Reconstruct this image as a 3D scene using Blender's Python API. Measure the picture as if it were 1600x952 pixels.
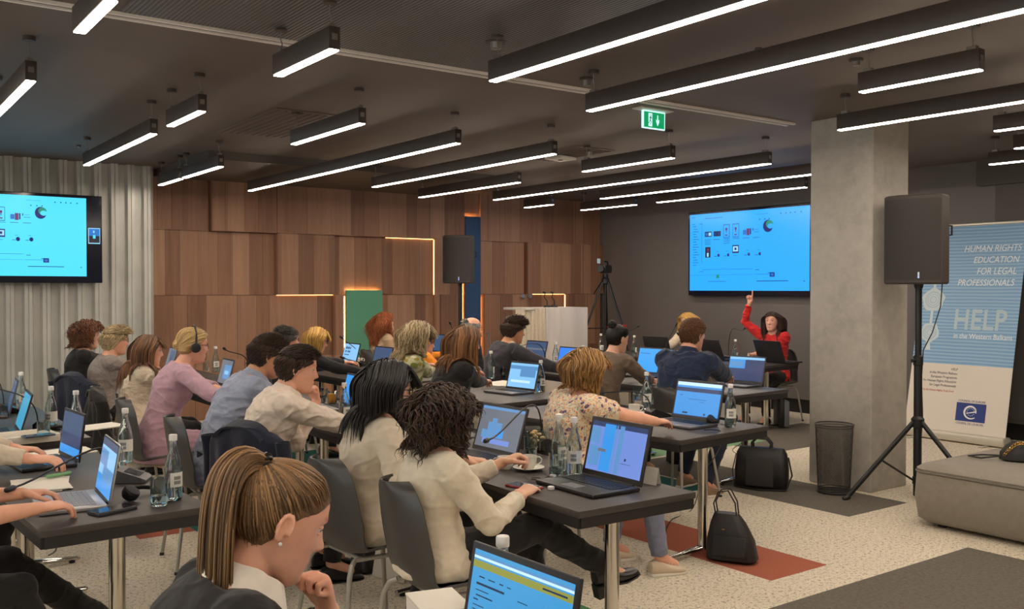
import bpy, math, random
import numpy as np
from math import sin, cos, pi, radians
from mathutils import Vector, Matrix, noise as mnoise

random.seed(7)
rng = np.random.default_rng(11)
scene = bpy.context.scene
for o in list(bpy.data.objects):
    bpy.data.objects.remove(o)
COL = scene.collection

# ------------------------------------------------------------ camera
F_PX, YAW, PITCH, ROLL, EYE = 1475.8, 0.6306, 0.01667, 0.00033, 1.58
FW = np.array([sin(YAW)*cos(PITCH), cos(YAW)*cos(PITCH), -sin(PITCH)])
RT = np.array([cos(YAW), -sin(YAW), 0.0]); UP = np.cross(RT, FW)
RT, UP = cos(ROLL)*RT + sin(ROLL)*UP, -sin(ROLL)*RT + cos(ROLL)*UP
cam_data = bpy.data.cameras.new('camera')
cam = bpy.data.objects.new('camera', cam_data)
COL.objects.link(cam)
cam_data.sensor_width = 36.0
cam_data.lens = F_PX*36.0/1600.0
cam_data.clip_start = 0.05
cam.matrix_world = Matrix(((RT[0], UP[0], -FW[0], 0), (RT[1], UP[1], -FW[1], 0), (RT[2], UP[2], -FW[2], EYE), (0, 0, 0, 1)))
scene.camera = cam

def ray(x, y):
    return FW + RT*(x-800)/F_PX - UP*(y-476)/F_PX
def P(x, y, z):
    """point of the room at height z seen at pixel x, y"""
    d = ray(x, y); t = (z-EYE)/d[2]
    return Vector((d[0]*t, d[1]*t, z))
def PX(x, y, X):
    d = ray(x, y); t = X/d[0]
    return Vector((X, d[1]*t, EYE+d[2]*t))
def PY(x, y, Y):
    d = ray(x, y); t = Y/d[1]
    return Vector((d[0]*t, Y, EYE+d[2]*t))
def PD(x, y, t):
    d = ray(x, y)*t
    return Vector((d[0], d[1], EYE+d[2]))

# ------------------------------------------------------------ world, exposure
world = bpy.data.worlds.new('world'); scene.world = world
world.use_nodes = True
bg = world.node_tree.nodes['Background']
bg.inputs[0].default_value = (0.93, 0.97, 1.0, 1)
bg.inputs[1].default_value = 0.9
scene.view_settings.view_transform = 'Standard'
scene.view_settings.look = 'None'
scene.view_settings.exposure = 1.58
scene.view_settings.gamma = 1.0
scene.view_settings.use_curve_mapping = False
LAMP_POWER = 15.0
SCREEN_GAIN = 0.40
ROOM = dict(x0=-3.2, x1=10.0, y0=-3.4, y1=11.3, z=2.95)

# ------------------------------------------------------------ materials
def lin(c):
    """sRGB 0-255 to linear"""
    r = []
    for v in c:
        v = v/255.0
        r.append(v/12.92 if v <= 0.04045 else ((v+0.055)/1.055)**2.4)
    return tuple(r) + (1.0,)
MATS = {}
class NT:
    def __init__(s, name):
        s.m = bpy.data.materials.new(name); s.m.use_nodes = True
        s.t = s.m.node_tree; s.b = s.t.nodes['Principled BSDF']
    def n(s, typ, **kw):
        nd = s.t.nodes.new(typ)
        for k, v in kw.items():
            if k.startswith('i_'):
                nd.inputs[k[2:].replace('_', ' ')].default_value = v
            else:
                setattr(nd, k, v)
        return nd
    def l(s, a, b): s.t.links.new(a, b)
    def noise(s, scale, detail=3, rough=0.5, vec=None, dist=0.0):
        nd = s.n('ShaderNodeTexNoise'); nd.inputs['Scale'].default_value = scale
        nd.inputs['Detail'].default_value = detail; nd.inputs['Roughness'].default_value = rough
        nd.inputs['Distortion'].default_value = dist
        if vec is not None: s.l(vec, nd.inputs['Vector'])
        return nd
    def ramp(s, fac, stops):
        r = s.n('ShaderNodeValToRGB'); e = r.color_ramp.elements
        e[0].position = stops[0][0]; e[0].color = stops[0][1]
        e[1].position = stops[1][0]; e[1].color = stops[1][1]
        for p, c in stops[2:]:
            x = e.new(p); x.color = c
        s.l(fac, r.inputs[0]); return r
    def bump(s, h, strength=0.3, dist=0.01):
        b = s.n('ShaderNodeBump'); b.inputs['Strength'].default_value = strength
        b.inputs['Distance'].default_value = dist
        s.l(h, b.inputs['Height']); s.l(b.outputs[0], s.b.inputs['Normal']); return b
    def coords(s, kind='Object', scale=(1, 1, 1)):
        tc = s.n('ShaderNodeTexCoord'); mp = s.n('ShaderNodeMapping')
        mp.inputs['Scale'].default_value = scale
        s.l(tc.outputs[kind], mp.inputs[0]); return mp.outputs[0]
    def math(s, op, a, b=None):
        nd = s.n('ShaderNodeMath', operation=op)
        for i, v in enumerate((a, b)):
            if v is None: continue
            if isinstance(v, (int, float)): nd.inputs[i].default_value = v
            else: s.l(v, nd.inputs[i])
        return nd.outputs[0]
    def mix(s, f, a, b):
        nd = s.n('ShaderNodeMix', data_type='RGBA')
        for i, v in ((0, f), (6, a), (7, b)):
            if isinstance(v, (int, float, tuple)): nd.inputs[i].default_value = v
            else: s.l(v, nd.inputs[i])
        return nd.outputs[2]

def mat(name, rgb, rough=0.5, metal=0.0, var=0.0, vscale=8.0, bump=0.0, bscale=60.0, coat=0.0, spec=None, aniso=(1, 1, 1)):
    if name in MATS: return MATS[name]
    k = NT(name); c = lin(rgb)
    k.b.inputs['Base Color'].default_value = c
    k.b.inputs['Roughness'].default_value = rough
    k.b.inputs['Metallic'].default_value = metal
    if coat: k.b.inputs['Coat Weight'].default_value = coat
    if spec is not None: k.b.inputs['Specular IOR Level'].default_value = spec
    v = k.coords('Object', aniso)
    if var:
        nz = k.noise(vscale, 4, 0.55, v)
        d = tuple(x*(1-var) for x in c[:3])+(1,); b = tuple(min(1, x*(1+var)) for x in c[:3])+(1,)
        r = k.ramp(nz.outputs[0], [(0.3, d), (0.7, b)])
        k.l(r.outputs[0], k.b.inputs['Base Color'])
    if bump:
        nb = k.noise(bscale, 3, 0.6, v); k.bump(nb.outputs[0], bump, 0.004)
    MATS[name] = k.m
    return k.m
def emat(name, rgb, strength):
    if name in MATS: return MATS[name]
    k = NT(name)
    k.b.inputs['Base Color'].default_value = (0.02, 0.02, 0.02, 1)
    k.b.inputs['Emission Color'].default_value = lin(rgb)
    k.b.inputs['Emission Strength'].default_value = strength*(SCREEN_GAIN if strength < 2 else 1)
    k.b.inputs['Roughness'].default_value = 0.25
    MATS[name] = k.m; return k.m
def glassmat(name, rgb=(235, 245, 245), rough=0.0, ior=1.45):
    if name in MATS: return MATS[name]
    k = NT(name); k.b.inputs['Base Color'].default_value = lin(rgb)
    k.b.inputs['Transmission Weight'].default_value = 1.0
    k.b.inputs['Roughness'].default_value = rough
    k.b.inputs['IOR'].default_value = ior
    MATS[name] = k.m; return k.m
def fabric(name, rgb, fold=0.35, fscale=9.0, weave=0.12, rough=0.85, var=0.06):
    """woven cloth: fold and weave relief only"""
    if name in MATS: return MATS[name]
    k = NT(name); c = lin(rgb); v = k.coords('Object')
    k.b.inputs['Roughness'].default_value = rough
    k.b.inputs['Sheen Weight'].default_value = 0.15
    k.b.inputs['Specular IOR Level'].default_value = 0.25
    n0 = k.noise(30, 3, 0.5, v)
    r = k.ramp(n0.outputs[0], [(0.3, tuple(x*(1-var) for x in c[:3])+(1,)), (0.7, tuple(min(1, x*(1+var)) for x in c[:3])+(1,))])
    k.l(r.outputs[0], k.b.inputs['Base Color'])
    n1 = k.noise(fscale, 2, 0.45, k.coords('Object', (1, 1, 1.5)), 0.35); n2 = k.noise(420, 2, 0.5, v)
    h = k.math('ADD', k.math('MULTIPLY', n1.outputs[0], 1.0), k.math('MULTIPLY', n2.outputs[0], weave*0.15))
    k.bump(h, fold*.9, 0.05)
    MATS[name] = k.m; return k.m
def patterned(name, base, spots, scale=26.0, thr=0.42, fold=0.3):
    """printed cloth: cell pattern of several colours on a base"""
    if name in MATS: return MATS[name]
    k = NT(name); v = k.coords('Object')
    k.b.inputs['Roughness'].default_value = 0.8
    nz = k.noise(6, 2, 0.5, v); add = k.n('ShaderNodeVectorMath', operation='ADD')
    sc = k.n('ShaderNodeVectorMath', operation='SCALE'); sc.inputs['Scale'].default_value = 0.12
    k.l(nz.outputs[1], sc.inputs[0]); k.l(v, add.inputs[0]); k.l(sc.outputs[0], add.inputs[1])
    cur = lin(base)
    for i, (rgb, s_, t_) in enumerate(spots):
        vo = k.n('ShaderNodeTexVoronoi'); vo.inputs['Scale'].default_value = scale*s_
        off = k.n('ShaderNodeVectorMath', operation='ADD'); off.inputs[1].default_value = (i*3.7, i*1.3, i*2.1)
        k.l(add.outputs[0], off.inputs[0]); k.l(off.outputs[0], vo.inputs['Vector'])
        m = k.math('LESS_THAN', vo.outputs['Distance'], t_)
        # keep only part of the cells
        sp = k.n('ShaderNodeSeparateColor'); k.l(vo.outputs['Color'], sp.inputs[0])
        m2 = k.math('MULTIPLY', m, k.math('GREATER_THAN', sp.outputs[0], 0.4))
        cur = k.mix(m2, cur, lin(rgb))
    k.l(cur, k.b.inputs['Base Color'])
    n1 = k.noise(9, 2, 0.45, v, 1.0); k.bump(n1.outputs[0], fold, 0.05)
    MATS[name] = k.m; return k.m
def skinmat(name, rgb):
    if name in MATS: return MATS[name]
    k = NT(name); c = lin(rgb)
    at = k.n('ShaderNodeAttribute', attribute_name='tone')
    v = k.coords('Object'); nz = k.noise(22, 3, 0.6, v)
    r = k.ramp(nz.outputs[0], [(0.3, (c[0]*0.95, c[1]*0.90, c[2]*0.88, 1)), (0.7, (min(1, c[0]*1.04), c[1]*1.03, c[2]*1.0, 1))])
    col = k.mix(at.outputs['Fac'], r.outputs[0], (c[0]*0.62, c[1]*0.27, c[2]*0.28, 1))
    k.l(col, k.b.inputs['Base Color'])
    k.b.inputs['Roughness'].default_value = 0.5
    k.b.inputs['Subsurface Weight'].default_value = 0.12
    k.b.inputs['Subsurface Radius'].default_value = (0.02, 0.008, 0.004)
    k.b.inputs['Specular IOR Level'].default_value = 0.35
    nb = k.noise(160, 2, 0.5, v); k.bump(nb.outputs[0], 0.08, 0.002)
    MATS[name] = k.m; return k.m
def hairmat(name, dark, light, rough=0.42):
    if name in MATS: return MATS[name]
    k = NT(name)
    at = k.n('ShaderNodeAttribute', attribute_name='lock')
    uv = k.n('ShaderNodeUVMap'); mp = k.n('ShaderNodeMapping'); mp.inputs['Scale'].default_value = (9, 1.2, 1)
    k.l(uv.outputs[0], mp.inputs[0]); nz = k.noise(1.0, 3, 0.6, mp.outputs[0])
    s = k.math('ADD', k.math('MULTIPLY', at.outputs['Fac'], 0.55), k.math('MULTIPLY', nz.outputs[0], 0.6))
    r = k.ramp(s, [(0.25, lin(dark)), (0.85, lin(light))])
    k.l(r.outputs[0], k.b.inputs['Base Color'])
    k.b.inputs['Roughness'].default_value = rough
    k.b.inputs['Specular IOR Level'].default_value = 0.4
    k.bump(nz.outputs[0], 0.7, 0.003)
    MATS[name] = k.m; return k.m

# ------------------------------------------------------------ mesh helpers
class MB:
    """collects verts / faces / material slots, then links ONE mesh object"""
    def __init__(s): s.v = []; s.f = []; s.mi = []; s.mats = []; s.M = None
    def slot(s, m):
        if m is None: return 0
        if m not in s.mats: s.mats.append(m)
        return s.mats.index(m)
    def add(s, vs, fs, m=None):
        b = len(s.v); i = s.slot(m)
        if s.M is not None: vs = [s.M @ Vector(v) for v in vs]
        s.v.extend([tuple(v) for v in vs]); s.f.extend([tuple(b+j for j in f) for f in fs]); s.mi.extend([i]*len(fs))
        return s
    def box(s, c, d, m=None, rz=0.0, R=None, bev=0.0):
        hx, hy, hz = d[0]/2, d[1]/2, d[2]/2
        R = R or Matrix.Rotation(rz, 3, 'Z'); c = Vector(c)
        if bev <= 0:
            vs = [c + R @ Vector((x*hx, y*hy, z*hz)) for z in (-1, 1) for x, y in ((-1, -1), (1, -1), (1, 1), (-1, 1))]
            fs = [(3, 2, 1, 0), (4, 5, 6, 7), (0, 1, 5, 4), (1, 2, 6, 5), (2, 3, 7, 6), (3, 0, 4, 7)]
            return s.add(vs, fs, m)
        # chamfered box: rounded rectangle rings stacked
        b = min(bev, hx*0.95, hy*0.95, hz*0.95); rings = []
        for z, ins in ((-hz, b), (-hz+b*0.3, b*0.3), (-hz+b, 0), (hz-b, 0), (hz-b*0.3, b*0.3), (hz, b)):
            ring = []
            for sx, sy, a0 in ((1, 1, 0), (-1, 1, pi/2), (-1, -1, pi), (1, -1, 1.5*pi)):
                for k in range(4):
                    a = a0+k*pi/6
                    rr = b
                    ring.append((sx*(hx-b)+cos(a)*(rr-ins), sy*(hy-b)+sin(a)*(rr-ins), z))
            rings.append(ring)
        vs = [c + R @ Vector(p) for r in rings for p in r]; n = 16; fs = []
        for j in range(len(rings)-1):
            for i in range(n):
                fs.append((j*n+i, j*n+(i+1) % n, (j+1)*n+(i+1) % n, (j+1)*n+i))
        fs.append(tuple(reversed(range(n)))); fs.append(tuple((len(rings)-1)*n+i for i in range(n)))
        return s.add(vs, fs, m)
    def loft(s, rings, m=None, cap=True, closed=True):
        n = len(rings[0]); vs = [p for r in rings for p in r]; fs = []
        for j in range(len(rings)-1):
            for i in range(n if closed else n-1):
                fs.append((j*n+i, j*n+(i+1) % n, (j+1)*n+(i+1) % n, (j+1)*n+i))
        if cap:
            fs.append(tuple(reversed(range(n)))); fs.append(tuple((len(rings)-1)*n+i for i in range(n)))
        return s.add(vs, fs, m)
    def tube(s, pts, rad, n=10, m=None, round_ends=False, flat=1.0, up=None):
        pts = [Vector(p) for p in pts]
        if not hasattr(rad, '__len__'): rad = [rad]*len(pts)
        rad = list(rad)
        if round_ends:
            d0 = (pts[0]-pts[1]).normalized(); d1 = (pts[-1]-pts[-2]).normalized(); r0, r1 = rad[0], rad[-1]
            a = [(pts[0]+d0*r0*0.98, r0*0.18), (pts[0]+d0*r0*0.82, r0*0.57), (pts[0]+d0*r0*0.45, r0*0.89)]
            b = [(pts[-1]+d1*r1*0.45, r1*0.89), (pts[-1]+d1*r1*0.82, r1*0.57), (pts[-1]+d1*r1*0.98, r1*0.18)]
            pts = [x[0] for x in a]+pts+[x[0] for x in b]; rad = [x[1] for x in a]+rad+[x[1] for x in b]
        rings = []; prev = None
        for i, p in enumerate(pts):
            t = (pts[min(i+1, len(pts)-1)]-pts[max(i-1, 0)])
            t = t.normalized() if t.length > 1e-9 else Vector((0, 0, 1))
            if prev is None:
                u = Vector(up) if up is not None else (Vector((0, 0, 1)) if abs(t.z) < 0.9 else Vector((1, 0, 0)))
                u = (u-t*u.dot(t)).normalized()
            else:
                u = (prev-t*prev.dot(t))
                u = u.normalized() if u.length > 1e-6 else t.orthogonal().normalized()
            prev = u; w = t.cross(u)
            rings.append([p+(u*cos(2*pi*k/n)*flat+w*sin(2*pi*k/n))*rad[i] for k in range(n)])
        return s.loft(rings, m)
    def cyl(s, p0, p1, r0, r1=None, n=16, m=None):
        return s.tube([p0, p1], [r0, r0 if r1 is None else r1], n, m)
    def lathe(s, prof, c=(0, 0, 0), n=20, m=None, cap=True, sx=1.0, sy=1.0):
        rings = [[Vector(c)+Vector((r*cos(2*pi*k/n)*sx, r*sin(2*pi*k/n)*sy, z)) for k in range(n)] for r, z in prof]
        return s.loft(rings, m, cap)
    def ell(s, c, r, n=16, k=10, m=None, R=None):
        c = Vector(c); R = R or Matrix.Identity(3); rings = []
        for j in range(k+1):
            a = -pi/2+pi*(0.02+0.96*j/k)
            rings.append([c+R @ Vector((r[0]*cos(a)*cos(2*pi*i/n), r[1]*cos(a)*sin(2*pi*i/n), r[2]*sin(a))) for i in range(n)])
        return s.loft(rings, m)
    def quad(s, a, b, c, d, m=None): return s.add([a, b, c, d], [(0, 1, 2, 3)], m)
    def grid(s, fn, nu, nv, thick=0.0, m=None):
        """sheet fn(u, v), given a thickness along its normal"""
        g = [[Vector(fn(i/nu, j/nv)) for i in range(nu+1)] for j in range(nv+1)]
        if not thick:
            vs = [p for r in g for p in r]; w = nu+1
            fs = [(j*w+i, j*w+i+1, (j+1)*w+i+1, (j+1)*w+i) for j in range(nv) for i in range(nu)]
            return s.add(vs, fs, m)
        nr = []
        for j in range(nv+1):
            row = []
            for i in range(nu+1):
                du = g[j][min(i+1, nu)]-g[j][max(i-1, 0)]; dv = g[min(j+1, nv)][i]-g[max(j-1, 0)][i]
                c = du.cross(dv); row.append(c.normalized() if c.length > 1e-12 else Vector((0, 0, 1)))
            nr.append(row)
        w = nu+1; top = [p+nr[j][i]*thick/2 for j, r in enumerate(g) for i, p in enumerate(r)]
        bot = [p-nr[j][i]*thick/2 for j, r in enumerate(g) for i, p in enumerate(r)]
        N = len(top); fs = []
        for j in range(nv):
            for i in range(nu):
                a, b, c, d = j*w+i, j*w+i+1, (j+1)*w+i+1, (j+1)*w+i
                fs.append((a, b, c, d)); fs.append((N+d, N+c, N+b, N+a))
        edge = [i for i in range(w)]+[j*w+nu for j in range(1, nv+1)]+[nv*w+i for i in range(nu-1, -1, -1)]+[j*w for j in range(nv-1, 0, -1)]
        for a, b in zip(edge, edge[1:]+edge[:1]): fs.append((b, a, N+a, N+b))
        return s.add(top+bot, fs, m)
    def build(s, name, m=None, parent=None, smooth=30, loc=None):
        me = bpy.data.meshes.new(name); me.from_pydata(s.v, [], s.f)
        if m is not None: me.materials.append(m)
        else:
            for x in s.mats: me.materials.append(x)
            me.polygons.foreach_set('material_index', s.mi)
        if smooth:
            me.shade_smooth(); me.set_sharp_from_angle(angle=radians(smooth))
        me.update()
        o = bpy.data.objects.new(name, me); COL.objects.link(o)
        if parent is not None: o.parent = parent
        if loc is not None: o.location = loc
        return o

def tag(o, label=None, cat=None, group=None, kind=None):
    if label: o['label'] = label
    if cat: o['category'] = cat
    if group: o['group'] = group
    if kind: o['kind'] = kind
    return o
def thing(name, label, cat, loc=(0, 0, 0), rz=0.0, group=None):
    o = bpy.data.objects.new(name, None); COL.objects.link(o)
    o.empty_display_size = 0.1; o.location = loc; o.rotation_euler = (0, 0, rz)
    return tag(o, label, cat, group)
def kids(o): return [c for c in bpy.data.objects if c.parent == o]
CHILD = {}
def copy_tree(o, parent=None, loc=None, rz=None, label=None, group=None):
    c = o.copy(); COL.objects.link(c)
    if parent is not None: c.parent = parent
    if loc is not None: c.location = loc
    if rz is not None: c.rotation_euler = (0, 0, rz)
    if label: c['label'] = label
    if group: c['group'] = group
    for ch in o.children: copy_tree(ch, c)
    return c
def struct(mb, name, m=None, smooth=30):
    return tag(mb.build(name, m, None, smooth), kind='structure')
def text_mb(mb, body, size, mtx, m, shear=0.0, align='LEFT', ext=0.0005, offset=0.0, xs=1.0, spacing=1.0):
    cu = bpy.data.curves.new('txt', 'FONT'); cu.body = body; cu.size = size; cu.shear = shear
    cu.align_x = align; cu.extrude = ext; cu.offset = offset; cu.resolution_u = 3; cu.space_character = spacing
    ob = bpy.data.objects.new('txt', cu); COL.objects.link(ob)
    bpy.context.view_layer.update()
    me = bpy.data.meshes.new_from_object(ob.evaluated_get(bpy.context.evaluated_depsgraph_get()))
    vs = [mtx @ Vector((v.co.x*xs, v.co.y, v.co.z)) for v in me.vertices]
    mb.add(vs, [tuple(p.vertices) for p in me.polygons], m)
    bpy.data.objects.remove(ob); bpy.data.curves.remove(cu); bpy.data.meshes.remove(me)
def remeshed(mb, name, m, parent, voxel, smooth_it=2, post=None):
    """fuse the overlapping closed pieces of mb into one continuous surface"""
    ob = mb.build(name, m, None, 0)
    r = ob.modifiers.new('r', 'REMESH'); r.mode = 'VOXEL'; r.voxel_size = voxel; r.use_smooth_shade = True
    if smooth_it:
        q = ob.modifiers.new('s', 'SMOOTH'); q.factor = 0.5; q.iterations = smooth_it
    bpy.context.view_layer.update()
    me = bpy.data.meshes.new_from_object(ob.evaluated_get(bpy.context.evaluated_depsgraph_get()))
    me.name = name; old = ob.data; ob.modifiers.clear(); ob.data = me; bpy.data.meshes.remove(old)
    if not me.materials: me.materials.append(m)
    if post is not None:
        n = len(me.vertices); co = np.empty(n*3); me.vertices.foreach_get('co', co); co = co.reshape(-1, 3)
        nr = np.empty(n*3); me.vertices.foreach_get('normal', nr); nr = nr.reshape(-1, 3)
        co2 = post(me, co, nr)
        if co2 is not None: me.vertices.foreach_set('co', co2.ravel()); me.update()
    me.shade_smooth(); ob.parent = parent
    return ob
# ------------------------------------------------------------ room shell
X0, X1, Y0, Y1, ZC = ROOM['x0'], ROOM['x1'], ROOM['y0'], ROOM['y1'], ROOM['z']
def floor_material():
    k = NT('speckled_carpet'); v = k.coords('Object')
    # dark flecks of the carpet
    n1 = k.noise(48, 4, 0.75, k.coords('Object', (1, 1, 1))); n2 = k.noise(95, 3, 0.7, v); n3 = k.noise(2.2, 2, 0.5, v)
    fl = k.math('MULTIPLY', n1.outputs[0], 1.0)
    f1 = k.ramp(n1.outputs[0], [(0.53, (0, 0, 0, 1)), (0.62, (1, 1, 1, 1))])
    f2 = k.ramp(n2.outputs[0], [(0.54, (0, 0, 0, 1)), (0.64, (1, 1, 1, 1))])
    base = k.mix(n3.outputs[0], lin((214, 203, 182)), lin((226, 215, 196)))
    c = k.mix(k.math('MULTIPLY', f1.outputs[0], 0.8), base, lin((118, 110, 96)))
    c = k.mix(k.math('MULTIPLY', f2.outputs[0], 0.55), c, lin((128, 118, 100)))
    gr = k.mix(n1.outputs[0], lin((66, 62, 57)), lin((134, 127, 117)))
    rs = k.mix(n2.outputs[0], lin((142, 78, 60)), lin((184, 112, 90)))
    gn = k.mix(n2.outputs[0], lin((104, 142, 108)), lin((140, 176, 136)))
    tl = k.mix(n2.outputs[0], lin((34, 84, 78)), lin((66, 118, 108)))
    dg = k.mix(n2.outputs[0], lin((64, 110, 74)), lin((92, 140, 98)))
    pos = k.n('ShaderNodeSeparateXYZ'); tc = k.n('ShaderNodeTexCoord'); k.l(tc.outputs['Object'], pos.inputs[0])
    def rect(x0, x1, y0, y1):
        a = k.math('MULTIPLY', k.math('GREATER_THAN', pos.outputs[0], x0), k.math('LESS_THAN', pos.outputs[0], x1))
        b = k.math('MULTIPLY', k.math('GREATER_THAN', pos.outputs[1], y0), k.math('LESS_THAN', pos.outputs[1], y1))
        return k.math('MULTIPLY', a, b)
    for r, col in (((3.55, 5.64, 0.6, 3.0), gr), ((5.73, 6.46, 3.89, 6.3), gr), ((7.4, 9.3, 5.85, 6.95), gr), ((4.13, 4.63, 3.28, 4.72), rs),
                   ((6.2, 7.9, 6.35, 7.4), gn), ((3.1, 4.2, 6.6, 8.6), tl), ((2.45, 3.05, 3.0, 3.68), dg), ((4.9, 5.7, 5.1, 6.3), tl),
                   ((1.60, 1.95, 6.17, 7.1), rs), ((1.95, 2.4, 6.15, 7.1), tl), ((8.4, 9.9, 3.2, 4.4), gr), ((-1.5, -.4, 3.0, 4.2), gr), ((-2.6, -1.2, 6.4, 8.2), rs)):
        c = k.mix(rect(*r), c, col)
    k.l(c, k.b.inputs['Base Color']); k.b.inputs['Roughness'].default_value = 0.95
    k.b.inputs['Specular IOR Level'].default_value = 0.1
    k.bump(n2.outputs[0], 0.35, 0.006)
    return k.m
struct(MB().box(((X0+X1)/2, (Y0+Y1)/2, -0.05), (X1-X0+.6, Y1-Y0+.6, 0.1)), 'floor', floor_material())

CEIL = mat('ceiling_paint', (112, 103, 98), 0.6, var=0.05, vscale=1.5, spec=0.25)
def grooved_material():
    k = NT('grooved_ceiling'); v = k.coords('Object')
    w = k.n('ShaderNodeTexWave', wave_type='BANDS', bands_direction='X'); w.inputs['Scale'].default_value = 14.0
    w.inputs['Distortion'].default_value = 0.0; k.l(v, w.inputs['Vector'])
    r = k.ramp(w.outputs[0], [(0.3, lin((66, 66, 68))), (0.7, lin((104, 103, 104)))])
    k.l(r.outputs[0], k.b.inputs['Base Color']); k.b.inputs['Roughness'].default_value = 0.5
    k.bump(w.outputs[0], 0.5, 0.01); return k.m
struct(MB().box(((X0+X1)/2, (Y0+Y1)/2, ZC+0.05), (X1-X0+.6, Y1-Y0+.6, 0.1)), 'ceiling', CEIL)
struct(MB().box((2.35, 3.42, ZC-0.006), (2.3, 2.95, 0.012)), 'trim_1', grooved_material())
# pale double slot running along the ceiling
SLOT = mat('slot_paint', (246, 242, 236), 0.5)
mb = MB()
for a, b in ((X0, 6.5),):
    for dy in (-0.035, 0.035):
        mb.box(((a+b)/2, 4.98+dy, ZC-0.008), (b-a, 0.022, 0.016), SLOT)
    mb.box(((a+b)/2, 4.98, ZC-0.003), (b-a, 0.045, 0.006), mat('slot_dark', (40, 36, 34), 0.7))
struct(mb, 'trim_2')

# dark wall with the presenters' screen (x = 10), with joints and a black recessed skirting
DARK = mat('dark_wall_paint', (106, 101, 99), 0.55, var=0.06, vscale=1.2, bump=0.05, bscale=200)
mb = MB().box((X1+0.1, (Y0+Y1)/2, ZC/2+0.09), (0.2, Y1-Y0+.4, ZC-0.18))
struct(mb, 'wall_right', DARK)
struct(MB().box((X1+0.16, (Y0+Y1)/2, 0.09), (0.2, Y1-Y0+.4, 0.18)), 'baseboard_right', mat('skirting_black', (24, 23, 23), 0.6))
DARKP = mat('dark_panel', (84, 79, 76), 0.6, var=0.05, vscale=2)
mb = MB()
y = 5.05
for wd in (1.24, 1.24, 1.24, 1.24, 1.24):
    mb.box((X1-0.012, y-wd/2, 1.44), (0.024, wd-0.012, 2.46)); y -= wd
struct(mb, 'trim_3', DARKP)
struct(MB().box((X1-0.06, 1.9, 2.81), (0.12, 6.6, 0.28)), 'trim_4', mat('bulkhead', (84, 78, 74), 0.6))

# wood wall: staggered veneer blocks, some proud of the wall and lit from behind
def wood_material():
    k = NT('walnut_veneer'); tc = k.n('ShaderNodeTexCoord'); sp = k.n('ShaderNodeSeparateXYZ'); k.l(tc.outputs['Object'], sp.inputs[0])
    row = k.math('FLOOR', k.math('MULTIPLY', k.math('ADD', sp.outputs[2], 0.06), 1/0.78))
    xs = k.math('ADD', k.math('MULTIPLY', sp.outputs[0], 4.9), k.math('MULTIPLY', row, 0.43))
    n0 = k.n('ShaderNodeTexNoise'); n0.noise_dimensions = '1D'; n0.inputs['Scale'].default_value = 1.7; k.l(xs, n0.inputs['W'])
    xw = k.math('ADD', xs, k.math('MULTIPLY', n0.outputs[0], 0.8))
    pl = k.math('FLOOR', xw); cb = k.n('ShaderNodeCombineXYZ'); k.l(pl, cb.inputs[0]); k.l(row, cb.inputs[1])
    wn = k.n('ShaderNodeTexWhiteNoise', noise_dimensions='3D'); k.l(cb.outputs[0], wn.inputs['Vector'])
    off = k.n('ShaderNodeVectorMath', operation='MULTIPLY_ADD'); off.inputs[1].default_value = (1, 1, 1)
    k.l(wn.outputs['Color'], off.inputs[0]); off.inputs[1].default_value = (9, 9, 9); k.l(k.coords('Object', (16, 16, 0.9)), off.inputs[2])
    gr = k.noise(1.0, 5, 0.6, off.outputs[0], 0.8)
    s = k.math('ADD', k.math('MULTIPLY', wn.outputs['Value'], 0.5), k.math('MULTIPLY', gr.outputs[0], 0.5))
    r = k.ramp(s, [(0.12, lin((112, 80, 63))), (0.45, lin((146, 108, 86))), (0.85, lin((176, 138, 112)))])
    fr = k.math('FRACT', xw); seam = k.math('LESS_THAN', fr, 0.025)
    c = k.mix(k.math('MULTIPLY', seam, 0.45), r.outputs[0], lin((58, 36, 26)))
    k.l(c, k.b.inputs['Base Color']); k.b.inputs['Roughness'].default_value = 0.5
    k.b.inputs['Specular IOR Level'].default_value = 0.3
    k.bump(gr.outputs[0], 0.08, 0.003); return k.m
WOOD = wood_material()
YW = Y1
struct(MB().box((6.4, YW+0.16, ZC/2), (7.4, 0.2, ZC+0.1)), 'wall_back', WOOD)
Z1, Z2 = 1.5, 2.27
XW = {px: PY(px, 461, YW).x for px in (241, 328, 430, 520, 533, 537, 595, 603, 678, 719, 722, 747, 751, 820, 883, 935)}
mb = MB()
def block(a, b, z0, z1, d):
    mb.box(((a+b)/2, YW+0.06-d/2, (z0+z1)/2), (b-a-0.006, d, z1-z0-0.005))
D1, D2 = 0.05, 0.13
e = X1-0.001
for a, b, z0, z1, d in ((3.0, XW[328], Z2, ZC, D1), (XW[328], XW[430], Z2, ZC, D2), (XW[430], XW[722], Z2, ZC, D2),
                        (3.0, XW[430], Z1, Z2, D1), (XW[430], XW[520], Z1, Z2, D2), (XW[520], XW[678], Z1, Z2, D1),
                        (XW[678], XW[719], 0.0, Z2, D2), (XW[751], e, Z2, ZC, D1), (XW[751], XW[820], Z1, Z2, D1), (XW[820], e, Z1, Z2, D2),
                        (XW[722], XW[751], 2.66, ZC, .02),
                        (3.0, XW[520], 0, Z1, D1), (XW[520], XW[533], 0, Z1, D2), (XW[595]+0.03, XW[678], 0, Z1, D1),
                        (XW[751]+.02, XW[820], 0, Z1, D2), (XW[820], XW[883], .9, Z1, D1), (XW[883], XW[935]-.02, 0, Z1, D2), (XW[820], XW[883], 0, .9, D2)):
    block(a, b, z0, z1, d)
struct(mb, 'trim_5', WOOD)
WARM = emat('warm_led', (255, 184, 112), 3.0); WARM2 = emat('warm_led_backlight', (255, 184, 112), 16.0)
mb = MB()
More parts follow.
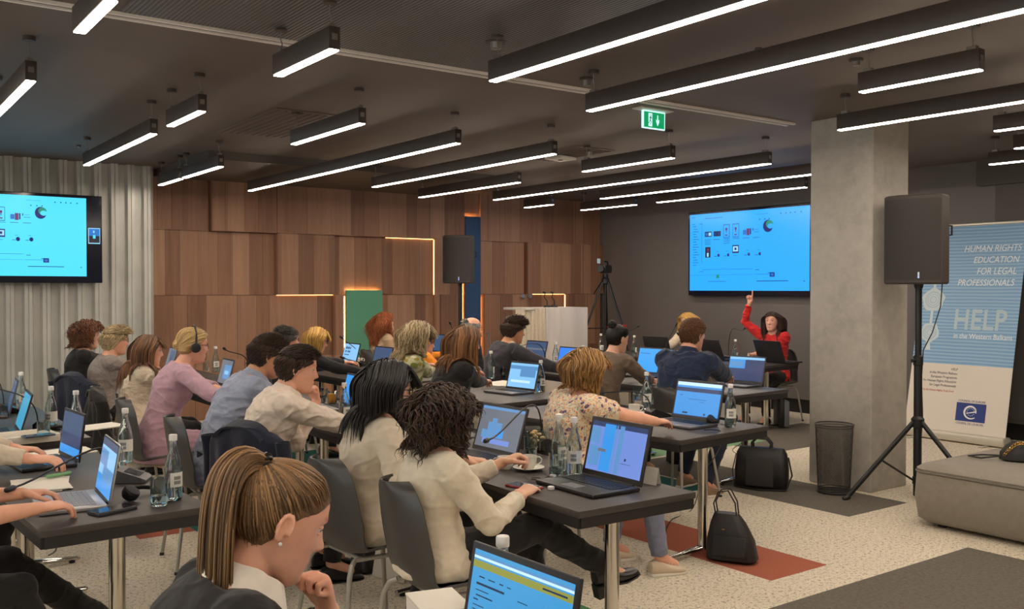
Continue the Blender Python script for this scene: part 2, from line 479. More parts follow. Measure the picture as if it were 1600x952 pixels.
def led(a, b, z0, z1, d=0.052, WARM=WARM):
    mb.box(((a+b)/2, YW+0.06-d, (z0+z1)/2), (max(abs(b-a), 0.004), 0.010, max(abs(z1-z0), 0.004)), WARM)
led(XW[430]+.02, XW[520], Z1-0.0015, Z1-0.0015, .056); led(XW[603], XW[678]-.01, Z2-0.0015, Z2-0.0015, .056); led(XW[678]+.001, XW[678]+.001, Z1, Z2-.01, .056)
led(XW[820]+.15, XW[883]-.02, Z1-0.0015, Z1-0.0015, .056); led(XW[883]-0.001, XW[883]-0.001, .95, Z1-.01, .056); led(XW[751]+.012, XW[751]+.012, 0.5, 1.46, .03)
# hidden behind the edges of the two boards
led(XW[722]+.025, XW[722]+.025, 0.05, 2.57, .03, WARM2); led(XW[722]+.03, XW[747]-.02, 2.585, 2.585, .03, WARM2)
led(XW[537]+.025, XW[537]+.025, .05, 1.48, .03, WARM2); led(XW[537]+.03, XW[595]-.03, 1.548, 1.548, .068, WARM2)
struct(mb, 'trim_6')
# coloured acoustic boards on the wood wall
GREEN = mat('green_board', (90, 152, 124), 0.8, bump=0.1, bscale=300)
BLUE = mat('blue_board', (46, 78, 118), 0.8, bump=0.1, bscale=300)
tag(MB().box(((XW[537]+XW[595])/2, YW-0.045, 0.785), (XW[595]-XW[537]-0.02, 0.05, 1.55), bev=0.004).build('wall_board', GREEN), 'green backlit board standing against the wood wall', 'wall board')
tag(MB().box(((XW[722]+XW[747])/2+.01, YW-0.045, 1.31), (XW[747]-XW[722]-0.02, 0.05, 2.60), bev=0.004).build('wall_board', BLUE), 'tall narrow blue backlit board behind the small loudspeaker', 'wall board')
# two small round spots / knobs on the wood wall
for px, lb in ((816, 'left'), (827, 'right')):
    c = PY(px, 463, YW-0.09)
    t = thing('coat_hook', 'small round metal wall hook, the %s one of two above the white lectern' % lb, 'wall hook', tuple(c), 0, 'round metal wall hooks')
    m_ = MB(); m_.tube([(0, 0.09, 0), (0, 0, 0)], 0.012, 10); m_.build('stem', mat('knob_steel', (190, 184, 176), 0.3, 0.8), t)
    m_ = MB(); m_.tube([(0, 0, 0), (0, -0.03, 0)], [0.035, 0.03], 16); m_.build('disc', mat('knob_steel', (190, 184, 176), 0.3, 0.8), t)

# corrugated metal wall on the left, trapezoid ribs
def corr():
    mb = MB(); x = X0; prof = []; per = 0.172
    while x < 2.98:
        prof += [(x, 0.0), (x+0.070, 0.0), (x+0.085, -0.06), (x+0.115, -0.06), (x+0.118, -0.052), (x+0.124, -0.052), (x+0.127, -0.06), (x+0.157, -0.06)]; x += per
    prof = [p for p in prof if p[0] < 3.0] + [(3.02, 0.0), (3.02, 0.30)]
    yb = 11.0
    vs = []; fs = []
    for (a, d) in prof: vs += [(a, yb+d, 0), (a, yb+d, ZC)]
    for i in range(len(prof)-1): fs.append((2*i, 2*i+2, 2*i+3, 2*i+1))
    mb.add(vs, fs); return mb
METAL = mat('corrugated_metal', (196, 196, 190), 0.4, 0.25, var=0.10, vscale=3, bump=0.04, bscale=120)
struct(corr(), 'wall_left', METAL, smooth=5)
# plain back of the room: left side wall with daylight windows, rear wall (both behind the photographer)
PLAIN = mat('plain_wall', (150, 144, 136), 0.8)
mb = MB()
mb.box((X0-0.1, (Y0+Y1)/2, 0.35), (0.2, Y1-Y0+.4, 0.7)); mb.box((X0-0.1, (Y0+Y1)/2, 2.8), (0.2, Y1-Y0+.4, 0.4))
WINS = [(-2.6, 0.2), (0.9, 3.7), (4.4, 7.2), (7.9, 10.7)]
ys = [Y0-.2]+[v for w in WINS for v in w]+[Y1+.2]
for a, b in zip(ys[0::2], ys[1::2]): mb.box((X0-0.1, (a+b)/2, 1.65), (0.2, b-a, 1.9))
struct(mb, 'wall_side', PLAIN)
struct(MB().box(((X0+X1)/2, Y0-0.1, ZC/2), (X1-X0+.4, 0.2, ZC)), 'wall_rear', PLAIN)
PANE = glassmat('window_pane', (240, 250, 250))
FRM = mat('window_frame_grey', (70, 70, 72), 0.5)
for i, (a, b) in enumerate(WINS):
    mb = MB()
    for yy in (a+.025, (a+b)/2, b-.025): mb.box((X0-0.1, yy, 1.65), (0.07, 0.05, 1.9))
    for zz in (.725, 2.575): mb.box((X0-0.1, (a+b)/2, zz), (0.07, b-a, 0.05))
    w = struct(mb, 'window_%d' % (i+1), FRM)
    MB().box((X0-0.1, (a+b)/2, 1.65), (0.006, b-a-.04, 1.86)).build('pane', PANE, w)

# concrete pillar
def concrete():
    k = NT('concrete'); v = k.coords('Object')
    a = k.noise(1.6, 5, 0.6, v); b = k.noise(14, 4, 0.6, v); n = k.noise(0.6, 2, 0.5, k.coords('Object', (1, 1, .4)))
    s = k.math('ADD', k.math('MULTIPLY', a.outputs[0], 0.6), k.math('MULTIPLY', b.outputs[0], 0.4))
    r = k.ramp(s, [(0.3, lin((162, 156, 147))), (0.5, lin((184, 178, 169))), (0.72, lin((200, 195, 186)))])
    k.l(r.outputs[0], k.b.inputs['Base Color']); k.b.inputs['Roughness'].default_value = 0.75
    k.bump(b.outputs[0], 0.12, 0.01); return k.m
CONC = concrete()
struct(MB().box((6.53+0.245, 4.24+0.285, ZC/2), (0.49, 0.57, ZC), bev=0.012), 'wall_pillar', CONC)

# ------------------------------------------------------------ linear pendant lamps
BOX = mat('lamp_box_brown_black', (66, 56, 51), 0.5)
TUBE = emat('lamp_diffuser', (255, 238, 218), LAMP_POWER)
STEEL = mat('lamp_cable_steel', (150, 146, 140), 0.35, 0.9)
LZ = 2.70
def pendant(x, ya, yb, label, near_cap=True):
    L = yb-ya
    t = thing('linear_pendant_lamp', label, 'ceiling lamp', (x, ya, LZ), 0, 'slim linear lamps hung under the dark ceiling')
    MB().box((0, L/2, 0.057), (0.058, L, 0.106), bev=0.003).build('housing', BOX, t)
    MB().box((0, L/2, 0.0015), (0.046, L-0.012, 0.007)).build('diffuser', TUBE, t)
    for yy in (0.05, L-0.05):
        MB().box((0, yy, 0.120), (0.03, 0.05, 0.02)).build('bracket', STEEL, t)
        c = MB(); c.tube([(0, yy, 0.12), (0.006, yy, 0.16), (-.004, yy, 0.19), (0, yy, 0.225)], 0.0035, 6); c.build('cable', STEEL, t)
        MB().lathe([(0.034, 0.226), (0.034, 0.248), (0.03, 0.2495)], (0, yy, 0), 16).build('ceiling_cup', BOX, t)
    MB().box((0, 0.001, 0.062), (0.03, 0.004, 0.03)).build('end_plate', STEEL, t)
    return t
LAMPS = [
 (0.92, 5.66, 6.96, 'lamp at the left edge of the photo, second from the camera in its column'),
 (0.92, 3.90, 4.48, 'short bright lamp cut by the top edge above the left screen'),
 (1.95, 4.08, 4.77, 'short lamp hanging under the grooved ceiling field'),
 (1.95, 5.99, 6.68, 'short lamp left of centre with the smallest gap to the left screen lamp'),
 (1.95, 7.07, 9.25, 'long lamp hanging in front of the corrugated metal wall'),
 (2.97, 5.79, 6.95, 'lamp hanging near the centre left in front of the ceiling vent'),
 (2.97, 8.60, 9.69, 'lamp near the corner of metal wall and wood wall, nearer one'),
 (2.97, 9.80, 10.54, 'lamp near the corner of metal wall and wood wall, farther one'),
 (3.97, 6.14, 10.54, 'long lamp running towards the walnut wall left of centre'),
 (4.93, 6.15, 9.35, 'long lamp that passes the white ceiling sensor'),
 (5.95, 8.02, 10.07, 'lamp running above the small loudspeaker'),
 (2.94, 1.20, 4.21, 'large near lamp at the top centre running out of the photo'),
 (3.92, 0.60, 4.55, 'longest near lamp running above the exit sign'),
 (4.80, 2.50, 3.20, 'short lamp hanging in front of the concrete pillar top'),
 (5.82, 1.20, 4.05, 'lamp whose end touches the concrete pillar outline'),
 (5.90, 5.74, 6.92, 'short lamp under the exit sign'),
 (6.87, 5.49, 9.79, 'long lamp that crosses above the tripod camera'),
 (7.85, 5.00, 8.87, 'long lamp that disappears behind the pillar'),
 (7.87, 9.86, 10.47, 'tiny far lamp above the blue board'),
 (8.78, 6.52, 8.82, 'lamp hanging closest to the presenters screen'),
 (8.78, 9.22, 10.34, 'short far lamp above the tripod camera'),
 (6.75, 2.40, 3.42, 'topmost of three short lamps at the right edge'),
 (7.72, 2.60, 3.75, 'middle one of three short lamps at the right edge'),
 (8.52, 2.80, 4.36, 'lowest of three short lamps at the right edge'),
]
for x, a, b, lb in LAMPS: pendant(x, a, b, lb)
# more of the same lamps, unseen, added out of view to brighten the room
for i, (x, a, b) in enumerate([(-.05, 0.2, 3.0), (-.05, 5.5, 9.0), (-1.1, 1.0, 3.5), (-1.1, 5.0, 7.5), (-2.1, 2, 5), (0.92, -2.2, 0.8), (1.95, -2.5, 1.4), (3.92, -2.6, -.6), (5.9, -2.5, 0.2), (7.7, -1.5, 1.2), (-2.1, 7.5, 10)]):
    pendant(x, a, b, 'unseen lamp %s' % ['beside the left windows, middle piece', 'beside the left windows, long far piece', 'in the second column from the windows, near piece', 'in the second column from the windows, far piece', 'nearest the first side window', 'behind the photographer in the left lamp column', 'behind the photographer over the closest table', 'behind the photographer in the centre column', 'behind the photographer in the pillar column', 'behind the photographer near the dark wall', 'nearest the last side window'][i])
# ------------------------------------------------------------ people
def basis(yaw=0, pitch=0, roll=0):
    """local frame: +x face / chest direction, +y the person's left, +z up; pitch > 0 looks down"""
    return Matrix.Rotation(radians(yaw), 3, 'Z') @ Matrix.Rotation(radians(pitch), 3, 'Y') @ Matrix.Rotation(radians(roll), 3, 'X')
HZ = np.array([-.122, -.114, -.100, -.080, -.055, -.028, 0, .03, .06, .085, .102, .110, .1125])
HF = np.array([.060, .078, .087, .088, .087, .088, .089, .092, .087, .070, .043, .020, .004])
HB = np.array([.030, .010, -.020, -.048, -.066, -.084, -.094, -.099, -.094, -.078, -.052, -.026, -.006])
HW = np.array([.012, .026, .040, .051, .059, .066, .071, .0745, .072, .061, .042, .020, .004])
def head_point(z, a, off=0.0, male=False):
    xf = np.interp(z, HZ, HF); xb = np.interp(z, HZ, HB); w = np.interp(z, HZ, HW)
    if male and z < -.03: w *= 1.06; xf += .002
    cx = (xf+xb)/2; hx = (xf-xb)/2+off; w = w+off
    ca, sa = cos(a), sin(a)
    x = cx+hx*math.copysign(abs(ca)**0.92, ca); y = w*math.copysign(abs(sa)**0.9, sa)
    if ca > 0:
        g = lambda y0, z0, sy, sz: math.exp(-((abs(y)-y0)/sy)**2-((z-z0)/sz)**2)
        n = 0.0
        if z < .026 and z > -.045:
            t = (0.026-z)/0.052
            amp = 0.029*max(0, min(1, t))**1.25 if z > -.030 else 0.029*max(0, (z+.044)/.014)
            n = amp*math.exp(-(y/(.0085+.006*max(0, min(1, t))))**2)
        n -= .011*g(.032, .010, .014, .011)
        n += .004*g(.028, .029, .022, .008)
        n += .007*g(0, -.060, .022, .0075)+.006*g(0, -.072, .018, .007)-.005*g(0, -.066, .02, .0028)
        n += .005*g(0, -.102, .018, .012)+.004*g(.040, -.022, .016, .016)
        n -= .003*g(0, -.085, .02, .008)
        x += n
    return x, y, z+(off*0.8 if z > .06 else 0)
def head_mesh(mb, C, R, s=1.0, male=False, off=None, mask=None, nz=56, na=72, m=None):
    rings = []
    for j in range(nz+1):
        t = j/nz; z = -.1225+(.2345)*(0.5-0.5*cos(pi*t))
        ring = []
        for i in range(na):
            a = 2*pi*i/na
            if off is None: p = head_point(z, a, 0, male)
            else:
                q = head_point(z, a, 0, male); p = head_point(z, a, off(q), male)
            ring.append(C+R @ (Vector(p)*s))
        rings.append(ring)
    mb.loft(rings, m)
def ear(mb, C, R, s, side):
    C = C+R @ Vector((-.002, side*.010*s, 0)); s = s*.86
    c = Vector((-.010, side*.073, -.004))
    pts = []
    for k in range(15):
        a = radians(-70+k*20)
        rr = 0.0165+0.012*abs(sin(a))**1.2
        pts.append(c+Vector((-.004-cos(a)*0.0165+.004, side*(.006+.006*abs(cos(a))), sin(a)*(0.031 if a < pi else .024))))
    pts = [C+R @ (p*s) for p in pts]
    mb.tube(pts, [0.0052*s]*len(pts), 8, round_ends=True)
    mb.ell(C+R @ (c*s+Vector((-.004, side*.001, 0))*s), (0.015*s, 0.0045*s, 0.025*s), 12, 8, R=R @ Matrix.Rotation(side*0.25, 3, 'Z'))
    mb.ell(C+R @ ((c+Vector((.002, side*.002, -.026)))*s), (0.007*s, 0.005*s, 0.010*s), 8, 6, R=R)

FINGER = {'type': ((22, 34, 22), 18), 'flat': ((6, 12, 8), 14), 'fist': ((78, 95, 60), 55), 'relax': ((28, 34, 22), 30), 'hold': ((50, 60, 35), 45), 'mouse': ((20, 22, 14), 16)}
def hand(mb, W, d, n, side, pose='type', s=1.0, point=False):
    """five-fingered hand: wrist W, forearm direction d, back-of-hand normal n, side +1 left"""
    d = Vector(d).normalized(); n = Vector(n); n = (n-d*n.dot(d)).normalized(); ac = n.cross(d)*side*-1.0
    # ac points to the thumb side
    s = s*1.0
    rings = []
    for t, hw, th in ((-.012, .022, .018), (.008, .026, .018), (.03, .034, .0165), (.055, .039, .015), (.078, .040, .0135), (.090, .036, .011)):
        c = W+d*t*s
        rings.append([c+ac*(hw*s*math.copysign(abs(cos(a))**.8, cos(a)))+n*(th*s*sin(a)) for a in [2*pi*k/16 for k in range(16)]])
    mb.loft(rings)
    cur, thc = FINGER[pose]
    for i, (o, L, bx) in enumerate(((.030, .072, .085), (.010, .082, .090), (-.011, .076, .088), (-.030, .060, .080))):
        c_ = (4, 4, 6) if (point and i == 0) else cur
        p = W+d*(bx-.012)*s+ac*o*s; ang = 0; pts = [p]; seg = (.012, L*.46, L*.30, L*.26)
        spread = ac*(o*0.9)
        for j, l in enumerate(seg):
            if j > 0: ang += radians(c_[j-1]+(i*2 if j == 1 else 0))
            dd = (d*cos(ang)-n*sin(ang)+spread*(1 if j < 2 else .4)).normalized(); p = p+dd*l*s; pts.append(p)
        r = .0088*s if i < 3 else .0076*s
        mb.tube(pts, [r*1.05, r*1.05, r, r*.93, r*.85], 10, round_ends=True)
    p = W+d*.022*s+ac*.026*s; a = radians(thc)
    d1 = (d*.72+ac*.62-n*.30).normalized(); d2 = (d*cos(a*.4)+ac*(.42-.5*sin(a))-n*(.25+.5*sin(a))).normalized(); d3 = (d*cos(a*.6)+ac*(.15-1.1*sin(a))-n*(.2+.5*sin(a))).normalized()
    pts = [p-d1*.012*s, p+d1*.012*s, p+d1*.034*s, p+d1*.034*s+d2*.031*s, p+d1*.034*s+d2*.031*s+d3*.026*s]
    mb.tube(pts, [.014*s, .0145*s, .0115*s, .0098*s, .0085*s], 10, round_ends=True)

FEM = [(-.22, .165, .120), (-.12, .178, .128), (0, .176, .122), (.18, .155, .108), (.38, .130, .098), (.52, .138, .106), (.66, .150, .118), (.78, .160, .106), (.87, .158, .084), (.94, .118, .068), (1.0, .060, .056)]
MAL = [(-.22, .160, .120), (-.12, .170, .125), (0, .170, .118), (.18, .158, .112), (.38, .152, .110), (.52, .162, .116), (.66, .178, .124), (.78, .190, .112), (.87, .188, .090), (.94, .140, .074), (1.0, .070, .064)]
def spine_rings(H, N, slump, tab, infl, u0, u1, yv, wide=1.0, n=28, sag=None, noise_amp=0.0, flare=0.0):
    """elliptical sections along the bent spine"""
    ax = (N-H); L = ax.length; up = ax.normalized(); fwd = yv.cross(up).normalized()
    ctrl = (H+N)/2 - fwd*slump*L
    rings = []
    us = np.linspace(u0, u1, 26)
    T = np.array(tab)
    for u in us:
        uu = max(u, 0); p = H*(1-uu)**2+ctrl*2*uu*(1-uu)+N*uu**2
        tg = ((ctrl-H)*2*(1-uu)+(N-ctrl)*2*uu).normalized()
        if u < 0: p = H+Vector((0, 0, 1))*u*L*.9; tg = Vector((0, 0, 1))
        w = (np.interp(u, T[:, 0], T[:, 1])+infl)*wide; dd = np.interp(u, T[:, 0], T[:, 2])+infl
        if flare and u < .3: w += flare*(.3-u); dd += flare*(.3-u)
        f = yv.cross(tg).normalized(); ring = []
        bust = 0.012 if .55 < u < .8 else 0
        for k in range(n):
            a = 2*pi*k/n; ca, sa = cos(a), sin(a)
            e = 0.88
            ring.append(p+f*((dd+ (bust if ca > 0 else 0))*math.copysign(abs(ca)**e, ca))+yv*(w*math.copysign(abs(sa)**e, sa)))
        rings.append(ring)
    return rings
def ik(S, W, l1, l2, pole):
    d = W-S; D = d.length; mx = (l1+l2)*0.995
    if D > mx: W = S+d*(mx/D); d = W-S; D = mx
    a = (l1*l1-l2*l2+D*D)/(2*D); h = math.sqrt(max(l1*l1-a*a, 1e-6)); u = d.normalized()
    pl = (pole-u*pole.dot(u)).normalized()
    return S+u*a+pl*h, W
def lerp_pts(a, b, n): return [a+(b-a)*(i/(n-1)) for i in range(n)]

def wrinkle(amp, freq, seed=0.0, keep=None):
    def post(me, co, nr):
        off = np.empty(len(co))
        for i, c in enumerate(co):
            v = Vector((c[0]*freq+seed, c[1]*freq, c[2]*freq*1.7))
            a = 1-abs(mnoise.noise(v))*2; b = mnoise.noise(v*2.3)
            off[i] = (a**3)*0.7+b*0.35-0.3
        return co+nr*off[:, None]*amp
    return post

HAIRLINE_X = [-.11, -.05, -.022, 0.0, .022, .055, .078, .1]
HAIRLINE_Z = [-.085, -.07, -.045, .000, .020, .040, .062, .076]
def scalp_hairline(x): return np.interp(x, HAIRLINE_X, HAIRLINE_Z)

def build_locks(roots, step_fn, lens, radius, ns=18, curl=0.0, curl_f=60.0, flat=0.35, taper=2.5, wave_seed=0):
    """simulate N locks, vectorised; returns (N, ns, 3) centre lines"""
    N = len(roots); p = roots.copy(); v = np.zeros_like(p); out = [p.copy()]
    ds = (lens/(ns-1))[:, None]
    for s in range(1, ns):
        p, v = step_fn(p, v, ds, s/(ns-1)); out.append(p.copy())
    A = np.stack(out, 1)
    if curl > 0:
        t = np.linspace(0, 1, ns)[None, :]; ph = rng.uniform(0, 6.28, N)[:, None]; f = curl_f*lens[:, None]
        tan = np.gradient(A, axis=1); tan /= np.linalg.norm(tan, axis=2, keepdims=True)+1e-9
        ref = np.array([0, 0, 1.0]); e1 = np.cross(tan, ref+1e-3); e1 /= np.linalg.norm(e1, axis=2, keepdims=True)+1e-9
        e2 = np.cross(tan, e1); am = curl*np.minimum(t*3, 1)
        A = A+e1*(am*np.sin(f*t+ph))[:, :, None]+e2*(am*np.cos(f*t+ph))[:, :, None]
    return A
def locks_mesh(name, A, radius, m, parent, Mx, flat=0.4, taper=3.0, n=4, extra=None, start=0.75):
    N, S, _ = A.shape
    tan = np.gradient(A, axis=1); tan /= np.linalg.norm(tan, axis=2, keepdims=True)+1e-9
    cen = np.array([-.005, 0, .0]); o = A-cen; o -= tan*np.sum(o*tan, 2, keepdims=True); o /= np.linalg.norm(o, axis=2, keepdims=True)+1e-9
    b = np.cross(tan, o)
    t = np.linspace(0, 1, S); prof = np.minimum(start+t*2.2, 1)*(1-t**taper)+0.06
    R = radius[:, None]*prof[None, :]
    ang = np.arange(n)*2*pi/n
    ring = A[:, :, None, :]+b[:, :, None, :]*(np.cos(ang)[None, None, :, None]*R[:, :, None, None])+o[:, :, None, :]*(np.sin(ang)[None, None, :, None]*R[:, :, None, None]*flat)
    V = ring.reshape(-1, 3)
    V = V @ np.array(Mx.to_3x3()).T + np.array(Mx.translation)
    idx = np.arange(N*S*n).reshape(N, S, n)
    a = idx[:, :-1, :]; b2 = np.roll(idx, -1, 2)[:, :-1, :]; c = np.roll(idx, -1, 2)[:, 1:, :]; d = idx[:, 1:, :]
    F = np.stack([a, b2, c, d], -1).reshape(-1, 4)
    lock = np.repeat(rng.uniform(0, 1, N), S*n)
    uvx = np.tile(np.arange(n)/n, N*S)+np.repeat(np.arange(N)*1.37, S*n); uvy = np.tile(np.repeat(t, n), N)*3+lock*9
    cap = None
    if extra is not None:
        ev, ef = extra; base = len(V); V = np.vstack([V, ev]); F = np.vstack([F, np.array(ef)+base])
        lock = np.concatenate([lock, np.full(len(ev), .35)])
        rel = (ev-np.array(Mx.translation)) @ np.array(Mx.to_3x3())
        an = np.arctan2(rel[:, 1], rel[:, 2]-.0)
        uvx = np.concatenate([uvx, an*4.0]); uvy = np.concatenate([uvy, rel[:, 0]*8])
    me = bpy.data.meshes.new(name); me.vertices.add(len(V)); me.vertices.foreach_set('co', V.ravel())
    me.loops.add(len(F)*4); me.loops.foreach_set('vertex_index', F.ravel().astype(np.int32))
    me.polygons.add(len(F)); me.polygons.foreach_set('loop_start', np.arange(0, len(F)*4, 4, dtype=np.int32))
    me.update(calc_edges=True)
    at = me.attributes.new('lock', 'FLOAT', 'POINT'); at.data.foreach_set('value', lock.astype(np.float32))
    uv = me.uv_layers.new(name='UVMap'); fl = F.ravel()
    uv.data.foreach_set('uv', np.stack([uvx[fl], uvy[fl]], -1).ravel().astype(np.float32))
    me.materials.append(m); me.shade_smooth(); me.update()
    ob = bpy.data.objects.new(name, me); COL.objects.link(ob); ob.parent = parent
    return ob
def fib_roots(n, zmin=-1):
    k = np.arange(n)+.5; z = 1-2*k/n; ph = k*2.399963
    r = np.sqrt(1-z*z); D = np.stack([r*np.cos(ph), r*np.sin(ph), z], 1)
    return D
HC0 = np.array([-.004, 0, .005])
def _surf_table():
    T = np.zeros((46, 90)); cnt = np.zeros((46, 90))
    for z in np.linspace(-.121, .1124, 240):
        for a in np.linspace(0, 2*pi, 240, endpoint=False):
            xf = np.interp(z, HZ, HF); xb = np.interp(z, HZ, HB); w = np.interp(z, HZ, HW); ca, sa = cos(a), sin(a)
            p = np.array([(xf+xb)/2+(xf-xb)/2*math.copysign(abs(ca)**.92, ca), w*math.copysign(abs(sa)**.9, sa), z])-HC0
            r = np.linalg.norm(p); i = int(math.acos(max(-1, min(1, p[2]/r)))/pi*45+.5); j = int((math.atan2(p[1], p[0]) % (2*pi))/(2*pi)*90) % 90
            T[i, j] += r; cnt[i, j] += 1
    T = np.where(cnt > 0, T/np.maximum(cnt, 1), np.nan)
    for i in range(46):
        row = T[i]
        if np.all(np.isnan(row)): continue
        T[i] = np.where(np.isnan(row), np.nanmean(row), row)
    ok = [i for i in range(46) if not np.any(np.isnan(T[i]))]
    for i in range(46):
        if i not in ok: T[i] = T[min(ok, key=lambda q: abs(q-i))]
    T[0] = T[1].mean()
    return T
SURF = _surf_table()
def surf_r(d):
    th = np.arccos(np.clip(d[:, 2], -1, 1))/pi*45; ph = (np.arctan2(d[:, 1], d[:, 0]) % (2*pi))/(2*pi)*90-.5
    i0 = np.clip(np.floor(th).astype(int), 0, 44); fi = th-i0; j0 = np.floor(ph).astype(int); fj = ph-j0; j1 = (j0+1) % 90; j0 = j0 % 90
    return (SURF[i0, j0]*(1-fi)*(1-fj)+SURF[i0+1, j0]*fi*(1-fj)+SURF[i0, j1]*(1-fi)*fj+SURF[i0+1, j1]*fi*fj)
def hair(Mh, m, parent, st, grav_local, obst, s=1.0, quality=1.0):
    """hairstyle st: dict(kind, length, vol, n, ...) in head-local metres"""
    kind = st.get('kind', 'down'); n = int(st.get('n', 420)*quality*3.4)
    vol = st.get('vol', .010); C0 = np.array([-.004, 0, .005]); RR = np.array([.094, .074, .104])
    D = fib_roots(int(n*1.9)); P0 = C0+D*(surf_r(D)[:, None]+.002)
    keep = P0[:, 2] > scalp_hairline(P0[:, 0])+st.get('lift', 0)
    if st.get('bald'): keep &= ~((P0[:, 2] > .055) & (P0[:, 0] > -.07))
    P0 = P0[keep]; N = len(P0); jit = rng.normal(0, .002, P0.shape); P0 = P0+jit
    g = np.array(grav_local); off = rng.uniform(.0065, .0075+vol, N)[:, None]
    part = st.get('part', 0.0); L = st.get('length', .25); lens = np.full(N, L)*rng.uniform(.82, 1.05, N)
    T = np.array(st.get('tie', (-.095, 0, .06)))
    side = np.where(P0[:, 1] > part, 1.0, -1.0)[:, None]
    fringe = st.get('fringe', 0)
    isfr = (P0[:, 0] > .045) & (P0[:, 2] > .045) & (np.abs(P0[:, 1]) < .05) if fringe else np.zeros(N, bool)
    if fringe: lens[isfr] = fringe*rng.uniform(.8, 1.1, isfr.sum())
    if kind == 'short':
        lens = L*rng.uniform(.7, 1.2, N)*np.clip(.45+(P0[:, 2]+.06)*6, .45, 1.0+st.get('top', .6))
    comb = np.array(st.get('comb', (-.5, 0, 0)))
    def inflate(p, extra):
        q = p-C0; r = np.linalg.norm(q, axis=1, keepdims=True); d = q/np.maximum(r, 1e-6)
        R_ = surf_r(d)[:, None]+extra
        return np.where(r < R_, C0+d*R_, p)
    def step(p, v, ds, t):
        nrm = (p-C0)/RR**2; nrm /= np.linalg.norm(nrm, axis=1, keepdims=True)+1e-9
        if kind in ('pony', 'bun'):
            w = T-p; dist = np.linalg.norm(w, axis=1, keepdims=True); w = w/(dist+1e-6)
            near = dist < .022
            v2 = w-nrm*np.sum(w*nrm, 1, keepdims=True)*.8
            v2 = v2/(np.linalg.norm(v2, axis=1, keepdims=True)+1e-6)
            p2 = p+v2*np.minimum(ds, dist)
            p2 = np.where(near, p+w*np.minimum(ds, dist*.5), inflate(p2, off*min(1, .15+t*5)))
            return p2, v2
        if kind == 'short':
            c = np.stack([np.where(p[:, 2] > .05, comb[0]*1.0, -.7), side[:, 0]*(.25+abs(comb[1]))*np.where(p[:, 2] > .03, 1, .1)+comb[1], np.where(p[:, 2] > .06, comb[2], -1.0)], 1)
            lift = st.get('stand', .25)
            v2 = v*.5+c+nrm*lift+rng.normal(0, st.get('mess', .25), p.shape)
            v2 = v2/(np.linalg.norm(v2, axis=1, keepdims=True)+1e-6)
            return inflate(p+v2*ds, off), v2
        # falling hair
        c = np.zeros_like(p); c += g*np.where(p[:, 2:3] > .03, .55, 1.3)
        on = (p[:, 2:3] > .01)
        c += np.where(on, side*np.array([[0, 1., 0]])*np.where(p[:, 2:3] > .055, .75, .15)+np.array([[-.35, 0, 0]]), 0)
        if fringe: c[isfr] = np.array([.8, 0, -1.0])+side[isfr]*np.array([[0, .15, 0]])
        v2 = v*st.get('stiff', 1.1)+c+rng.normal(0, st.get('mess', .12), p.shape)
        v2 = v2/(np.linalg.norm(v2, axis=1, keepdims=True)+1e-6)
        p2 = p+v2*ds
        # keep off the face: push back / outwards
        face = (p2[:, 0] > .030) & (p2[:, 2] < .055) & ~isfr
        p2[:, 0] = np.where(face, p2[:, 0]-(p2[:, 0]-.030)*.4, p2[:, 0])
        p2[:, 1] = np.where(face & (np.abs(p2[:, 1]) < .07), p2[:, 1]+side[:, 0]*.006, p2[:, 1])
        p2 = inflate(p2, off+st.get('puff', 0))
        for (a, b, r) in obst:
            ab = b-a; tt = np.clip(((p2-a)@ab)/(ab@ab), 0, 1)[:, None]; q = a+ab*tt; dv = p2-q; dl = np.linalg.norm(dv, axis=1, keepdims=True)
            rr = r+off*.8
            p2 = np.where(dl < rr, q+dv/(dl+1e-6)*rr, p2)
        inw = st.get('tipin', 0)
        if inw and t > .6: p2 = p2-(p2-np.array([0, 0, 1])*p2[:, 2:3])*inw*(t-.6)
        return p2, v2
    rad = st.get('rad', .0085)*.46*rng.uniform(.7, 1.25, N)
    if kind == 'down' and 'maxdrop' in st: pass
    A = build_locks(P0, step, lens, rad, ns=st.get('ns', 18), curl=st.get('curl', 0), curl_f=st.get('cf', 70))
    # scalp cap under the locks
    cap = MB(); ext = []
    base = st.get('cap', .006)
    def offn(q):
        d = q[2]-scalp_hairline(q[0])-st.get('lift', 0)
        if st.get('bald') and q[2] > .055 and q[0] > -.07: return -.012
        return base*min(1, max(-1, d/.012)) if d > 0 else max(-.014, d*1.2)
    head_mesh(cap, Vector((0, 0, 0)), Matrix.Identity(3), 1.0, False, offn, nz=40, na=48)
    M3 = np.array(Mh.to_3x3()); tr = np.array(Mh.translation)
    ev = np.array([tuple(v) for v in cap.v])*1.0; ev = ev @ M3.T + tr
    ef = [f for f in cap.f if len(f) == 4]
    ob = locks_mesh('hair', A, rad, m, parent, Mh, flat=st.get('flat', .45), taper=st.get('taper', 3.0), extra=(ev, ef), start=.1 if kind in ('pony', 'bun') else .6)
    sub = []
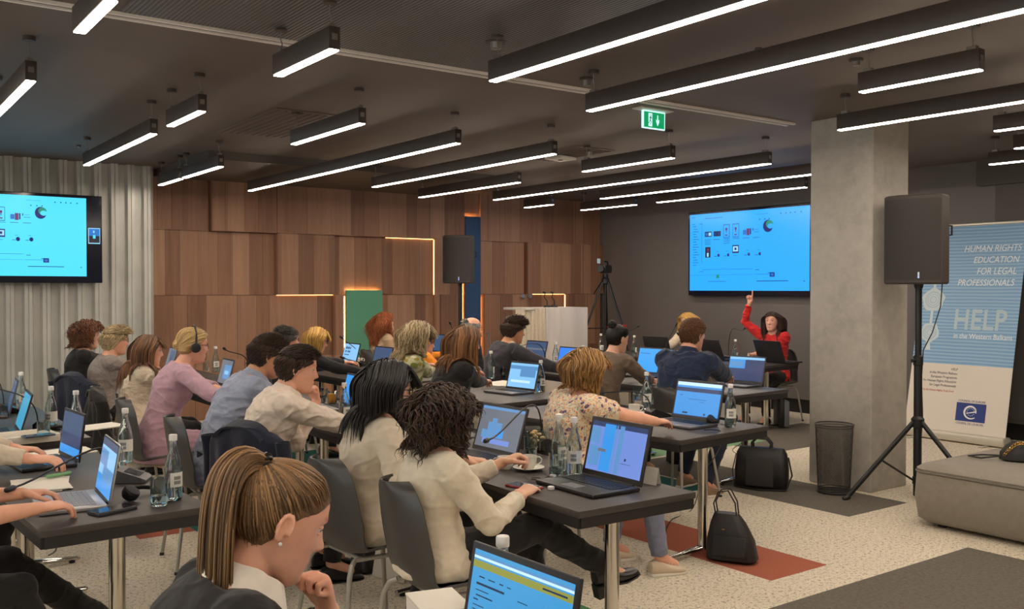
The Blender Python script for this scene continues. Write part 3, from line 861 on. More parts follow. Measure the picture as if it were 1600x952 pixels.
    if kind == 'pony':
        nt = int(900*quality); th = rng.uniform(0, 6.28, nt); rr_ = np.sqrt(rng.uniform(0, 1, nt))*.018
        R0 = T+np.stack([rng.uniform(-.004, .004, nt), np.cos(th)*rr_, np.sin(th)*rr_], 1)
        tl = np.full(nt, st.get('tail', .3))*rng.uniform(.88, 1.04, nt); spread = np.stack([np.cos(th)*0, np.cos(th), np.sin(th)], 1)*.26*(rr_/.018)[:, None]
        tg = st.get('tailgrav', .33)
        def stp(p, v, ds, t):
            v2 = np.where(t < .05, np.array([[-1., 0, .15]])+spread*1.3, v*.9+g*tg+spread*(.25 if t < .35 else -.12))
            v2 = v2/(np.linalg.norm(v2, axis=1, keepdims=True)+1e-6); p2 = p+v2*ds
            q = (p2-C0)/(RR+.014); r = np.linalg.norm(q, axis=1, keepdims=True); p2 = np.where(r < 1, C0+q/np.maximum(r, 1e-6)*(RR+.014), p2)
            for (a, b, r) in obst:
                ab = b-a; tt = np.clip(((p2-a)@ab)/(ab@ab), 0, 1)[:, None]; q = a+ab*tt; dv = p2-q; dl = np.linalg.norm(dv, axis=1, keepdims=True)
                r = r*.55; p2 = np.where(dl < r+.012, q+dv/(dl+1e-6)*(r+.012), p2)
            return p2, v2
        rt = .0034*rng.uniform(.7, 1.2, nt); A2 = build_locks(R0, stp, tl, rt, ns=24)
        locks_mesh('ponytail', A2, rt, m, ob, Mh, flat=.6, taper=4.0)
        tie = MB(); pts = []
        for k in range(90):
            a = k/90*2*pi*2; b = k*2*pi/7.0
            pts.append(Mh @ Vector((T[0]-.004+.007*cos(b), T[1]+(.021+.007*sin(b))*cos(a), T[2]+(.021+.007*sin(b))*sin(a))))
        tie.tube(pts, .0036*s, 6); tie.build('hair_tie', mat('hair_tie_black', (18, 16, 16), .3), ob)
    if kind == 'bun':
        B = MB(); pts = []
        for k in range(70):
            a = k/70*2*pi*3.2; r = .028*(1-k/110.); pts.append(Mh @ Vector((T[0]-.012-.026*k/70, T[1]+r*cos(a), T[2]+.018+r*sin(a))))
        nb = 240; th = rng.uniform(0, 6.28, nb); R0 = np.array(T)+np.stack([np.zeros(nb), np.cos(th)*.02, np.sin(th)*.02+.012], 1)
        cc = np.array(T)+np.array([-.018, 0, .022])
        axs = rng.normal(0, 1, (nb, 3)); axs[:, 0] += 2.0; axs /= np.linalg.norm(axs, axis=1, keepdims=True)
        def stb(p, v, ds, t):
            rel = p-cc; v2 = np.cross(axs, rel); v2 /= np.linalg.norm(v2, axis=1, keepdims=True)+1e-6; p2 = p+v2*ds
            rel = p2-cc; rel /= np.linalg.norm(rel, axis=1, keepdims=True)+1e-6; return cc+rel*np.array([.030, .036, .034]), v2
        rb = .0052*rng.uniform(.8, 1.2, nb); A3 = build_locks(R0, stb, np.full(nb, .13), rb, ns=16)
        locks_mesh('hair_bun', A3, rb, m, ob, Mh, flat=.5)
    return ob

SHOE = {}
def shoe(parent, ankle, yawd, pitchd, m, solem, heel=0.0, sneaker=False, s=1.0, accent=None, name='shoe'):
    R = basis(yawd, pitchd); t = MB(); C = ankle
    rings = []
    for x, w, h, z in ((-.065, .020, .045, .0), (-.058, .030, .070, .0), (-.030, .036, .085, 0), (.0, .038, .080, 0), (.035, .041, .062, 0), (.075, .046, .046, 0), (.115, .047, .036, 0), (.145, .040, .030, 0), (.165, .025, .022, 0), (.172, .010, .012, 0)):
        zz = heel*max(0, (0.06-x)/.12)*1.0 if heel else 0
        ring = [C+R @ (Vector((x, w*math.copysign(abs(cos(a))**.8, cos(a)), -.095+h/2+zz+h/2*math.copysign(abs(sin(a))**.75, sin(a))))*s) for a in [2*pi*k/20 for k in range(20)]]
        rings.append(ring)
    t.loft(rings); o = t.build(name, m, parent)
    q = MB(); rings = []
    for x, w in ((-.070, .020), (-.060, .034), (0, .040), (.08, .049), (.14, .044), (.168, .028), (.178, .010)):
        zz = heel*max(0, (0.06-x)/.12) if heel else 0
        th = .024 if sneaker else .010
        rings.append([C+R @ (Vector((x, w*cos(a), -.098+zz+th/2*math.copysign(abs(sin(a))**.3, sin(a))))*s) for a in [2*pi*k/16 for k in range(16)]])
    q.loft(rings)
    if heel: q.box(C+R @ (Vector((-.045, 0, -.105+heel*.25))*s), (.045*s, .05*s, (heel+.03)*s), R=R)
    q.build('sole', solem, o)
    if sneaker:
        l = MB()
        for k in range(4):
            x = .03+k*.020; zt = -.095+.066-k*.007
            l.tube([C+R @ (Vector((x, -.022, zt))*s), C+R @ (Vector((x+.004, 0, zt+.008))*s), C+R @ (Vector((x, .022, zt))*s)], .0035*s, 6)
        l.build('laces', accent or solem, o)
    return o

def chairpos(hip, yaw): pass

def person(label, crown, yaw=0, lean=8, sex='f', skin='light', hairst=None, hairm=None, top=None, topm=None, legm=None, shoem=None,
           hy=0, hp=0, hr=0, lh=None, rh=None, lpose='type', rpose='type', slump=.10, twist=0, legs=None, sleeve='long', skirt=False,
           vox=.006, cuff=None, collar=None, glasses=None, headset=False, group='people seated at the conference tables', wrk=(.006, 9), wide=1.0, hipshift=0, noleg=False,
           lpole=None, rpole=None, quality=1.0, ln=None, rn=None, flare=0.0, name='person', seatz=.45, shoes='plain', headdir=None, lpoint=False, top_u=.96, hem=-.20, noarm=False, hipoff=None, ears=True, coll_r=.07, lacem=None, ldir=None, rdir=None, hairarm=True):
    """seated person; crown = world position of the top of the head"""
    crown = Vector(crown)
    Ry = Matrix.Rotation(radians(yaw), 3, 'Z'); fwd = Ry @ Vector((1, 0, 0)); left = Ry @ Vector((0, 1, 0)); Z = Vector((0, 0, 1))
    tab = FEM if sex == 'f' else MAL; s = 1.0 if sex == 'f' else 1.05
    Rh = basis(yaw+hy, hp, hr)
    hc = crown-(Rh @ Vector((-.004, 0, .122)))*s-Vector((0, 0, .0))            # head centre (hair thickness allowed)
    neck_dir = (Z*.9-fwd*(.28+.008*lean)).normalized()
    N = hc-(Rh @ Vector((.018, 0, .058)))*s-Z*.055*s-fwd*(.020+.0008*lean)
    hz = seatz+.10
    L = (N.z-hz)/max(.3, cos(radians(lean)))
    H = Vector((N.x, N.y, hz))-fwd*math.tan(radians(lean))*(N.z-hz)
    if hipoff is not None: H = H+fwd*hipoff[0]+left*hipoff[1]
    yS = (Matrix.Rotation(radians(twist), 3, 'Z') @ left)
    root = thing(name, label, 'person', (H.x, H.y, 0), 0, group); O = Vector((H.x, H.y, 0))
    H = H-O; N = N-O; hc = hc-O
    SK = {'light': (230, 182, 154), 'pale': (228, 184, 158), 'tan': (206, 150, 116), 'rosy': (232, 176, 150)}
    sm = skinmat('skin_'+skin, SK[skin])
    # ---------------- body: one continuous surface
    b = MB(); up = (N-H).normalized()
    head_mesh(b, hc, Rh, s, sex != 'f')
    if ears:
        ear(b, hc, Rh, s, 1); ear(b, hc, Rh, s, -1)
    nr = .052*s if sex == 'f' else .060*s
    hb = hc+(Rh @ Vector((-.022, 0, -.045)))*s
    jaw = hc+(Rh @ Vector((.012, 0, -.075)))*s
    b.tube([hb+Z*.01, hb*.6+N*.4+fwd*.002, N*.75+hb*.25-up*.01, N-up*.04], [nr*.98, nr*.95, nr*1.05, nr*1.35], 16)
    b.tube([jaw, jaw*.5+N*.5+fwd*.012, N+fwd*.03-up*.03], [nr*.6, nr*.62, nr*.8], 12)
    b.loft(spine_rings(H, N, slump, tab, -.010, -.12, 1.0, yS, wide=.97*wide if wide < 1.1 else wide*.95))
    sw = (.158 if sex == 'f' else .182)*wide
    ctrl = (H+N)/2-(yS.cross(up))*slump*(N-H).length
    sc_ = lambda u: H*(1-u)**2+ctrl*2*u*(1-u)+N*u**2
    sf = yS.cross(up).normalized()
    SL = sc_(.87)+yS*sw+Z*.0; SR = sc_(.87)-yS*sw
    la, lf = (.275, .245) if sex == 'f' else (.305, .265)
    arms = []
    for sd, S, W, pole in ((1, SL, lh, lpole), (-1, SR, rh, rpole)):
        W = (Vector(W)-O) if W is not None else (H+fwd*.30+left*sd*.10+Z*.12)
        pl = Vector(pole) if pole is not None else (-fwd*.35+left*sd*.55-Z*.9)
        E_, W = ik(S, W, la, lf, pl); arms.append((S, E_, W))
    ra = (.050, .043, .040, .036, .025) if sex == 'f' else (.056, .050, .046, .040, .029)
    if wide > 1.1: ra = tuple(x*1.15 for x in ra)
    bsk = .86 if (topm is not None and sleeve == 'long') else 1.0
    for (S, E_, W), sd, pose, nn, dr in zip(arms, (1, -1), (lpose, rpose), (ln, rn), (ldir, rdir)):
        d = (W-E_).normalized()
        b.tube([S-(S-sc_(.85))*.25, S, S*.5+E_*.5, E_, E_*.65+W*.35, W-d*.02, W+d*.005], [ra[0]*.9*bsk, ra[0]*bsk, ra[1]*bsk, ra[2]*bsk*.95, ra[3]*bsk, ra[4], ra[4]*.95], 14, round_ends=True)
        hd = Vector(dr) if dr is not None else d if pose not in ('type', 'mouse', 'flat') else (d+Vector((0, 0, -d.z*.75))).normalized()
        n_ = Vector(nn) if nn is not None else (Z+left*sd*(.15)+(-fwd*.1))
        if not noarm: hand(b, W, hd, n_, sd, 'fist' if (lpoint and sd == 1) else pose, s*.98, point=(lpoint and sd == 1))
    # legs
    if legs is None: legs = ((.44, .13, .50, .40, .14, .0), (.43, -.13, .50, .38, -.15, .0))
    LG = []
    for sd, (kx, ky, kz, ax_, ay, ayaw) in zip((1, -1), legs):
        hj = H+left*sd*.085-Z*.01; K = fwd*kx+left*ky+Z*kz+Vector((H.x, H.y, 0)); A_ = fwd*ax_+left*ay+Vector((H.x, H.y, 0))+Z*.10
        LG.append([hj, K, A_, ayaw])
    if legs is not None and len(legs) > 2: LG[0][2].z = legs[2][0]; LG[1][2].z = legs[2][1]
    if not noleg:
        for hj, K, A_, _ in LG:
            b.tube([hj, hj*.5+K*.5, K, K*.7+A_*.3, K*.45+A_*.55, A_], [.070, .062, .046, .044, .040, .033], 14, round_ends=True)
            b.tube([A_, A_+Vector((fwd.x*.10, fwd.y*.10, -.05))], [.033, .026], 10, round_ends=True)
    hcv = np.array(hc); Rn = np.array(Rh)
    def paint(me, co, nrm):
        q = (co-hcv) @ Rn/s
        t = np.exp(-((q[:, 2]+.066)/.0085)**2-(q[:, 1]/.021)**2)*(q[:, 0] > .07)*.75
        t += np.exp(-((q[:, 2]-.034)/.0045)**2-((np.abs(q[:, 1])-.032)/.018)**4)*(q[:, 0] > .05)*.8
        t += np.exp(-((q[:, 2]+.03)/.025)**2-((np.abs(q[:, 1])-.05)/.02)**2)*(q[:, 0] > .03)*.12
        at = me.attributes.new('tone', 'FLOAT', 'POINT'); at.data.foreach_set('value', np.clip(t, 0, 1).astype(np.float32))
        return None
    body = remeshed(b, 'body', sm, root, vox, 2, paint)
    # eyes
    for sd in (1, -1):
        e_ = MB(); e_.ell(hc+(Rh @ Vector((.0715, sd*.031, .010)))*s, (.0105*s, .0125*s, .0092*s), 14, 10, mat('eye_white', (214, 206, 198), .25), R=Rh)
        e_.ell(hc+(Rh @ Vector((.0785, sd*.0305, .0085)))*s, (.0040*s, .0058*s, .0058*s), 12, 8, mat('eye_iris', (46, 34, 28), .15), R=Rh)
        e_.build('eye', None, body)
        l_ = MB(); l_.ell(hc+(Rh @ Vector((.0712, sd*.031, .0150)))*s, (.0120*s, .0142*s, .0078*s), 16, 10, sm, R=Rh)
        l_.ell(hc+(Rh @ Vector((.0705, sd*.031, .0020)))*s, (.0112*s, .0135*s, .0052*s), 16, 10, sm, R=Rh)
        l_.tube([hc+(Rh @ Vector((.0835-.0045*abs(k-2)**1.6*.6, sd*(.031+(k-2)*.0062), .0112-.0008*(abs(k-2))**1.5)))*s for k in range(5)], .0010*s, 5, mat('eyelashes', (34, 24, 20), .6)); l_.build('eyelid', None, body)
    # ---------------- garment on the upper body
    if topm is not None:
        g = MB(); infl = .010
        g.loft(spine_rings(H, N, slump, tab, infl, hem, top_u, yS, wide=wide, flare=flare))
        for (S, E_, W), sd in zip(arms, (1, -1)):
            d = (W-E_).normalized(); k = ra
            g.tube([sc_(.80)+(S-sc_(.80))*.35, S-(S-sc_(.85))*.12], [.075, k[0]+.020], 14, round_ends=True)
            if sleeve == 'long':
                g.tube([S, S*.5+E_*.5, E_, E_*.55+W*.45, W-d*.028], [k[0]+.018, k[1]+.016, k[2]+.016, k[3]+.011, k[4]+.012], 16, round_ends=False)
                g.ell(E_, (k[2]+.014,)*3, 12, 8)
            elif sleeve == 'three':
                g.tube([S, S*.5+E_*.5, E_, E_*.5+W*.5], [k[0]+.018, k[1]+.016, k[2]+.014, k[3]+.014], 16)
            else:
                g.tube([S, S*.45+E_*.55], [k[0]+.020, k[1]+.022], 16)
        tp = remeshed(g, top or 'jacket', topm, root, vox*1.15, 4, wrinkle(wrk[0], wrk[1], seed=crown.x*7+crown.y))
        if cuff is not None:
            for (S, E_, W) in arms:
                d = (W-E_).normalized(); c = MB(); c.tube([W-d*.05, W-d*.018, W-d*.012], [ra[4]+.007, ra[4]+.008, ra[4]+.004], 16); c.build('cuff', cuff, tp)
        if collar is not None:
            c = MB(); rings = []
            for t, rr, h in ((-.02, coll_r+.016, -.012), (.0, coll_r+.006, .010), (.5, coll_r-.004, .034), (.8, coll_r-.001, .030), (1.1, coll_r+.012, .002), (1.25, coll_r+.022, -.020)):
                rings.append([N+up*(h-.004)+sf*(rr*cos(a)*1.05+.010+(0.012 if cos(a) > .5 else 0))+yS*(rr*sin(a))-up*(.030*max(0, cos(a))) for a in [2*pi*k/30 for k in range(30)]])
            c.loft(rings, cap=False); c.build('collar', collar, tp)
    # ---------------- trousers / skirt
    if legm is not None and not noleg:
        g = MB()
        g.loft(spine_rings(H, N, slump, tab, .004, -.16, .22, yS, wide=wide))
        for hj, K, A_, _ in LG:
            e = .012
            if skirt:
                g.tube([hj-fwd*.02, hj*.5+K*.5, K*.9+hj*.1], [.098, .092, .075], 16, round_ends=True)
            else:
                g.tube([hj-fwd*.02, hj*.5+K*.5, K, K*.7+A_*.3, K*.3+A_*.7, A_+Z*.01], [.094, .082, .066, .062, .054, .050], 16)
                g.ell(K, (.066,)*3, 12, 8)
        if skirt: g.ell((LG[0][0]+LG[1][0]+LG[0][1]*1.3+LG[1][1]*1.3)/4.6, (.20, .12, .07), 16, 10, R=Ry)
        remeshed(g, 'skirt' if skirt else 'trousers', legm, root, vox*1.3, 3, wrinkle(.006, 8, seed=crown.y*5))
    if shoem is not None and not noleg:
        for i, (hj, K, A_, ay) in enumerate(LG):
            pit = 0 if len(legs) < 3 else legs[2][2+i]
            shoe(root, A_, yaw+ay, pit, shoem, mat('sole_pale', (222, 214, 200), .7) if shoes == 'sneaker' else mat('sole_black', (26, 24, 24), .5),
                 heel=.03 if shoes == 'heel' else 0, sneaker=shoes == 'sneaker', s=s*.95, accent=lacem)
    # ---------------- hair
    Mh = Matrix.Translation(hc) @ (Rh.to_4x4()) @ Matrix.Scale(s, 4)
    inv = Mh.inverted()
    gl = np.array((Rh.transposed() @ Vector((0, 0, -1))))
    tl = lambda v: np.array(inv @ v)
    obst = [(tl(hb), tl(N-up*.03), .062), (tl(SL), tl(SR), .078), (tl(sc_(.8)-sf*.0), tl(sc_(.45)), .128), (tl(SL), tl(arms[0][1]), .070), (tl(SR), tl(arms[1][1]), .070)]
    if not hairarm: obst = obst[:3]
    if hairst: hair(Mh, hairm, body, hairst, gl, obst, s, quality)
    if glasses:
        gm = MB()
        for sd in (1, -1):
            pts = [Mh @ Vector((.094+.000*k, sd*.032+.023*cos(2*pi*k/16), .008+.018*sin(2*pi*k/16))) for k in range(17)]
            gm.tube(pts, .0022*s, 6)
            gm.tube([Mh @ Vector((.092, sd*.055, .014)), Mh @ Vector((.04, sd*.076, .013)), Mh @ Vector((-.01, sd*.080, .012)), Mh @ Vector((-.025, sd*.078, -.008))], .0022*s, 6)
        gm.tube([Mh @ Vector((.096, .010, .012)), Mh @ Vector((.101, 0, .015)), Mh @ Vector((.096, -.010, .012))], .0022*s, 6)
        gm.build('glasses', glasses, body)
    if headset:
        hm = MB(); pts = []
        for k in range(21):
            a = pi*k/20; pts.append(Mh @ Vector((-.006, .101*cos(a), -.01+.150*sin(a))))
        hm.tube(pts, .0048*s, 8, flat=1.6); ho = hm.build('headphones', mat('headset_black', (28, 28, 30), .4), body)
        for sd in (1, -1):
            c = Mh @ Vector((-.004, sd*.092, -.010)); ax = (Rh @ Vector((0, sd, 0)))
            e_ = MB(); e_.tube([c-ax*.006, c+ax*.004, c+ax*.014, c+ax*.018], [.030*s, .033*s, .031*s, .022*s], 20); e_.build('ear_cushion', mat('headset_cushion', (38, 38, 42), .7), ho)
    root['_r'] = 0; del root['_r']
    return root, dict(O=O, H=H+O, N=N+O, hc=hc+O, Rh=Rh, fwd=fwd, left=left, arms=[(a+O, b_+O, c+O) for a, b_, c in arms], Mh=Matrix.Translation(O) @ Mh, body=body)
# ------------------------------------------------------------ tables
TTOP = mat('table_laminate', (64, 59, 57), 0.42, var=0.05, vscale=5, bump=0.05, bscale=300)
TEDGE = mat('table_edge', (34, 31, 31), 0.5)
CHROME = mat('chrome', (205, 200, 192), 0.12, 1.0)
def table(x, y, w, L, rz, label, legs=(0.17, -0.17)):
    """near end at local y = 0; runs away along +y"""
    t = thing('folding_table', label, 'table', (x, y, 0), radians(rz), 'black folding conference tables')
    MB().box((w/2, L/2, 0.727), (w, L, 0.028), bev=0.004).build('tabletop', TTOP, t)
    mb = MB(); ins = 0.004
    mb.box((w/2, ins+.012, 0.693), (w-.03, 0.024, 0.042)); mb.box((w/2, L-ins-.012, 0.693), (w-.03, 0.024, 0.042))
    mb.box((ins+.012, L/2, 0.693), (0.024, L-.02, 0.042)); mb.box((w-ins-.012, L/2, 0.693), (0.024, L-.02, 0.042))
    mb.build('apron', TEDGE, t)
    for l in legs:
        yy = l if l >= 0 else L+l
        MB().tube([(w/2, yy, 0.03), (w/2, yy, 0.675)], 0.030, 24, round_ends=False).build('leg', CHROME, t)
        f = MB(); hw = w*0.44
        f.tube([(w/2-hw, yy, 0.022), (w/2-hw*.5, yy, 0.030), (w/2, yy, 0.036), (w/2+hw*.5, yy, 0.030), (w/2+hw, yy, 0.022)], [.016, .021, .026, .021, .016], 14, round_ends=True, flat=0.75)
        ft = f.build('foot', CHROME, t)
        for sg in (-1, 1): MB().lathe([(.016, 0), (.018, .008), (.012, .012)], (w/2+sg*(hw-.03), yy, 0), 12).build('foot_pad', TEDGE, ft)
        f = MB(); f.tube([(w/2-hw*.8, yy, 0.676), (w/2-hw*.3, yy, 0.668), (w/2-.04, yy, 0.655), (w/2, yy, .645), (w/2+.04, yy, 0.655), (w/2+hw*.3, yy, 0.668), (w/2+hw*.8, yy, 0.676)], [.010, .012, .017, .020, .017, .012, .010], 12)
        f.build('bracket', CHROME, t)
    return t
table(0.60, 3.59, 0.61, 1.80, 3, 'black table with the silver laptop, at the left edge')
table(0.50, 5.70, 0.72, 1.75, 0, 'black table holding the white tray at the left edge')
table(0.50, 7.75, 0.72, 1.8, 0, 'black table farthest along the left row')
table(1.00, 0.70, 0.55, 1.38, 0, 'black table under the closest laptop at the bottom edge')
table(2.29, 2.71, 0.62, 1.70, -1.5, 'black table with the open laptop and white coffee cup, nearest its chrome leg')
table(2.40, 4.46, 0.66, 1.70, -1.5, 'black table with the glass of orange juice')
table(2.42, 6.22, 0.70, 1.70, 0, 'black table in front of the woman in lilac')
table(2.42, 7.98, 0.70, 1.9, 0, 'black table end nearest the corrugated metal wall')
table(3.82, 3.66, 0.86, 1.65, 5, 'black table in front of the woman in the flowered blouse')
table(3.98, 5.60, 0.80, 1.60, 5, 'black table in front of the woman in the black blazer')
table(3.90, 7.40, 0.85, 1.80, 0, 'black table with two small laptops and a cup and saucer')
table(3.90, 9.25, 0.85, 1.25, 0, 'black table farthest back by the green board')
table(5.78, 4.95, 0.74, 1.60, 4, 'black table in front of the man in the navy shirt')
table(5.80, 6.68, 0.80, 1.60, 0, 'black table in front of the man in the dark suit')
table(5.85, 8.35, 0.80, 2.3, 0, 'black table before the bald man')
table(8.17, 6.66, 0.78, 1.75, 5, 'black table of the presenter in red')
table(8.06, 8.47, 0.78, 1.60, 3, 'black table of the fair haired presenter')

# ------------------------------------------------------------ chairs
SHELL = mat('chair_shell_grey', (66, 64, 62), 0.38, var=0.04, vscale=4)
SHELLB = mat('chair_shell_black', (30, 29, 30), 0.5)
TUBEG = mat('chair_tube_grey', (172, 166, 156), 0.35, 0.3)
CPROF = [(.235, .425), (.20, .448), (.12, .452), (.0, .438), (-.11, .436), (-.175, .455), (-.215, .52), (-.235, .60), (-.25, .68), (-.262, .76), (-.272, .82), (-.276, .85)]
CWID = [.175, .20, .215, .225, .225, .222, .215, .210, .203, .185, .15, .085]
def make_chair():
    t = thing('shell_chair', 'x', 'chair')
    K = len(CPROF)-1
    def fn(u, v):
        f = v*K; i = min(int(f), K-1); a = f-i
        p0, p1, p2, p3 = CPROF[max(i-1, 0)], CPROF[i], CPROF[i+1], CPROF[min(i+2, K)]
        cr = lambda q0, q1, q2, q3: 0.5*((2*q1)+(-q0+q2)*a+(2*q0-5*q1+4*q2-q3)*a*a+(-q0+3*q1-3*q2+q3)*a**3)
        x = cr(p0[0], p1[0], p2[0], p3[0]); z = cr(p0[1], p1[1], p2[1], p3[1])
        w = CWID[i]*(1-a)+CWID[i+1]*a; s = 2*u-1
        back = min(max((v-.35)/.25, 0), 1); e = abs(s)**2.6
        x += (.075*back)*e; z += (.045*(1-back))*e*min(1, v*5)
        return (x, s*w, z)
    MB().grid(fn, 20, 44, 0.010).build('seat_shell', SHELL, t, 60)
    for sx, sy in ((1, 1), (1, -1), (-1, 1), (-1, -1)):
        m_ = MB(); m_.tube([(sx*.15-.01, sy*.145, .418), (sx*.175-.01, sy*.165, .405), (sx*.195-.01, sy*.18, .36), (sx*.245-.01, sy*.225, 0.004)], [.0105, .0115, .0115, .0095], 10)
        l = m_.build('leg', TUBEG, t)
        MB().lathe([(.013, 0), (.013, .012), (.011, .016)], (sx*.245-.01, sy*.225, 0), 10).build('glide', TEDGE, l)
    f = MB()
    for sy in (1, -1): f.tube([(.15, sy*.145, .42), (0, sy*.15, .416), (-.16, sy*.145, .42)], .0105, 10)
    f.tube([(.12, -.145, .418), (.12, .145, .418)], .009, 8); f.tube([(-.12, -.145, .418), (-.12, .145, .418)], .009, 8)
    f.build('seat_frame', TUBEG, t)
    return t
CH0 = make_chair(); _used = [False]
def chair(x, y, rz, label, black=False):
    if not _used[0]:
        _used[0] = True; c = CH0; c.location = (x, y, 0); c.rotation_euler = (0, 0, radians(rz)); c['label'] = label; c['group'] = 'moulded shell chairs on tube legs'
    else: c = copy_tree(CH0, None, (x, y, 0), radians(rz), label, 'moulded shell chairs on tube legs')
    return c

# ------------------------------------------------------------ laptops
LSIL = mat('laptop_silver', (196, 196, 198), 0.32, 0.6); LBLK = mat('laptop_black', (38, 37, 39), 0.35); LGRY = mat('laptop_grey', (104, 104, 108), 0.35, 0.5)
KEYB = mat('laptop_keys_black', (24, 24, 26), 0.5); KEYS = mat('laptop_keys_silver', (150, 152, 158), 0.5)
S_BL = emat('screen_blue', (48, 150, 232), 0.85); S_CY = emat('screen_cyan', (40, 158, 200), 0.8); S_DK = emat('screen_dark_blue', (58, 84, 122), 0.75)
S_VI = emat('screen_violet', (112, 142, 218), 0.85); S_LT = emat('screen_light', (132, 192, 238), 0.95); S_NV = emat('screen_navy', (34, 58, 108), 0.7)
S_OL = emat('screen_olive', (150, 154, 62), 0.8); S_TX = emat('screen_text', (24, 62, 108), 0.4); S_WH = emat('screen_white', (190, 224, 250), 1.0); S_GY = emat('screen_grey_blue', (112, 120, 134), 0.7); S_SK = emat('screen_sky', (92, 150, 206), 0.8)
def laptop(x, y, rz, label, body=LGRY, content=(), base=S_BL, w=.345, d=.235, ang=105, z=.742, key=KEYB, bez=.012, back=None, hgt=None):
    """hinge centre at x, y; user sits towards local -x"""
    t = thing('laptop', label, 'laptop', (x, y, z), radians(rz), 'open laptops on the tables')
    MB().box((-d/2, 0, .009), (d, w, .017), bev=.005).build('base', body, t)
    kb = MB(); nx, ny = 5, 14; kx0, kx1 = -.035, -.135
    for i in range(nx):
        for j in range(ny):
            cx = kx0+(kx1-kx0)*(i+.5)/nx; cy = -w*.43+w*.86*(j+.5)/ny
            kb.box((cx, cy, .0188), (.017, w*.86/ny*.82, .0026))
    kb.build('keyboard', key, t)
    MB().box((-.185*d/.235, 0, .0178), (.062, .10, .0012)).build('touchpad', body if body != LBLK else LGRY, t)
    h = hgt or d*.96; a = radians(ang); R = Matrix.Rotation(-(a-pi/2)*-1, 3, 'Y')
    # lid local: width y, height along (cos, sin)
    ux = Vector((-cos(a), 0, sin(a))); nrm = Vector((-sin(a), 0, -cos(a)))
    Mx = Matrix(((0, ux.x, nrm.x), (1, ux.y, nrm.y), (0, ux.z, nrm.z)))   # (y, up, normal to the user)
    Mx = Matrix(((0, ux.x, nrm.x), (-1, 0, nrm.y), (0, ux.z, nrm.z)))
    o = Vector((0.004, 0, .017))
    lid = MB().box(o+ux*h/2-nrm*.004, (w, h, .008), R=Mx, bev=.0035).build('lid', back or body, t)
    bz = MB().box(o+ux*h/2+nrm*.0006, (w-.004, h-.004, .0014), R=Mx).build('bezel', LBLK, lid)
    sc = MB(); W2, H2 = w-2*bez, h-2.6*bez; o2 = o+ux*(bez*1.5)+nrm*.0016
    def rect(u0, v0, u1, v1, m, e):
        f = lambda u, v: o2+Vector((0, (0.5-u)*W2, 0))+ux*(v*H2)+nrm*e
        sc.quad(f(u0, v0), f(u1, v0), f(u1, v1), f(u0, v1), m)
    rect(0, 0, 1, 1, base, 0)
    for k, (u0, v0, u1, v1, m) in enumerate(content): rect(u0, v0, u1, v1, m, .0002+.00004*k)
    sc.build('screen', None, lid)
    MB().tube([(0.002, -w*.38, .014), (0.002, w*.38, .014)], .0065, 10).build('hinge', LBLK, t)
    return t

# ------------------------------------------------------------ table things
GLASS = glassmat('clear_glass'); WATER = glassmat('water', (240, 248, 250), 0, 1.33)
CAPW = mat('bottle_cap_white', (226, 224, 220), .4); LABW = mat('bottle_label_white', (226, 224, 216), .6); LABD = mat('bottle_label_ink', (52, 60, 78), .6)
def make_bottle():
    t = thing('water_bottle', 'x', 'bottle')
    MB().lathe([(.008, 0), (.031, .001), (.034, .006), (.034, .125), (.031, .145), (.022, .180), (.0145, .205), (.013, .232), (.0145, .236), (.0145, .240), (.0118, .240), (.0110, .205), (.0190, .178), (.0285, .143), (.0315, .124), (.0315, .010), (.006, .006)], n=24).build('glass', GLASS, t, 50)
    MB().lathe([(.004, .0085), (.0325, .0095), (.0325, .072), (.004, .0725)], n=20).build('water', WATER, t)
    MB().lathe([(.0155, .236), (.0160, .240), (.0160, .257), (.0145, .260), (.002, .2605)], n=20).build('cap', CAPW, t)
    m_ = MB(); r = .0345
    for a0, a1, z0, z1, mm, rr in ((-2.2, 1.2, .055, .112, LABW, r),):
        n = 18; vs = []; fs = []
        for k in range(n+1):
            a = a0+(a1-a0)*k/n; vs += [(rr*cos(a), rr*sin(a), z0), (rr*cos(a), rr*sin(a), z1)]
        for k in range(n): fs.append((2*k, 2*k+2, 2*k+3, 2*k+1))
        m_.add(vs, fs, mm)
    for k in range(5):
        a = -1.75+k*.16; rr = r+.0006
        for z0, z1 in ((.066, .080), (.084, .098)):
            m_.add([(rr*cos(a), rr*sin(a), z0), (rr*cos(a+.10), rr*sin(a+.10), z0), (rr*cos(a+.10), rr*sin(a+.10), z1), (rr*cos(a), rr*sin(a), z1)], [(0, 1, 2, 3)], LABD)
    m_.build('paper_label', None, t)
    return t
B0 = make_bottle(); _ub = [False]
def bottle(p, label, rz=0):
    if not _ub[0]:
        _ub[0] = True; B0.location = p; B0['label'] = label; B0['group'] = 'glass water bottles with white caps'; return B0
    return copy_tree(B0, None, tuple(p), radians(rz), label, 'glass water bottles with white caps')
def make_glass():
    t = thing('drinking_glass', 'x', 'glass')
    MB().lathe([(.006, 0), (.031, .001), (.032, .004), (.034, .105), (.0330, .1055), (.0300, .012), (.004, .010)], n=24).build('tumbler', GLASS, t, 50)
    return t
G0 = make_glass(); _ug = [False]
def glass(p, label, fill=None, lvl=.045):
    if not _ug[0]: _ug[0] = True; g = G0; g.location = p; g['label'] = label; g['group'] = 'drinking glasses on the tables'
    else: g = copy_tree(G0, None, tuple(p), 0, label, 'drinking glasses on the tables')
    if fill is not None:
        MB().lathe([(.004, .0110), (.0312, .0115), (.0322, lvl), (.004, lvl+.0005)], n=20).build('drink', fill, g)
    return g
CHINA = mat('white_china', (232, 226, 214), .25, coat=.3); COFFEE = mat('coffee', (60, 34, 20), .2)
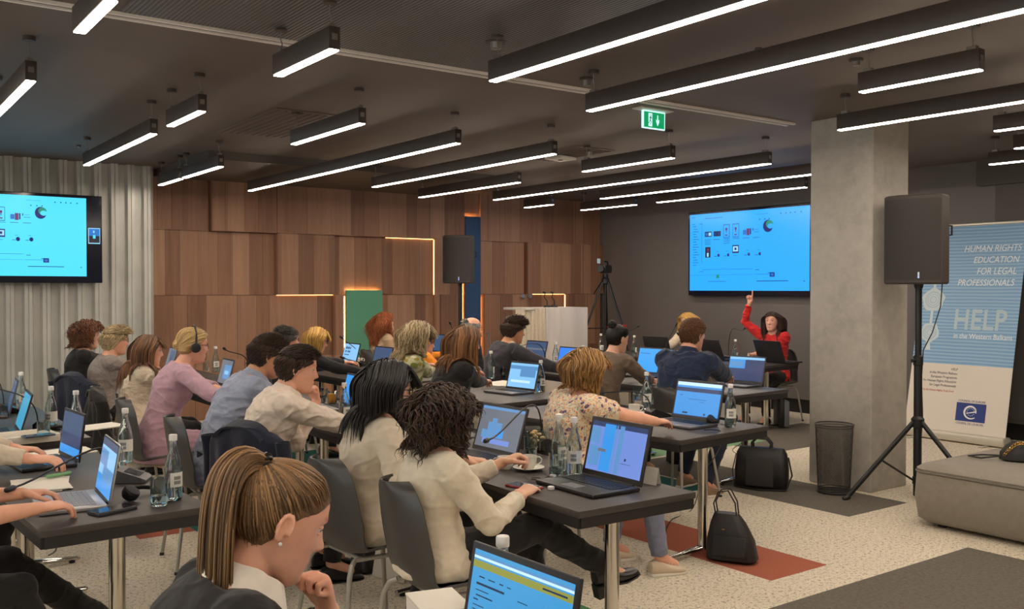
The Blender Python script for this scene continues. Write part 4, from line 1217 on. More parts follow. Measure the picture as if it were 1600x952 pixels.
def cup(p, label, rz=0, saucer=True, g='white china coffee cups'):
    t = thing('coffee_cup', label, 'cup', tuple(p), radians(rz), g); z = .010 if saucer else 0
    MB().lathe([(.004, z), (.024, z), (.026, z+.004), (.036, z+.020), (.040, z+.058), (.0385, z+.0585), (.034, z+.022), (.022, z+.008), (.003, z+.007)], n=28).build('bowl', CHINA, t, 50)
    MB().lathe([(.003, z+.042), (.0362, z+.043), (.003, z+.0435)], n=20).build('coffee', COFFEE, t)
    h = MB(); h.tube([(.037, 0, z+.050), (.050, 0, z+.052), (.060, 0, z+.042), (.058, 0, z+.028), (.046, 0, z+.019), (.034, 0, z+.018)], .0042, 8, flat=.7); h.build('handle', CHINA, t)
    if saucer:
        s_ = tag(MB().lathe([(.004, .001), (.030, .001), (.034, .006), (.070, .014), (.0735, .0165), (.070, .018), (.032, .0095), (.004, .008)], n=32).build('saucer', CHINA, None, 50, loc=tuple(p)), 'white saucer under the '+label.split(',')[0], 'saucer', 'white saucers')
    return t
MICB = mat('microphone_black', (26, 26, 28), .45); MICS = mat('microphone_grey', (92, 92, 94), .4, .3)
def mic_unit(p, tip, rz, label, screen=True, col=MICB):
    """table unit with a gooseneck ending at world point tip"""
    t = thing('conference_microphone', label, 'microphone', tuple(p), radians(rz), 'gooseneck conference microphones'); p = Vector(p)
    R = Matrix.Rotation(-radians(rz), 3, 'Z'); q = R @ (Vector(tip)-p)
    def wedge(x0, x1, hw0, hw1, z0a, z0b, z1):
        return [[(x0, -hw0, z1), (x0, hw0, z1), (x0, hw0, z0a), (x0, -hw0, z0a)], [(x1, -hw1, z1), (x1, hw1, z1), (x1, hw1, z0b), (x1, -hw1, z0b)]]
    b = MB(); b.loft(wedge(-.075, -.060, .050, .060, .012, .022, .002)); b.loft(wedge(-.060, .050, .060, .058, .022, .060, .002)); b.loft(wedge(.050, .075, .058, .045, .060, .040, .002)); b.build('unit_body', MICS if col is not MICB else MICB, t, 20)
    if screen:
        s_ = MB(); s_.quad((-.045, -.040, .0285), (-.045, .040, .0285), (.02, .040, .0512), (.02, -.040, .0512)); s_.build('unit_display', mat('unit_display', (40, 46, 58), .15), t)
    a = Vector((.055, 0, .050)); h = Vector((a.x, a.y, a.z)); mid1 = a+Vector((0, 0, .07)); L = (q-a).length
    pts = [a]
    for k in range(1, 15):
        s = k/14; bz = a*(1-s)**3+(a+Vector((0, 0, L*.40)))*3*s*(1-s)**2+(a*.35+q*.65+Vector((0, 0, .02)))*3*s*s*(1-s)+q*s**3; pts.append(bz)
    g_ = MB(); g_.tube(pts, .0042, 8); g_.build('gooseneck', MICB, t)
    d = (pts[-1]-pts[-2]).normalized(); m_ = MB(); m_.tube([q-d*.01, q, q+d*.005, q+d*.035], [.005, .009, .0115, .0105], 12, round_ends=True); m_.build('microphone_head', MICB, t)
    return t
def phone(p, rz, label, m, scr=None, sz=(.155, .076, .009)):
    t = thing('mobile_phone', label, 'phone', tuple(p), radians(rz))
    MB().box((0, 0, sz[2]/2), sz, bev=.004).build('case', m, t)
    MB().box((0, 0, sz[2]+.0003), (sz[0]-.01, sz[1]-.01, .0008)).build('display', scr or mat('phone_glass', (34, 36, 42), .12), t)
    return t
PAPER = mat('paper_white', (226, 220, 208), .8)
def papers(p, rz, label, n=3, sz=(.297, .21), cat='papers', open_=False):
    t = thing('paper_stack', label, cat, tuple(p), radians(rz), None)
    for k in range(n):
        MB().box((random.uniform(-.012, .012), random.uniform(-.012, .012), .0012+k*.0022), (sz[0], sz[1], .0018), rz=random.uniform(-.12, .12)).build('sheet', PAPER, t)
    return t
def blazer_on_chair(cx, cy, rz, label, m, zt=.86, drop=.5, wid=.235):
    """jacket draped round the chair back"""
    t = thing('draped_jacket', label, 'jacket', (cx, cy, 0), radians(rz), 'jackets hung over chair backs')
    def fn(u, v):
        s = 2*u-1; a = s*1.15
        w = wid*(1+.12*v)*(1-.35*max(0, (.12-v)/.12)**2)
        x = -.285-.03*v+.13*(1-cos(a))*1.1; y = w*math.sin(a)/math.sin(1.15)
        z = zt-.05*abs(s)**2-(drop)*v+.010*sin(9*u)*v
        x += .016*sin(14*s+2*v)*min(1, v*2)+.01*sin(7*v+5*s)
        y += .010*sin(8*v+3*s)
        return (x-.0, y, z)
    MB().grid(fn, 44, 24, .012).build('back_panel', m, t, 80)
    def fn2(u, v):
        s = 2*u-1; return (-.275+.055*sin(pi*v)+.02-.04*v, s*wid*.62, zt-.01*v+.022*sin(pi*v)-.06*abs(s)**3)
    MB().grid(fn2, 20, 8, .012).build('collar', m, t, 80)
    for sd in (1, -1):
        def fn3(u, v):
            a = u*2*pi; r = .045-.008*v
            return (-.235+.05*v+r*cos(a)+.008*sin(10*v), sd*(wid*.93+.012)+r*.55*sin(a), zt-.07-(drop*.92)*v)
        MB().grid(fn3, 14, 12, .004).build('sleeve', m, t, 80)
    return t
# ------------------------------------------------------------ who sits where
def seat(d, yaw, label, dx=.01, dyaw=0, dy=0):
    p = d['H']+d['fwd']*dx+d['left']*dy
    return chair(p.x, p.y, yaw+dyaw, label)
H_CHEST = hairmat('hair_honey', (66, 48, 33), (172, 132, 90)); H_BLACK = hairmat('hair_black', (12, 10, 10), (44, 36, 33)); H_DBROWN = hairmat('hair_dark_brown', (26, 18, 14), (84, 60, 46))
H_BROWN = hairmat('hair_brown', (62, 40, 26), (140, 96, 62)); H_LBROWN = hairmat('hair_light_brown', (78, 48, 26), (178, 124, 76)); H_BLONDE = hairmat('hair_blonde', (150, 108, 58), (240, 208, 148))
H_ASH = hairmat('hair_ash_blonde', (128, 104, 70), (232, 208, 164)); H_GOLD = hairmat('hair_golden', (168, 116, 46), (244, 200, 110)); H_RED = hairmat('hair_auburn', (104, 50, 26), (186, 108, 64))
H_GREY = hairmat('hair_dark_grey', (44, 40, 38), (120, 114, 108)); H_MIX = hairmat('hair_highlighted', (78, 48, 28), (206, 156, 92)); H_WARM = hairmat('hair_warm_brown', (66, 38, 24), (150, 98, 66)); H_WHITE = hairmat('hair_white_grey', (110, 106, 100), (190, 184, 174))
CREAM = fabric('cream_jacket_cloth', (214, 200, 178)); IVORY = fabric('ivory_jacket_cloth', (220, 208, 186)); SHIRTW = fabric('white_shirt_cotton', (226, 210, 194), .55, 9); SHIRTB = fabric('blue_shirt_cotton', (152, 160, 180), .45, 11)
LILAC = fabric('lilac_suit_cloth', (182, 146, 160)); LACE = fabric('cream_lace', (216, 200, 176), .3, 30); BLACKC = fabric('black_cloth', (34, 32, 32)); NAVY = fabric('navy_cloth', (34, 38, 54)); NAVYS = fabric('navy_shirt_cotton', (38, 50, 76), .5, 9)
SUIT = fabric('dark_slate_suit', (56, 54, 60)); TAUPE = fabric('taupe_blazer', (124, 106, 90)); CORAL = fabric('red_jacket', (206, 44, 42)); OATM = fabric('oatmeal_knit', (190, 160, 130), .3, 14); ORANGE = fabric('orange_knit', (226, 136, 34))
TWEED = patterned('grey_tweed', (142, 130, 124), [((100, 88, 90), 3.0, .25), ((178, 168, 160), 4.1, .2)], 24); FLOWER = patterned('flowered_blouse_print', (226, 208, 178), [((214, 132, 88), 2.6, .36), ((150, 178, 176), 2.2, .36), ((96, 74, 122), 1.0, .30), ((226, 150, 110), 3.3, .32), ((120, 140, 150), 3.6, .26), ((200, 104, 72), 3.0, .22)], 26)
GREENP = patterned('green_leaf_print', (196, 192, 152), [((122, 130, 52), .6, .42), ((168, 152, 70), .8, .35), ((236, 228, 200), .9, .3)], 20); BLUEP = patterned('blue_white_dress_print', (222, 218, 206), [((42, 92, 150), .55, .38), ((178, 172, 150), .8, .35), ((30, 36, 60), .7, .2)], 18)
BEIGET = fabric('beige_trousers', (176, 154, 126)); JEANL = fabric('pale_blue_trousers', (126, 130, 150)); WHITECOL = fabric('white_collar_cloth', (232, 222, 208), .25)
BLKSHOE = mat('black_leather_shoe', (26, 24, 24), .3); SNK = mat('cream_sneaker', (214, 196, 170), .75); SNK2 = mat('brown_beige_sneaker', (150, 122, 96), .75); BROWNS = mat('brown_leather_shoe', (70, 46, 34), .4)
GLB = mat('spectacles_dark', (30, 26, 26), .3); GLS = mat('spectacles_metal', (150, 120, 100), .3, .7)

# 1 foreground woman with the ponytail
cr = PD(470, 722, 1.93)
fist = PD(512, 958, 2.03)
_, d = person('woman with a honey blonde ponytail and black blazer, chin on fist, closest to the camera', cr, yaw=-4, lean=20, hp=24, hy=-2, skin='rosy', vox=.0042,
    hairst=dict(kind='pony', n=900, tie=(-.070, 0, .088), tail=.40, vol=.003, cap=.003, rad=.0070, length=.24, ns=18, lift=.004, tailgrav=.36, flat=.35), hairm=H_CHEST, topm=BLACKC, top='blazer', legm=BLACKC, collar=WHITECOL, coll_r=.066, top_u=.95,
    lh=fist, rh=P(560, 985, .80), lpose='fist', ln=(.95, .1, .25), ldir=(-.22, -.02, 1), lpole=(.6, .1, -1), quality=1.0, wrk=(.004, 7), shoem=BLKSHOE, legs=((.42, .13, .50, .30, .14, 0), (.42, -.13, .50, .28, -.15, 0)))
seat(d, -4, 'chair of the woman with the ponytail at the bottom edge')
st = MB()
for sd in (1, -1): st.ell(d['Mh'] @ Vector((-.008, sd*.082, -.034)), (.004, .004, .004), 10, 8)
o = st.build('stud_earring', mat('pearl', (230, 226, 220), .2)); o.parent = d['body']; o.location = -Vector(d['O'])

# 2, 3 the pair at the left edge
_, d = person('person in a blue and white printed dress typing on the silver laptop', (0.22, 3.84, 1.27), yaw=2, lean=10, hairst=dict(kind='down', length=.26), hairm=H_BROWN, topm=BLUEP, top='dress', legm=BLACKC, sleeve='short', flare=.45, hem=-.42,
    lh=P(34, 772, .80), rh=P(58, 795, .80), shoem=BLKSHOE, skin='rosy', vox=.005, quality=.7, legs=((.48, .24, .52, .94, .46, 25), (.46, -.10, .50, .60, -.10, 0)))
seat(d, 2, 'chair of the person in the printed dress')
_, d = person('person in a cream cardigan typing at the left edge, behind the silver laptop', (0.34, 4.95, 1.28), yaw=0, lean=10, hairst=dict(kind='down', length=.2), hairm=H_BLONDE, topm=CREAM, top='cardigan', legm=BLACKC,
    lh=P(66, 712, .80), rh=P(82, 726, .80), shoem=BLKSHOE, skin='rosy', vox=.0055, quality=.6)
seat(d, 0, 'chair of the person in the cream cardigan')

# 4.. second row
cr = PX(697, 608, 1.98)
_, d = person('woman with short dark curly hair in an ivory jacket, legs crossed, at the nearest table', cr, yaw=-8, lean=2, hy=14, hp=4, skin='light', vox=.005,
    hairst=dict(kind='down', n=560, length=.16, vol=.022, curl=.009, cf=70, rad=.0095, mess=.32, puff=.008, tipin=.02, ns=22, fringe=.09, flat=.6, stiff=.8), hairm=H_DBROWN, topm=IVORY, top='jacket', legm=BLACKC,
    lh=PX(783, 724, 2.36), rh=(2.28, 3.06, .74), lpose='hold', rpose='relax', wrk=(.009, 7), flare=.03, hem=-.20, rpole=(-.6, -.5, -.7),
    legs=((.47, .06, .50, .50, .0, 0), (.46, -.03, .60, .80, .0, 0), (.10, .38, 0, -14)), shoem=BLKSHOE, shoes='heel')
seat(d, -8, 'grey shell chair under the woman in the ivory jacket', dx=.07)
cr = PX(612, 568, 2.08)
_, d = person('woman with long black hair and dark glasses in a cream jacket', cr, yaw=-6, lean=8, hy=-6, hp=8, skin='light', vox=.0055,
    hairst=dict(kind='down', n=700, length=.30, vol=.022, rad=.009, mess=.03, puff=.008, ns=20, flat=.5, stiff=.8, fringe=.10, tipin=.02), hairm=H_BLACK, topm=CREAM, top='jacket', legm=BLACKC, glasses=GLB,
    lh=P(738, 722, .79), rh=P(700, 735, .79), wrk=(.009, 7), flare=.03, hem=-.20, shoem=BROWNS, shoes='heel', legs=((.44, .10, .49, .30, .08, 0), (.42, -.12, .49, .22, -.16, 0)))
seat(d, -6, 'grey shell chair in the centre foreground, seen from behind its curved side', dx=.02, dyaw=10)
cr = PX(470, 540, 2.10)
_, d = person('young man with short brown hair in a white shirt leaning on the table', cr, yaw=-12, lean=19, hy=-8, hp=10, sex='m', skin='rosy', vox=.0055,
    hairst=dict(kind='short', n=900, length=.026, vol=.007, top=.35, stand=.12, mess=.14, comb=(.5, .1, .1), rad=.008, lift=.006), hairm=H_DBROWN, topm=SHIRTW, top='shirt', legm=BLACKC, collar=SHIRTW,
    lh=PX(494, 628, 2.32), rh=P(566, 668, .79), lpose='fist', ldir=(-.15, 0, 1), ln=(1, .2, .2), wrk=(.010, 8), shoem=BLKSHOE, lpole=(.5, .1, -1), rpole=(.1, -.9, -.7))
bw = Matrix.Rotation(radians(24), 3, 'Z') @ Vector((1, 0, 0)); p = P(374, 668, .87)+bw*.27; chair(p.x, p.y, 24, 'chair carrying the dark navy blazer behind the young man in white')
blazer_on_chair(p.x, p.y, 24, 'dark navy blazer hung over the chair behind the young man in white', NAVY, zt=.88, drop=.70, wid=.27)
cr = PX(424, 524, 2.18)
_, d = person('man with cropped greying hair in a pale blue shirt', cr, yaw=-6, lean=26, hy=0, hp=14, sex='m', skin='tan', vox=.006,
    hairst=dict(kind='short', n=900, length=.026, vol=.005, top=.7, stand=.25, mess=.3, comb=(.6, .1, .3), rad=.006), hairm=H_DBROWN, topm=SHIRTB, top='shirt', legm=NAVY, collar=SHIRTB,
    lh=P(520, 655, .79), rh=P(490, 640, .82), wrk=(.014, 8), shoem=BLKSHOE)
seat(d, -6, 'grey shell chair of the man in the pale blue shirt')
cr = PX(303, 513, 2.06)
_, d = person('woman in a lilac suit wearing black headphones over tied blonde hair', cr, yaw=-4, lean=18, hy=2, hp=6, skin='rosy', vox=.006,
    hairst=dict(kind='bun', n=700, tie=(-.085, 0, -.02), vol=.012, cap=.007, length=.2, rad=.008), hairm=H_BLONDE, topm=LILAC, top='jacket', legm=LILAC, headset=True, glasses=GLS,
    lh=P(420, 640, .79), rh=P(392, 646, .80), wrk=(.009, 7), flare=.08, hem=-.24, shoem=SNK, coll_r=.06, sleeve='three')
seat(d, -4, 'shell chair under the woman in lilac')
cr = PX(234, 523, 2.02)
_, d = person('woman with long straight brown hair in a cream lace top', cr, yaw=-6, lean=8, hy=0, hp=6, skin='rosy', vox=.0065,
    hairst=dict(kind='down', n=560, length=.42, vol=.010, rad=.009, mess=.05, ns=20, stiff=1.0, fringe=.07), hairm=H_BROWN, topm=LACE, top='blouse', legm=BLACKC, sleeve='short',
    lh=P(330, 600, .79), rh=P(318, 603, .79), shoem=BLKSHOE)
seat(d, -6, 'shell chair with a dark coat behind the long haired woman in lace', dx=-.02)
p = d['H']-d['fwd']*.02; blazer_on_chair(p.x, p.y, -6, 'black coat hung over the chair of the long haired woman in lace', BLACKC, zt=.83, drop=.40)
cr = PX(181, 510, 2.0)
_, d = person('woman with short cropped blonde hair in a grey patterned jacket', cr, yaw=-4, lean=8, hy=4, hp=4, skin='rosy', vox=.0065,
    hairst=dict(kind='short', n=700, length=.045, vol=.012, top=.6, stand=.12, mess=.25, comb=(.5, .2, .0), rad=.009), hairm=H_ASH, topm=TWEED, top='jacket', legm=BLACKC, glasses=GLS,
    lh=P(290, 580, .79), rh=P(275, 583, .79), shoem=BLKSHOE)
seat(d, 22, 'chair carrying a navy blazer behind the cropped blonde woman', dx=-.02)
p = d['H']-d['fwd']*.02; blazer_on_chair(p.x, p.y, 22, 'navy blazer hung over the chair of the cropped blonde woman', NAVY, zt=.88, drop=.62, wid=.27)
cr = PX(137, 505, 1.98)
_, d = person('woman with short curly auburn brown hair in a black top, farthest along the second row', cr, yaw=-2, lean=4, hy=0, hp=2, skin='light', vox=.0065,
    hairst=dict(kind='down', n=420, length=.11, vol=.030, curl=.010, cf=80, rad=.010, mess=.4, puff=.014, ns=16, fringe=.07, flat=.6, stiff=.8), hairm=H_WARM, topm=BLACKC, top='blouse', legm=BLACKC,
    lh=P(235, 572, .79), rh=P(222, 575, .79), shoem=BLKSHOE)
seat(d, -2, 'shell chair of the curly haired woman next to the metal wall')

# third row
cr = PX(920, 549, 3.42)
_, d = person('woman with short highlighted hair in a flowered blouse reaching to her laptop', cr, yaw=-10, lean=12, hy=2, hp=8, skin='rosy', vox=.0055, wide=1.12,
    hairst=dict(kind='down', n=620, length=.150, vol=.020, rad=.009, mess=.07, puff=.008, ns=18, fringe=.07, tipin=.05, flat=.5, stiff=.75, curl=.003, cf=30), hairm=H_MIX, topm=FLOWER, top='blouse', legm=JEANL, sleeve='short',
    lh=(4.02, 4.25, .79), rh=P(1066, 668, .775), rpose='mouse', wrk=(.008, 7), flare=.1, shoem=SNK, shoes='sneaker', legs=((.44, .12, .50, .40, .14, 0), (.46, -.16, .50, .50, -.20, -8)), rpole=(-.2, -.8, -.35), lacem=WHITECOL)
e_ = MB(); e_.tube([Vector(d['Mh'] @ Vector((-.012, -.078, .0))), Vector(d['Mh'] @ Vector((-.014, -.086, -.045)))], .004, 6)
e_.ell(d['Mh'] @ Vector((-.012, -.088, -.055)), (.012, .008, .014), 12, 8); o = e_.build('earring', mat('earring_grey', (190, 186, 180), .3, .4)); o.parent = d['body']; o.location = -Vector(d['O'])
seat(d, -10, 'tube legged chair of the woman in the flowered blouse')
cr = PX(730, 509, 3.62)
_, d = person('woman with long straight light brown hair in a black blazer', cr, yaw=-10, lean=14, hy=6, hp=6, skin='rosy', vox=.006,
    hairst=dict(kind='down', n=640, length=.34, vol=.012, rad=.009, mess=.05, ns=20, stiff=1.0), hairm=H_LBROWN, topm=BLACKC, top='blazer', legm=BLACKC,
    lh=P(800, 595, .80), rh=P(782, 610, .79), rpose='mouse', shoem=BLKSHOE)
seat(d, -10, 'shell chair of the woman in the black blazer')
cr = PX(655, 506, 3.78)
_, d = person('woman with wavy ash blonde hair in a green leaf print top', cr, yaw=-10, lean=10, hy=-4, hp=8, skin='rosy', vox=.0065, glasses=GLB,
    hairst=dict(kind='down', n=560, length=.26, vol=.026, curl=.008, cf=32, rad=.010, mess=.2, puff=.010, ns=22, fringe=.08, flat=.5, stiff=.85), hairm=H_ASH, topm=GREENP, top='blouse', legm=BLACKC,
    lh=P(715, 580, .82), rh=P(700, 590, .82), shoem=BLKSHOE)
seat(d, -10, 'shell chair of the woman in the leaf print top')
cr = PX(500, 512, 3.78)
_, d = person('woman with a golden blonde bob and glasses in a black jumper reaching forward', cr, yaw=-10, lean=26, hy=2, hp=16, skin='rosy', vox=.0065, glasses=GLB,
    hairst=dict(kind='down', n=520, length=.20, vol=.012, rad=.009, mess=.06, ns=16, fringe=.075, stiff=1.0), hairm=H_GOLD, topm=BLACKC, top='jumper', legm=BLACKC,
    lh=P(577, 572, .80), rh=P(572, 583, .80), shoem=BLKSHOE)
seat(d, -10, 'shell chair of the blonde woman in the black jumper')
cr = PX(452, 512, 3.85)
_, d = person('woman with short dark grey hair and glasses, mostly hidden behind the man in blue', cr, yaw=-10, lean=12, hy=0, hp=6, skin='rosy', vox=.007, glasses=GLB,
    hairst=dict(kind='short', n=600, length=.075, vol=.012, top=.5, stand=.1, mess=.2, comb=(-.5, .2, 0), rad=.008), hairm=H_GREY, topm=BLACKC, top='jumper', legm=BLACKC,
    lh=P(525, 566, .80), rh=P(515, 570, .80), shoem=BLKSHOE)
seat(d, -10, 'shell chair of the woman with dark grey hair')

# fourth row
cr = PX(1083, 499, 5.42)
_, d = person('broad man with a short military haircut in a navy shirt, seen from behind', cr, yaw=8, lean=14, hy=0, hp=6, sex='m', skin='rosy', vox=.0065, wide=1.12,
    hairst=dict(kind='short', n=1000, length=.016, vol=.004, top=.6, stand=.3, mess=.2, comb=(.6, .1, .3), rad=.0055), hairm=H_BROWN, topm=NAVYS, top='shirt', legm=NAVY, collar=NAVYS,
    lh=(6.08, 5.62, .80), rh=(6.08, 5.20, .80), wrk=(.012, 7), shoem=SNK2, shoes='sneaker', legs=((.44, .14, .50, .36, .20, 4), (.40, -.16, .50, .18, -.14, -12)), rpole=(-.2, -.9, -.6), lpole=(-.2, .9, -.6), lacem=WHITECOL)
seat(d, 8, 'tube legged chair of the man in the navy shirt')
cr = PX(967, 508, 5.45)
_, d = person('woman with black hair in a top knot wearing a taupe blazer', cr, yaw=6, lean=16, hy=-8, hp=8, skin='light', vox=.0065,
    hairst=dict(kind='bun', n=700, tie=(-.062, 0, .098), vol=.005, cap=.006, length=.2, rad=.0075), hairm=H_BLACK, topm=TAUPE, top='blazer', legm=BLACKC,
    lh=(6.1, 6.35, .80), rh=P(1018, 594, .79), wrk=(.009, 8), shoem=BLKSHOE, rpole=(-.1, -.9, -.6))
seat(d, 6, 'shell chair of the woman with the top knot')
cr = PX(806, 496, 5.42)
_, d = person('man with tousled dark hair in a dark slate suit and beige trousers', cr, yaw=-8, lean=18, hy=-4, hp=10, sex='m', skin='tan', vox=.0065,
    hairst=dict(kind='short', n=800, length=.042, vol=.010, top=.7, stand=.2, mess=.35, comb=(.3, .2, .1), rad=.0075), hairm=H_DBROWN, topm=SUIT, top='suit_jacket', legm=BEIGET, collar=SHIRTW, coll_r=.062,
    lh=P(866, 572, .80), rh=P(893, 582, .79), wrk=(.009, 7), shoem=BROWNS)
seat(d, -8, 'shell chair of the man in the slate suit')
cr = PX(738, 495, 5.55)
_, d = person('balding man with white grey hair and dark glasses in a black jacket', cr, yaw=-6, lean=8, hy=4, hp=4, sex='m', skin='rosy', vox=.007, glasses=GLB,
    hairst=dict(kind='short', n=600, length=.020, vol=.004, top=.2, stand=.1, mess=.15, comb=(-.5, .1, 0), rad=.006, bald=True), hairm=H_WHITE, topm=BLACKC, top='jacket', legm=BLACKC, shoem=BLKSHOE)
seat(d, -6, 'shell chair of the balding man')
cr = PX(668, 520, 5.55)
_, d = person('person in an orange jumper hidden behind the wavy blonde woman', cr, yaw=-4, lean=22, hy=0, hp=10, skin='rosy', vox=.007,
    hairst=dict(kind='short', n=500, length=.05, vol=.010), hairm=H_BROWN, topm=ORANGE, top='jumper', legm=BLACKC, rh=P(712, 560, .80), lh=P(708, 553, .80), shoem=BLKSHOE)
seat(d, -4, 'shell chair of the person in orange')
cr = PX(597, 491, 5.45)
_, d = person('woman with long wavy auburn hair and glasses looking up at the screen', cr, yaw=-6, lean=2, hy=6, hp=-18, skin='rosy', vox=.0065, glasses=GLS,
    hairst=dict(kind='down', n=560, length=.30, vol=.020, curl=.009, cf=45, rad=.010, mess=.2, puff=.008, ns=22, flat=.6, stiff=.8), hairm=H_RED, topm=OATM, top='jumper', legm=BLACKC, shoem=BLKSHOE)
seat(d, -6, 'shell chair of the woman with auburn hair')

# presenters
cr = PX(1207, 487, 9.12)
_, d = person('presenter in a red jacket with long black hair pointing up at the wall screen', cr, yaw=186, lean=4, hy=14, hp=-4, skin='rosy', vox=.0055,
    hairst=dict(kind='down', n=560, length=.31, vol=.005, rad=.009, mess=.03, ns=20, stiff=.6, part=.02), hairarm=False, hairm=H_DBROWN, topm=CORAL, top='jacket', legm=BLACKC, group='presenters at the front table',
    rh=PX(1171, 474, 9.02), lh=P(1180, 553, .79), rpose='fist', lpose='relax', wrk=(.012, 8), shoem=BLKSHOE, rn=(-.8, 0, .3), rpole=(-.3, 1, -.2), noarm=True)
W = d['arms'][1][2]; dd = (W-d['arms'][1][1]).normalized()
hb_ = MB(); hand(hb_, W+dd*.0, Vector((dd.x*.4, dd.y*.4, 1)), (1, .1, 0), -1, 'fist', .98, point=True)
rb = remeshed(hb_, 'raised_hand', MATS['skin_rosy'], None, .0042, 2); rb.parent = d['body']; rb.location = -Vector(d['O'])
W = d['arms'][0][2]; dd = (W-d['arms'][0][1]).normalized()
hb_ = MB(); hand(hb_, W, dd, (0, 0, 1), 1, 'relax', .98)
rb = remeshed(hb_, 'resting_hand', MATS['skin_rosy'], None, .0045, 2); rb.parent = d['body']; rb.location = -Vector(d['O'])
seat(d, 186, 'shell chair of the presenter in red')
cr = PX(1073, 489, 9.15)
_, d = person('fair haired presenter in a cream blouse half hidden behind the man in navy', cr, yaw=184, lean=6, hy=4, hp=8, skin='pale', vox=.0065, group='presenters at the front table',
    hairst=dict(kind='down', n=520, length=.32, vol=.012, rad=.009, mess=.06, ns=20, stiff=1.0), hairm=H_GOLD, topm=LACE, top='blouse', legm=BLACKC, shoem=BLKSHOE, lh=(8.75, 8.3, .80), rh=(8.75, 8.65, .80))
seat(d, 184, 'shell chair of the fair haired presenter')
# ------------------------------------------------------------ laptops in place
TZ = .7415
def LP(px, py, rz, label, **k):
    p = P(px, py, .75); return laptop(p.x, p.y, rz, label, **k)
docs = [(0, .90, 1, 1, S_WH), (.03, .62, .4, .66, S_TX), (.03, .5, .5, .53, S_TX)]
# closest laptop at the bottom edge
laptop(1.19, 1.645, 2, 'closest laptop, its page has an olive banner across the top, at the bottom edge', body=LBLK, w=.375, d=.25, ang=100, base=emat('screen_page_blue', (62, 156, 214), .85), hgt=.235, bez=.014,
       content=[(0, .93, 1, .955, S_SK), (0, .90, 1, .93, S_WH), (0, .80, 1, .88, S_OL), (.08, .70, .14, .715, S_TX), (.18, .70, .25, .713, S_TX), (.30, .70, .34, .715, S_TX), (.38, .70, .42, .71, S_TX),
                (.06, .615, .36, .64, S_TX), (.06, .55, .20, .56, S_TX), (.07, .49, .25, .505, S_TX), (.05, .44, .10, .455, S_TX), (.05, .38, .17, .39, S_TX), (.05, .33, .15, .34, S_TX), (.5, .60, .60, .61, S_TX), (.72, .83, .95, .85, S_TX), (.3, .35, .36, .36, S_TX)])
# the curly haired woman's laptop
h0 = P(904, 738, .757); h1 = P(1006, 765, .757); mid = (h0+h1)/2
laptop(mid.x, mid.y, -1, 'large black laptop with window reflections painted on its violet page, at the near corner of its table', body=LBLK, back=LBLK, w=.385, d=.255, ang=104, base=S_VI, key=KEYB, bez=.016, hgt=.258,
       content=[(0, .90, 1, 1, S_NV), (.0, .55, .18, .88, S_SK), (.02, .10, .22, .50, S_SK), (.24, .02, .44, .97, S_BL), (.46, .02, .48, .97, S_SK), (.52, .02, .60, .97, S_SK), (.18, .40, .32, .46, S_GY), (.68, .30, .71, .35, S_TX), (.62, .24, .80, .248, S_TX)])  # tall blue bands: window reflections painted into the screen colours
laptop(2.70, 3.86, 2, 'grey laptop with clouds on its screen beside the curly haired woman', body=LGRY, w=.37, d=.25, ang=108, base=S_GY, bez=.014, hgt=.245, back=LBLK,
       content=[(0, .93, 1, 1, S_SK), (.22, .30, .55, .62, S_SK), (.10, .22, .40, .42, S_SK), (.45, .25, .62, .45, S_BL), (.15, .10, .8, .22, S_VI), (.3, .5, .42, .72, S_SK)])
LP(545, 635, -4, 'laptop with a plain blue screen beside the orange juice', base=S_BL, content=[(0, .0, 1, .10, S_NV), (.1, .10, .5, .16, S_SK)], d=.23)
LP(346, 604, -4, 'laptop in front of the long haired woman in lace', base=S_GY, content=[(.35, .2, .95, .8, S_SK), (.45, .4, .8, .55, S_LT)], d=.24)
LP(262, 578, -4, 'tilted laptop farthest along the second row', base=S_GY, content=[(.3, .1, .9, .9, S_DK)])
# left row
laptop(.88, 3.96, -4, 'silver laptop with a wave wallpaper at the left edge', body=LSIL, key=KEYS, w=.33, d=.235, ang=100, base=S_LT, content=[(0, .86, 1, 1, S_DK), (0, .0, 1, .32, S_BL), (.3, .25, 1, .5, S_SK), (.0, .5, .5, .8, S_SK)], bez=.007)
laptop(.95, 4.95, 4, 'dark laptop with a blue lit keyboard behind the silver laptop', body=LBLK, key=emat('lit_blue_keys', (36, 58, 120), .25), w=.34, d=.24, ang=98, base=S_DK, content=[(0, 0, 1, .2, S_BL), (0, .2, 1, .5, S_NV)])
laptop(.90, 6.10, -4, 'laptop with a bright teal screen on the white tray table', body=LBLK, w=.36, d=.24, ang=106, base=S_CY)
laptop(.98, 7.02, -6, 'laptop with a small picture on its dim screen behind the teal one', body=LGRY, w=.34, d=.24, ang=104, base=S_DK, content=[(.5, .55, .85, .75, S_NV), (.55, .58, .7, .72, S_VI)])
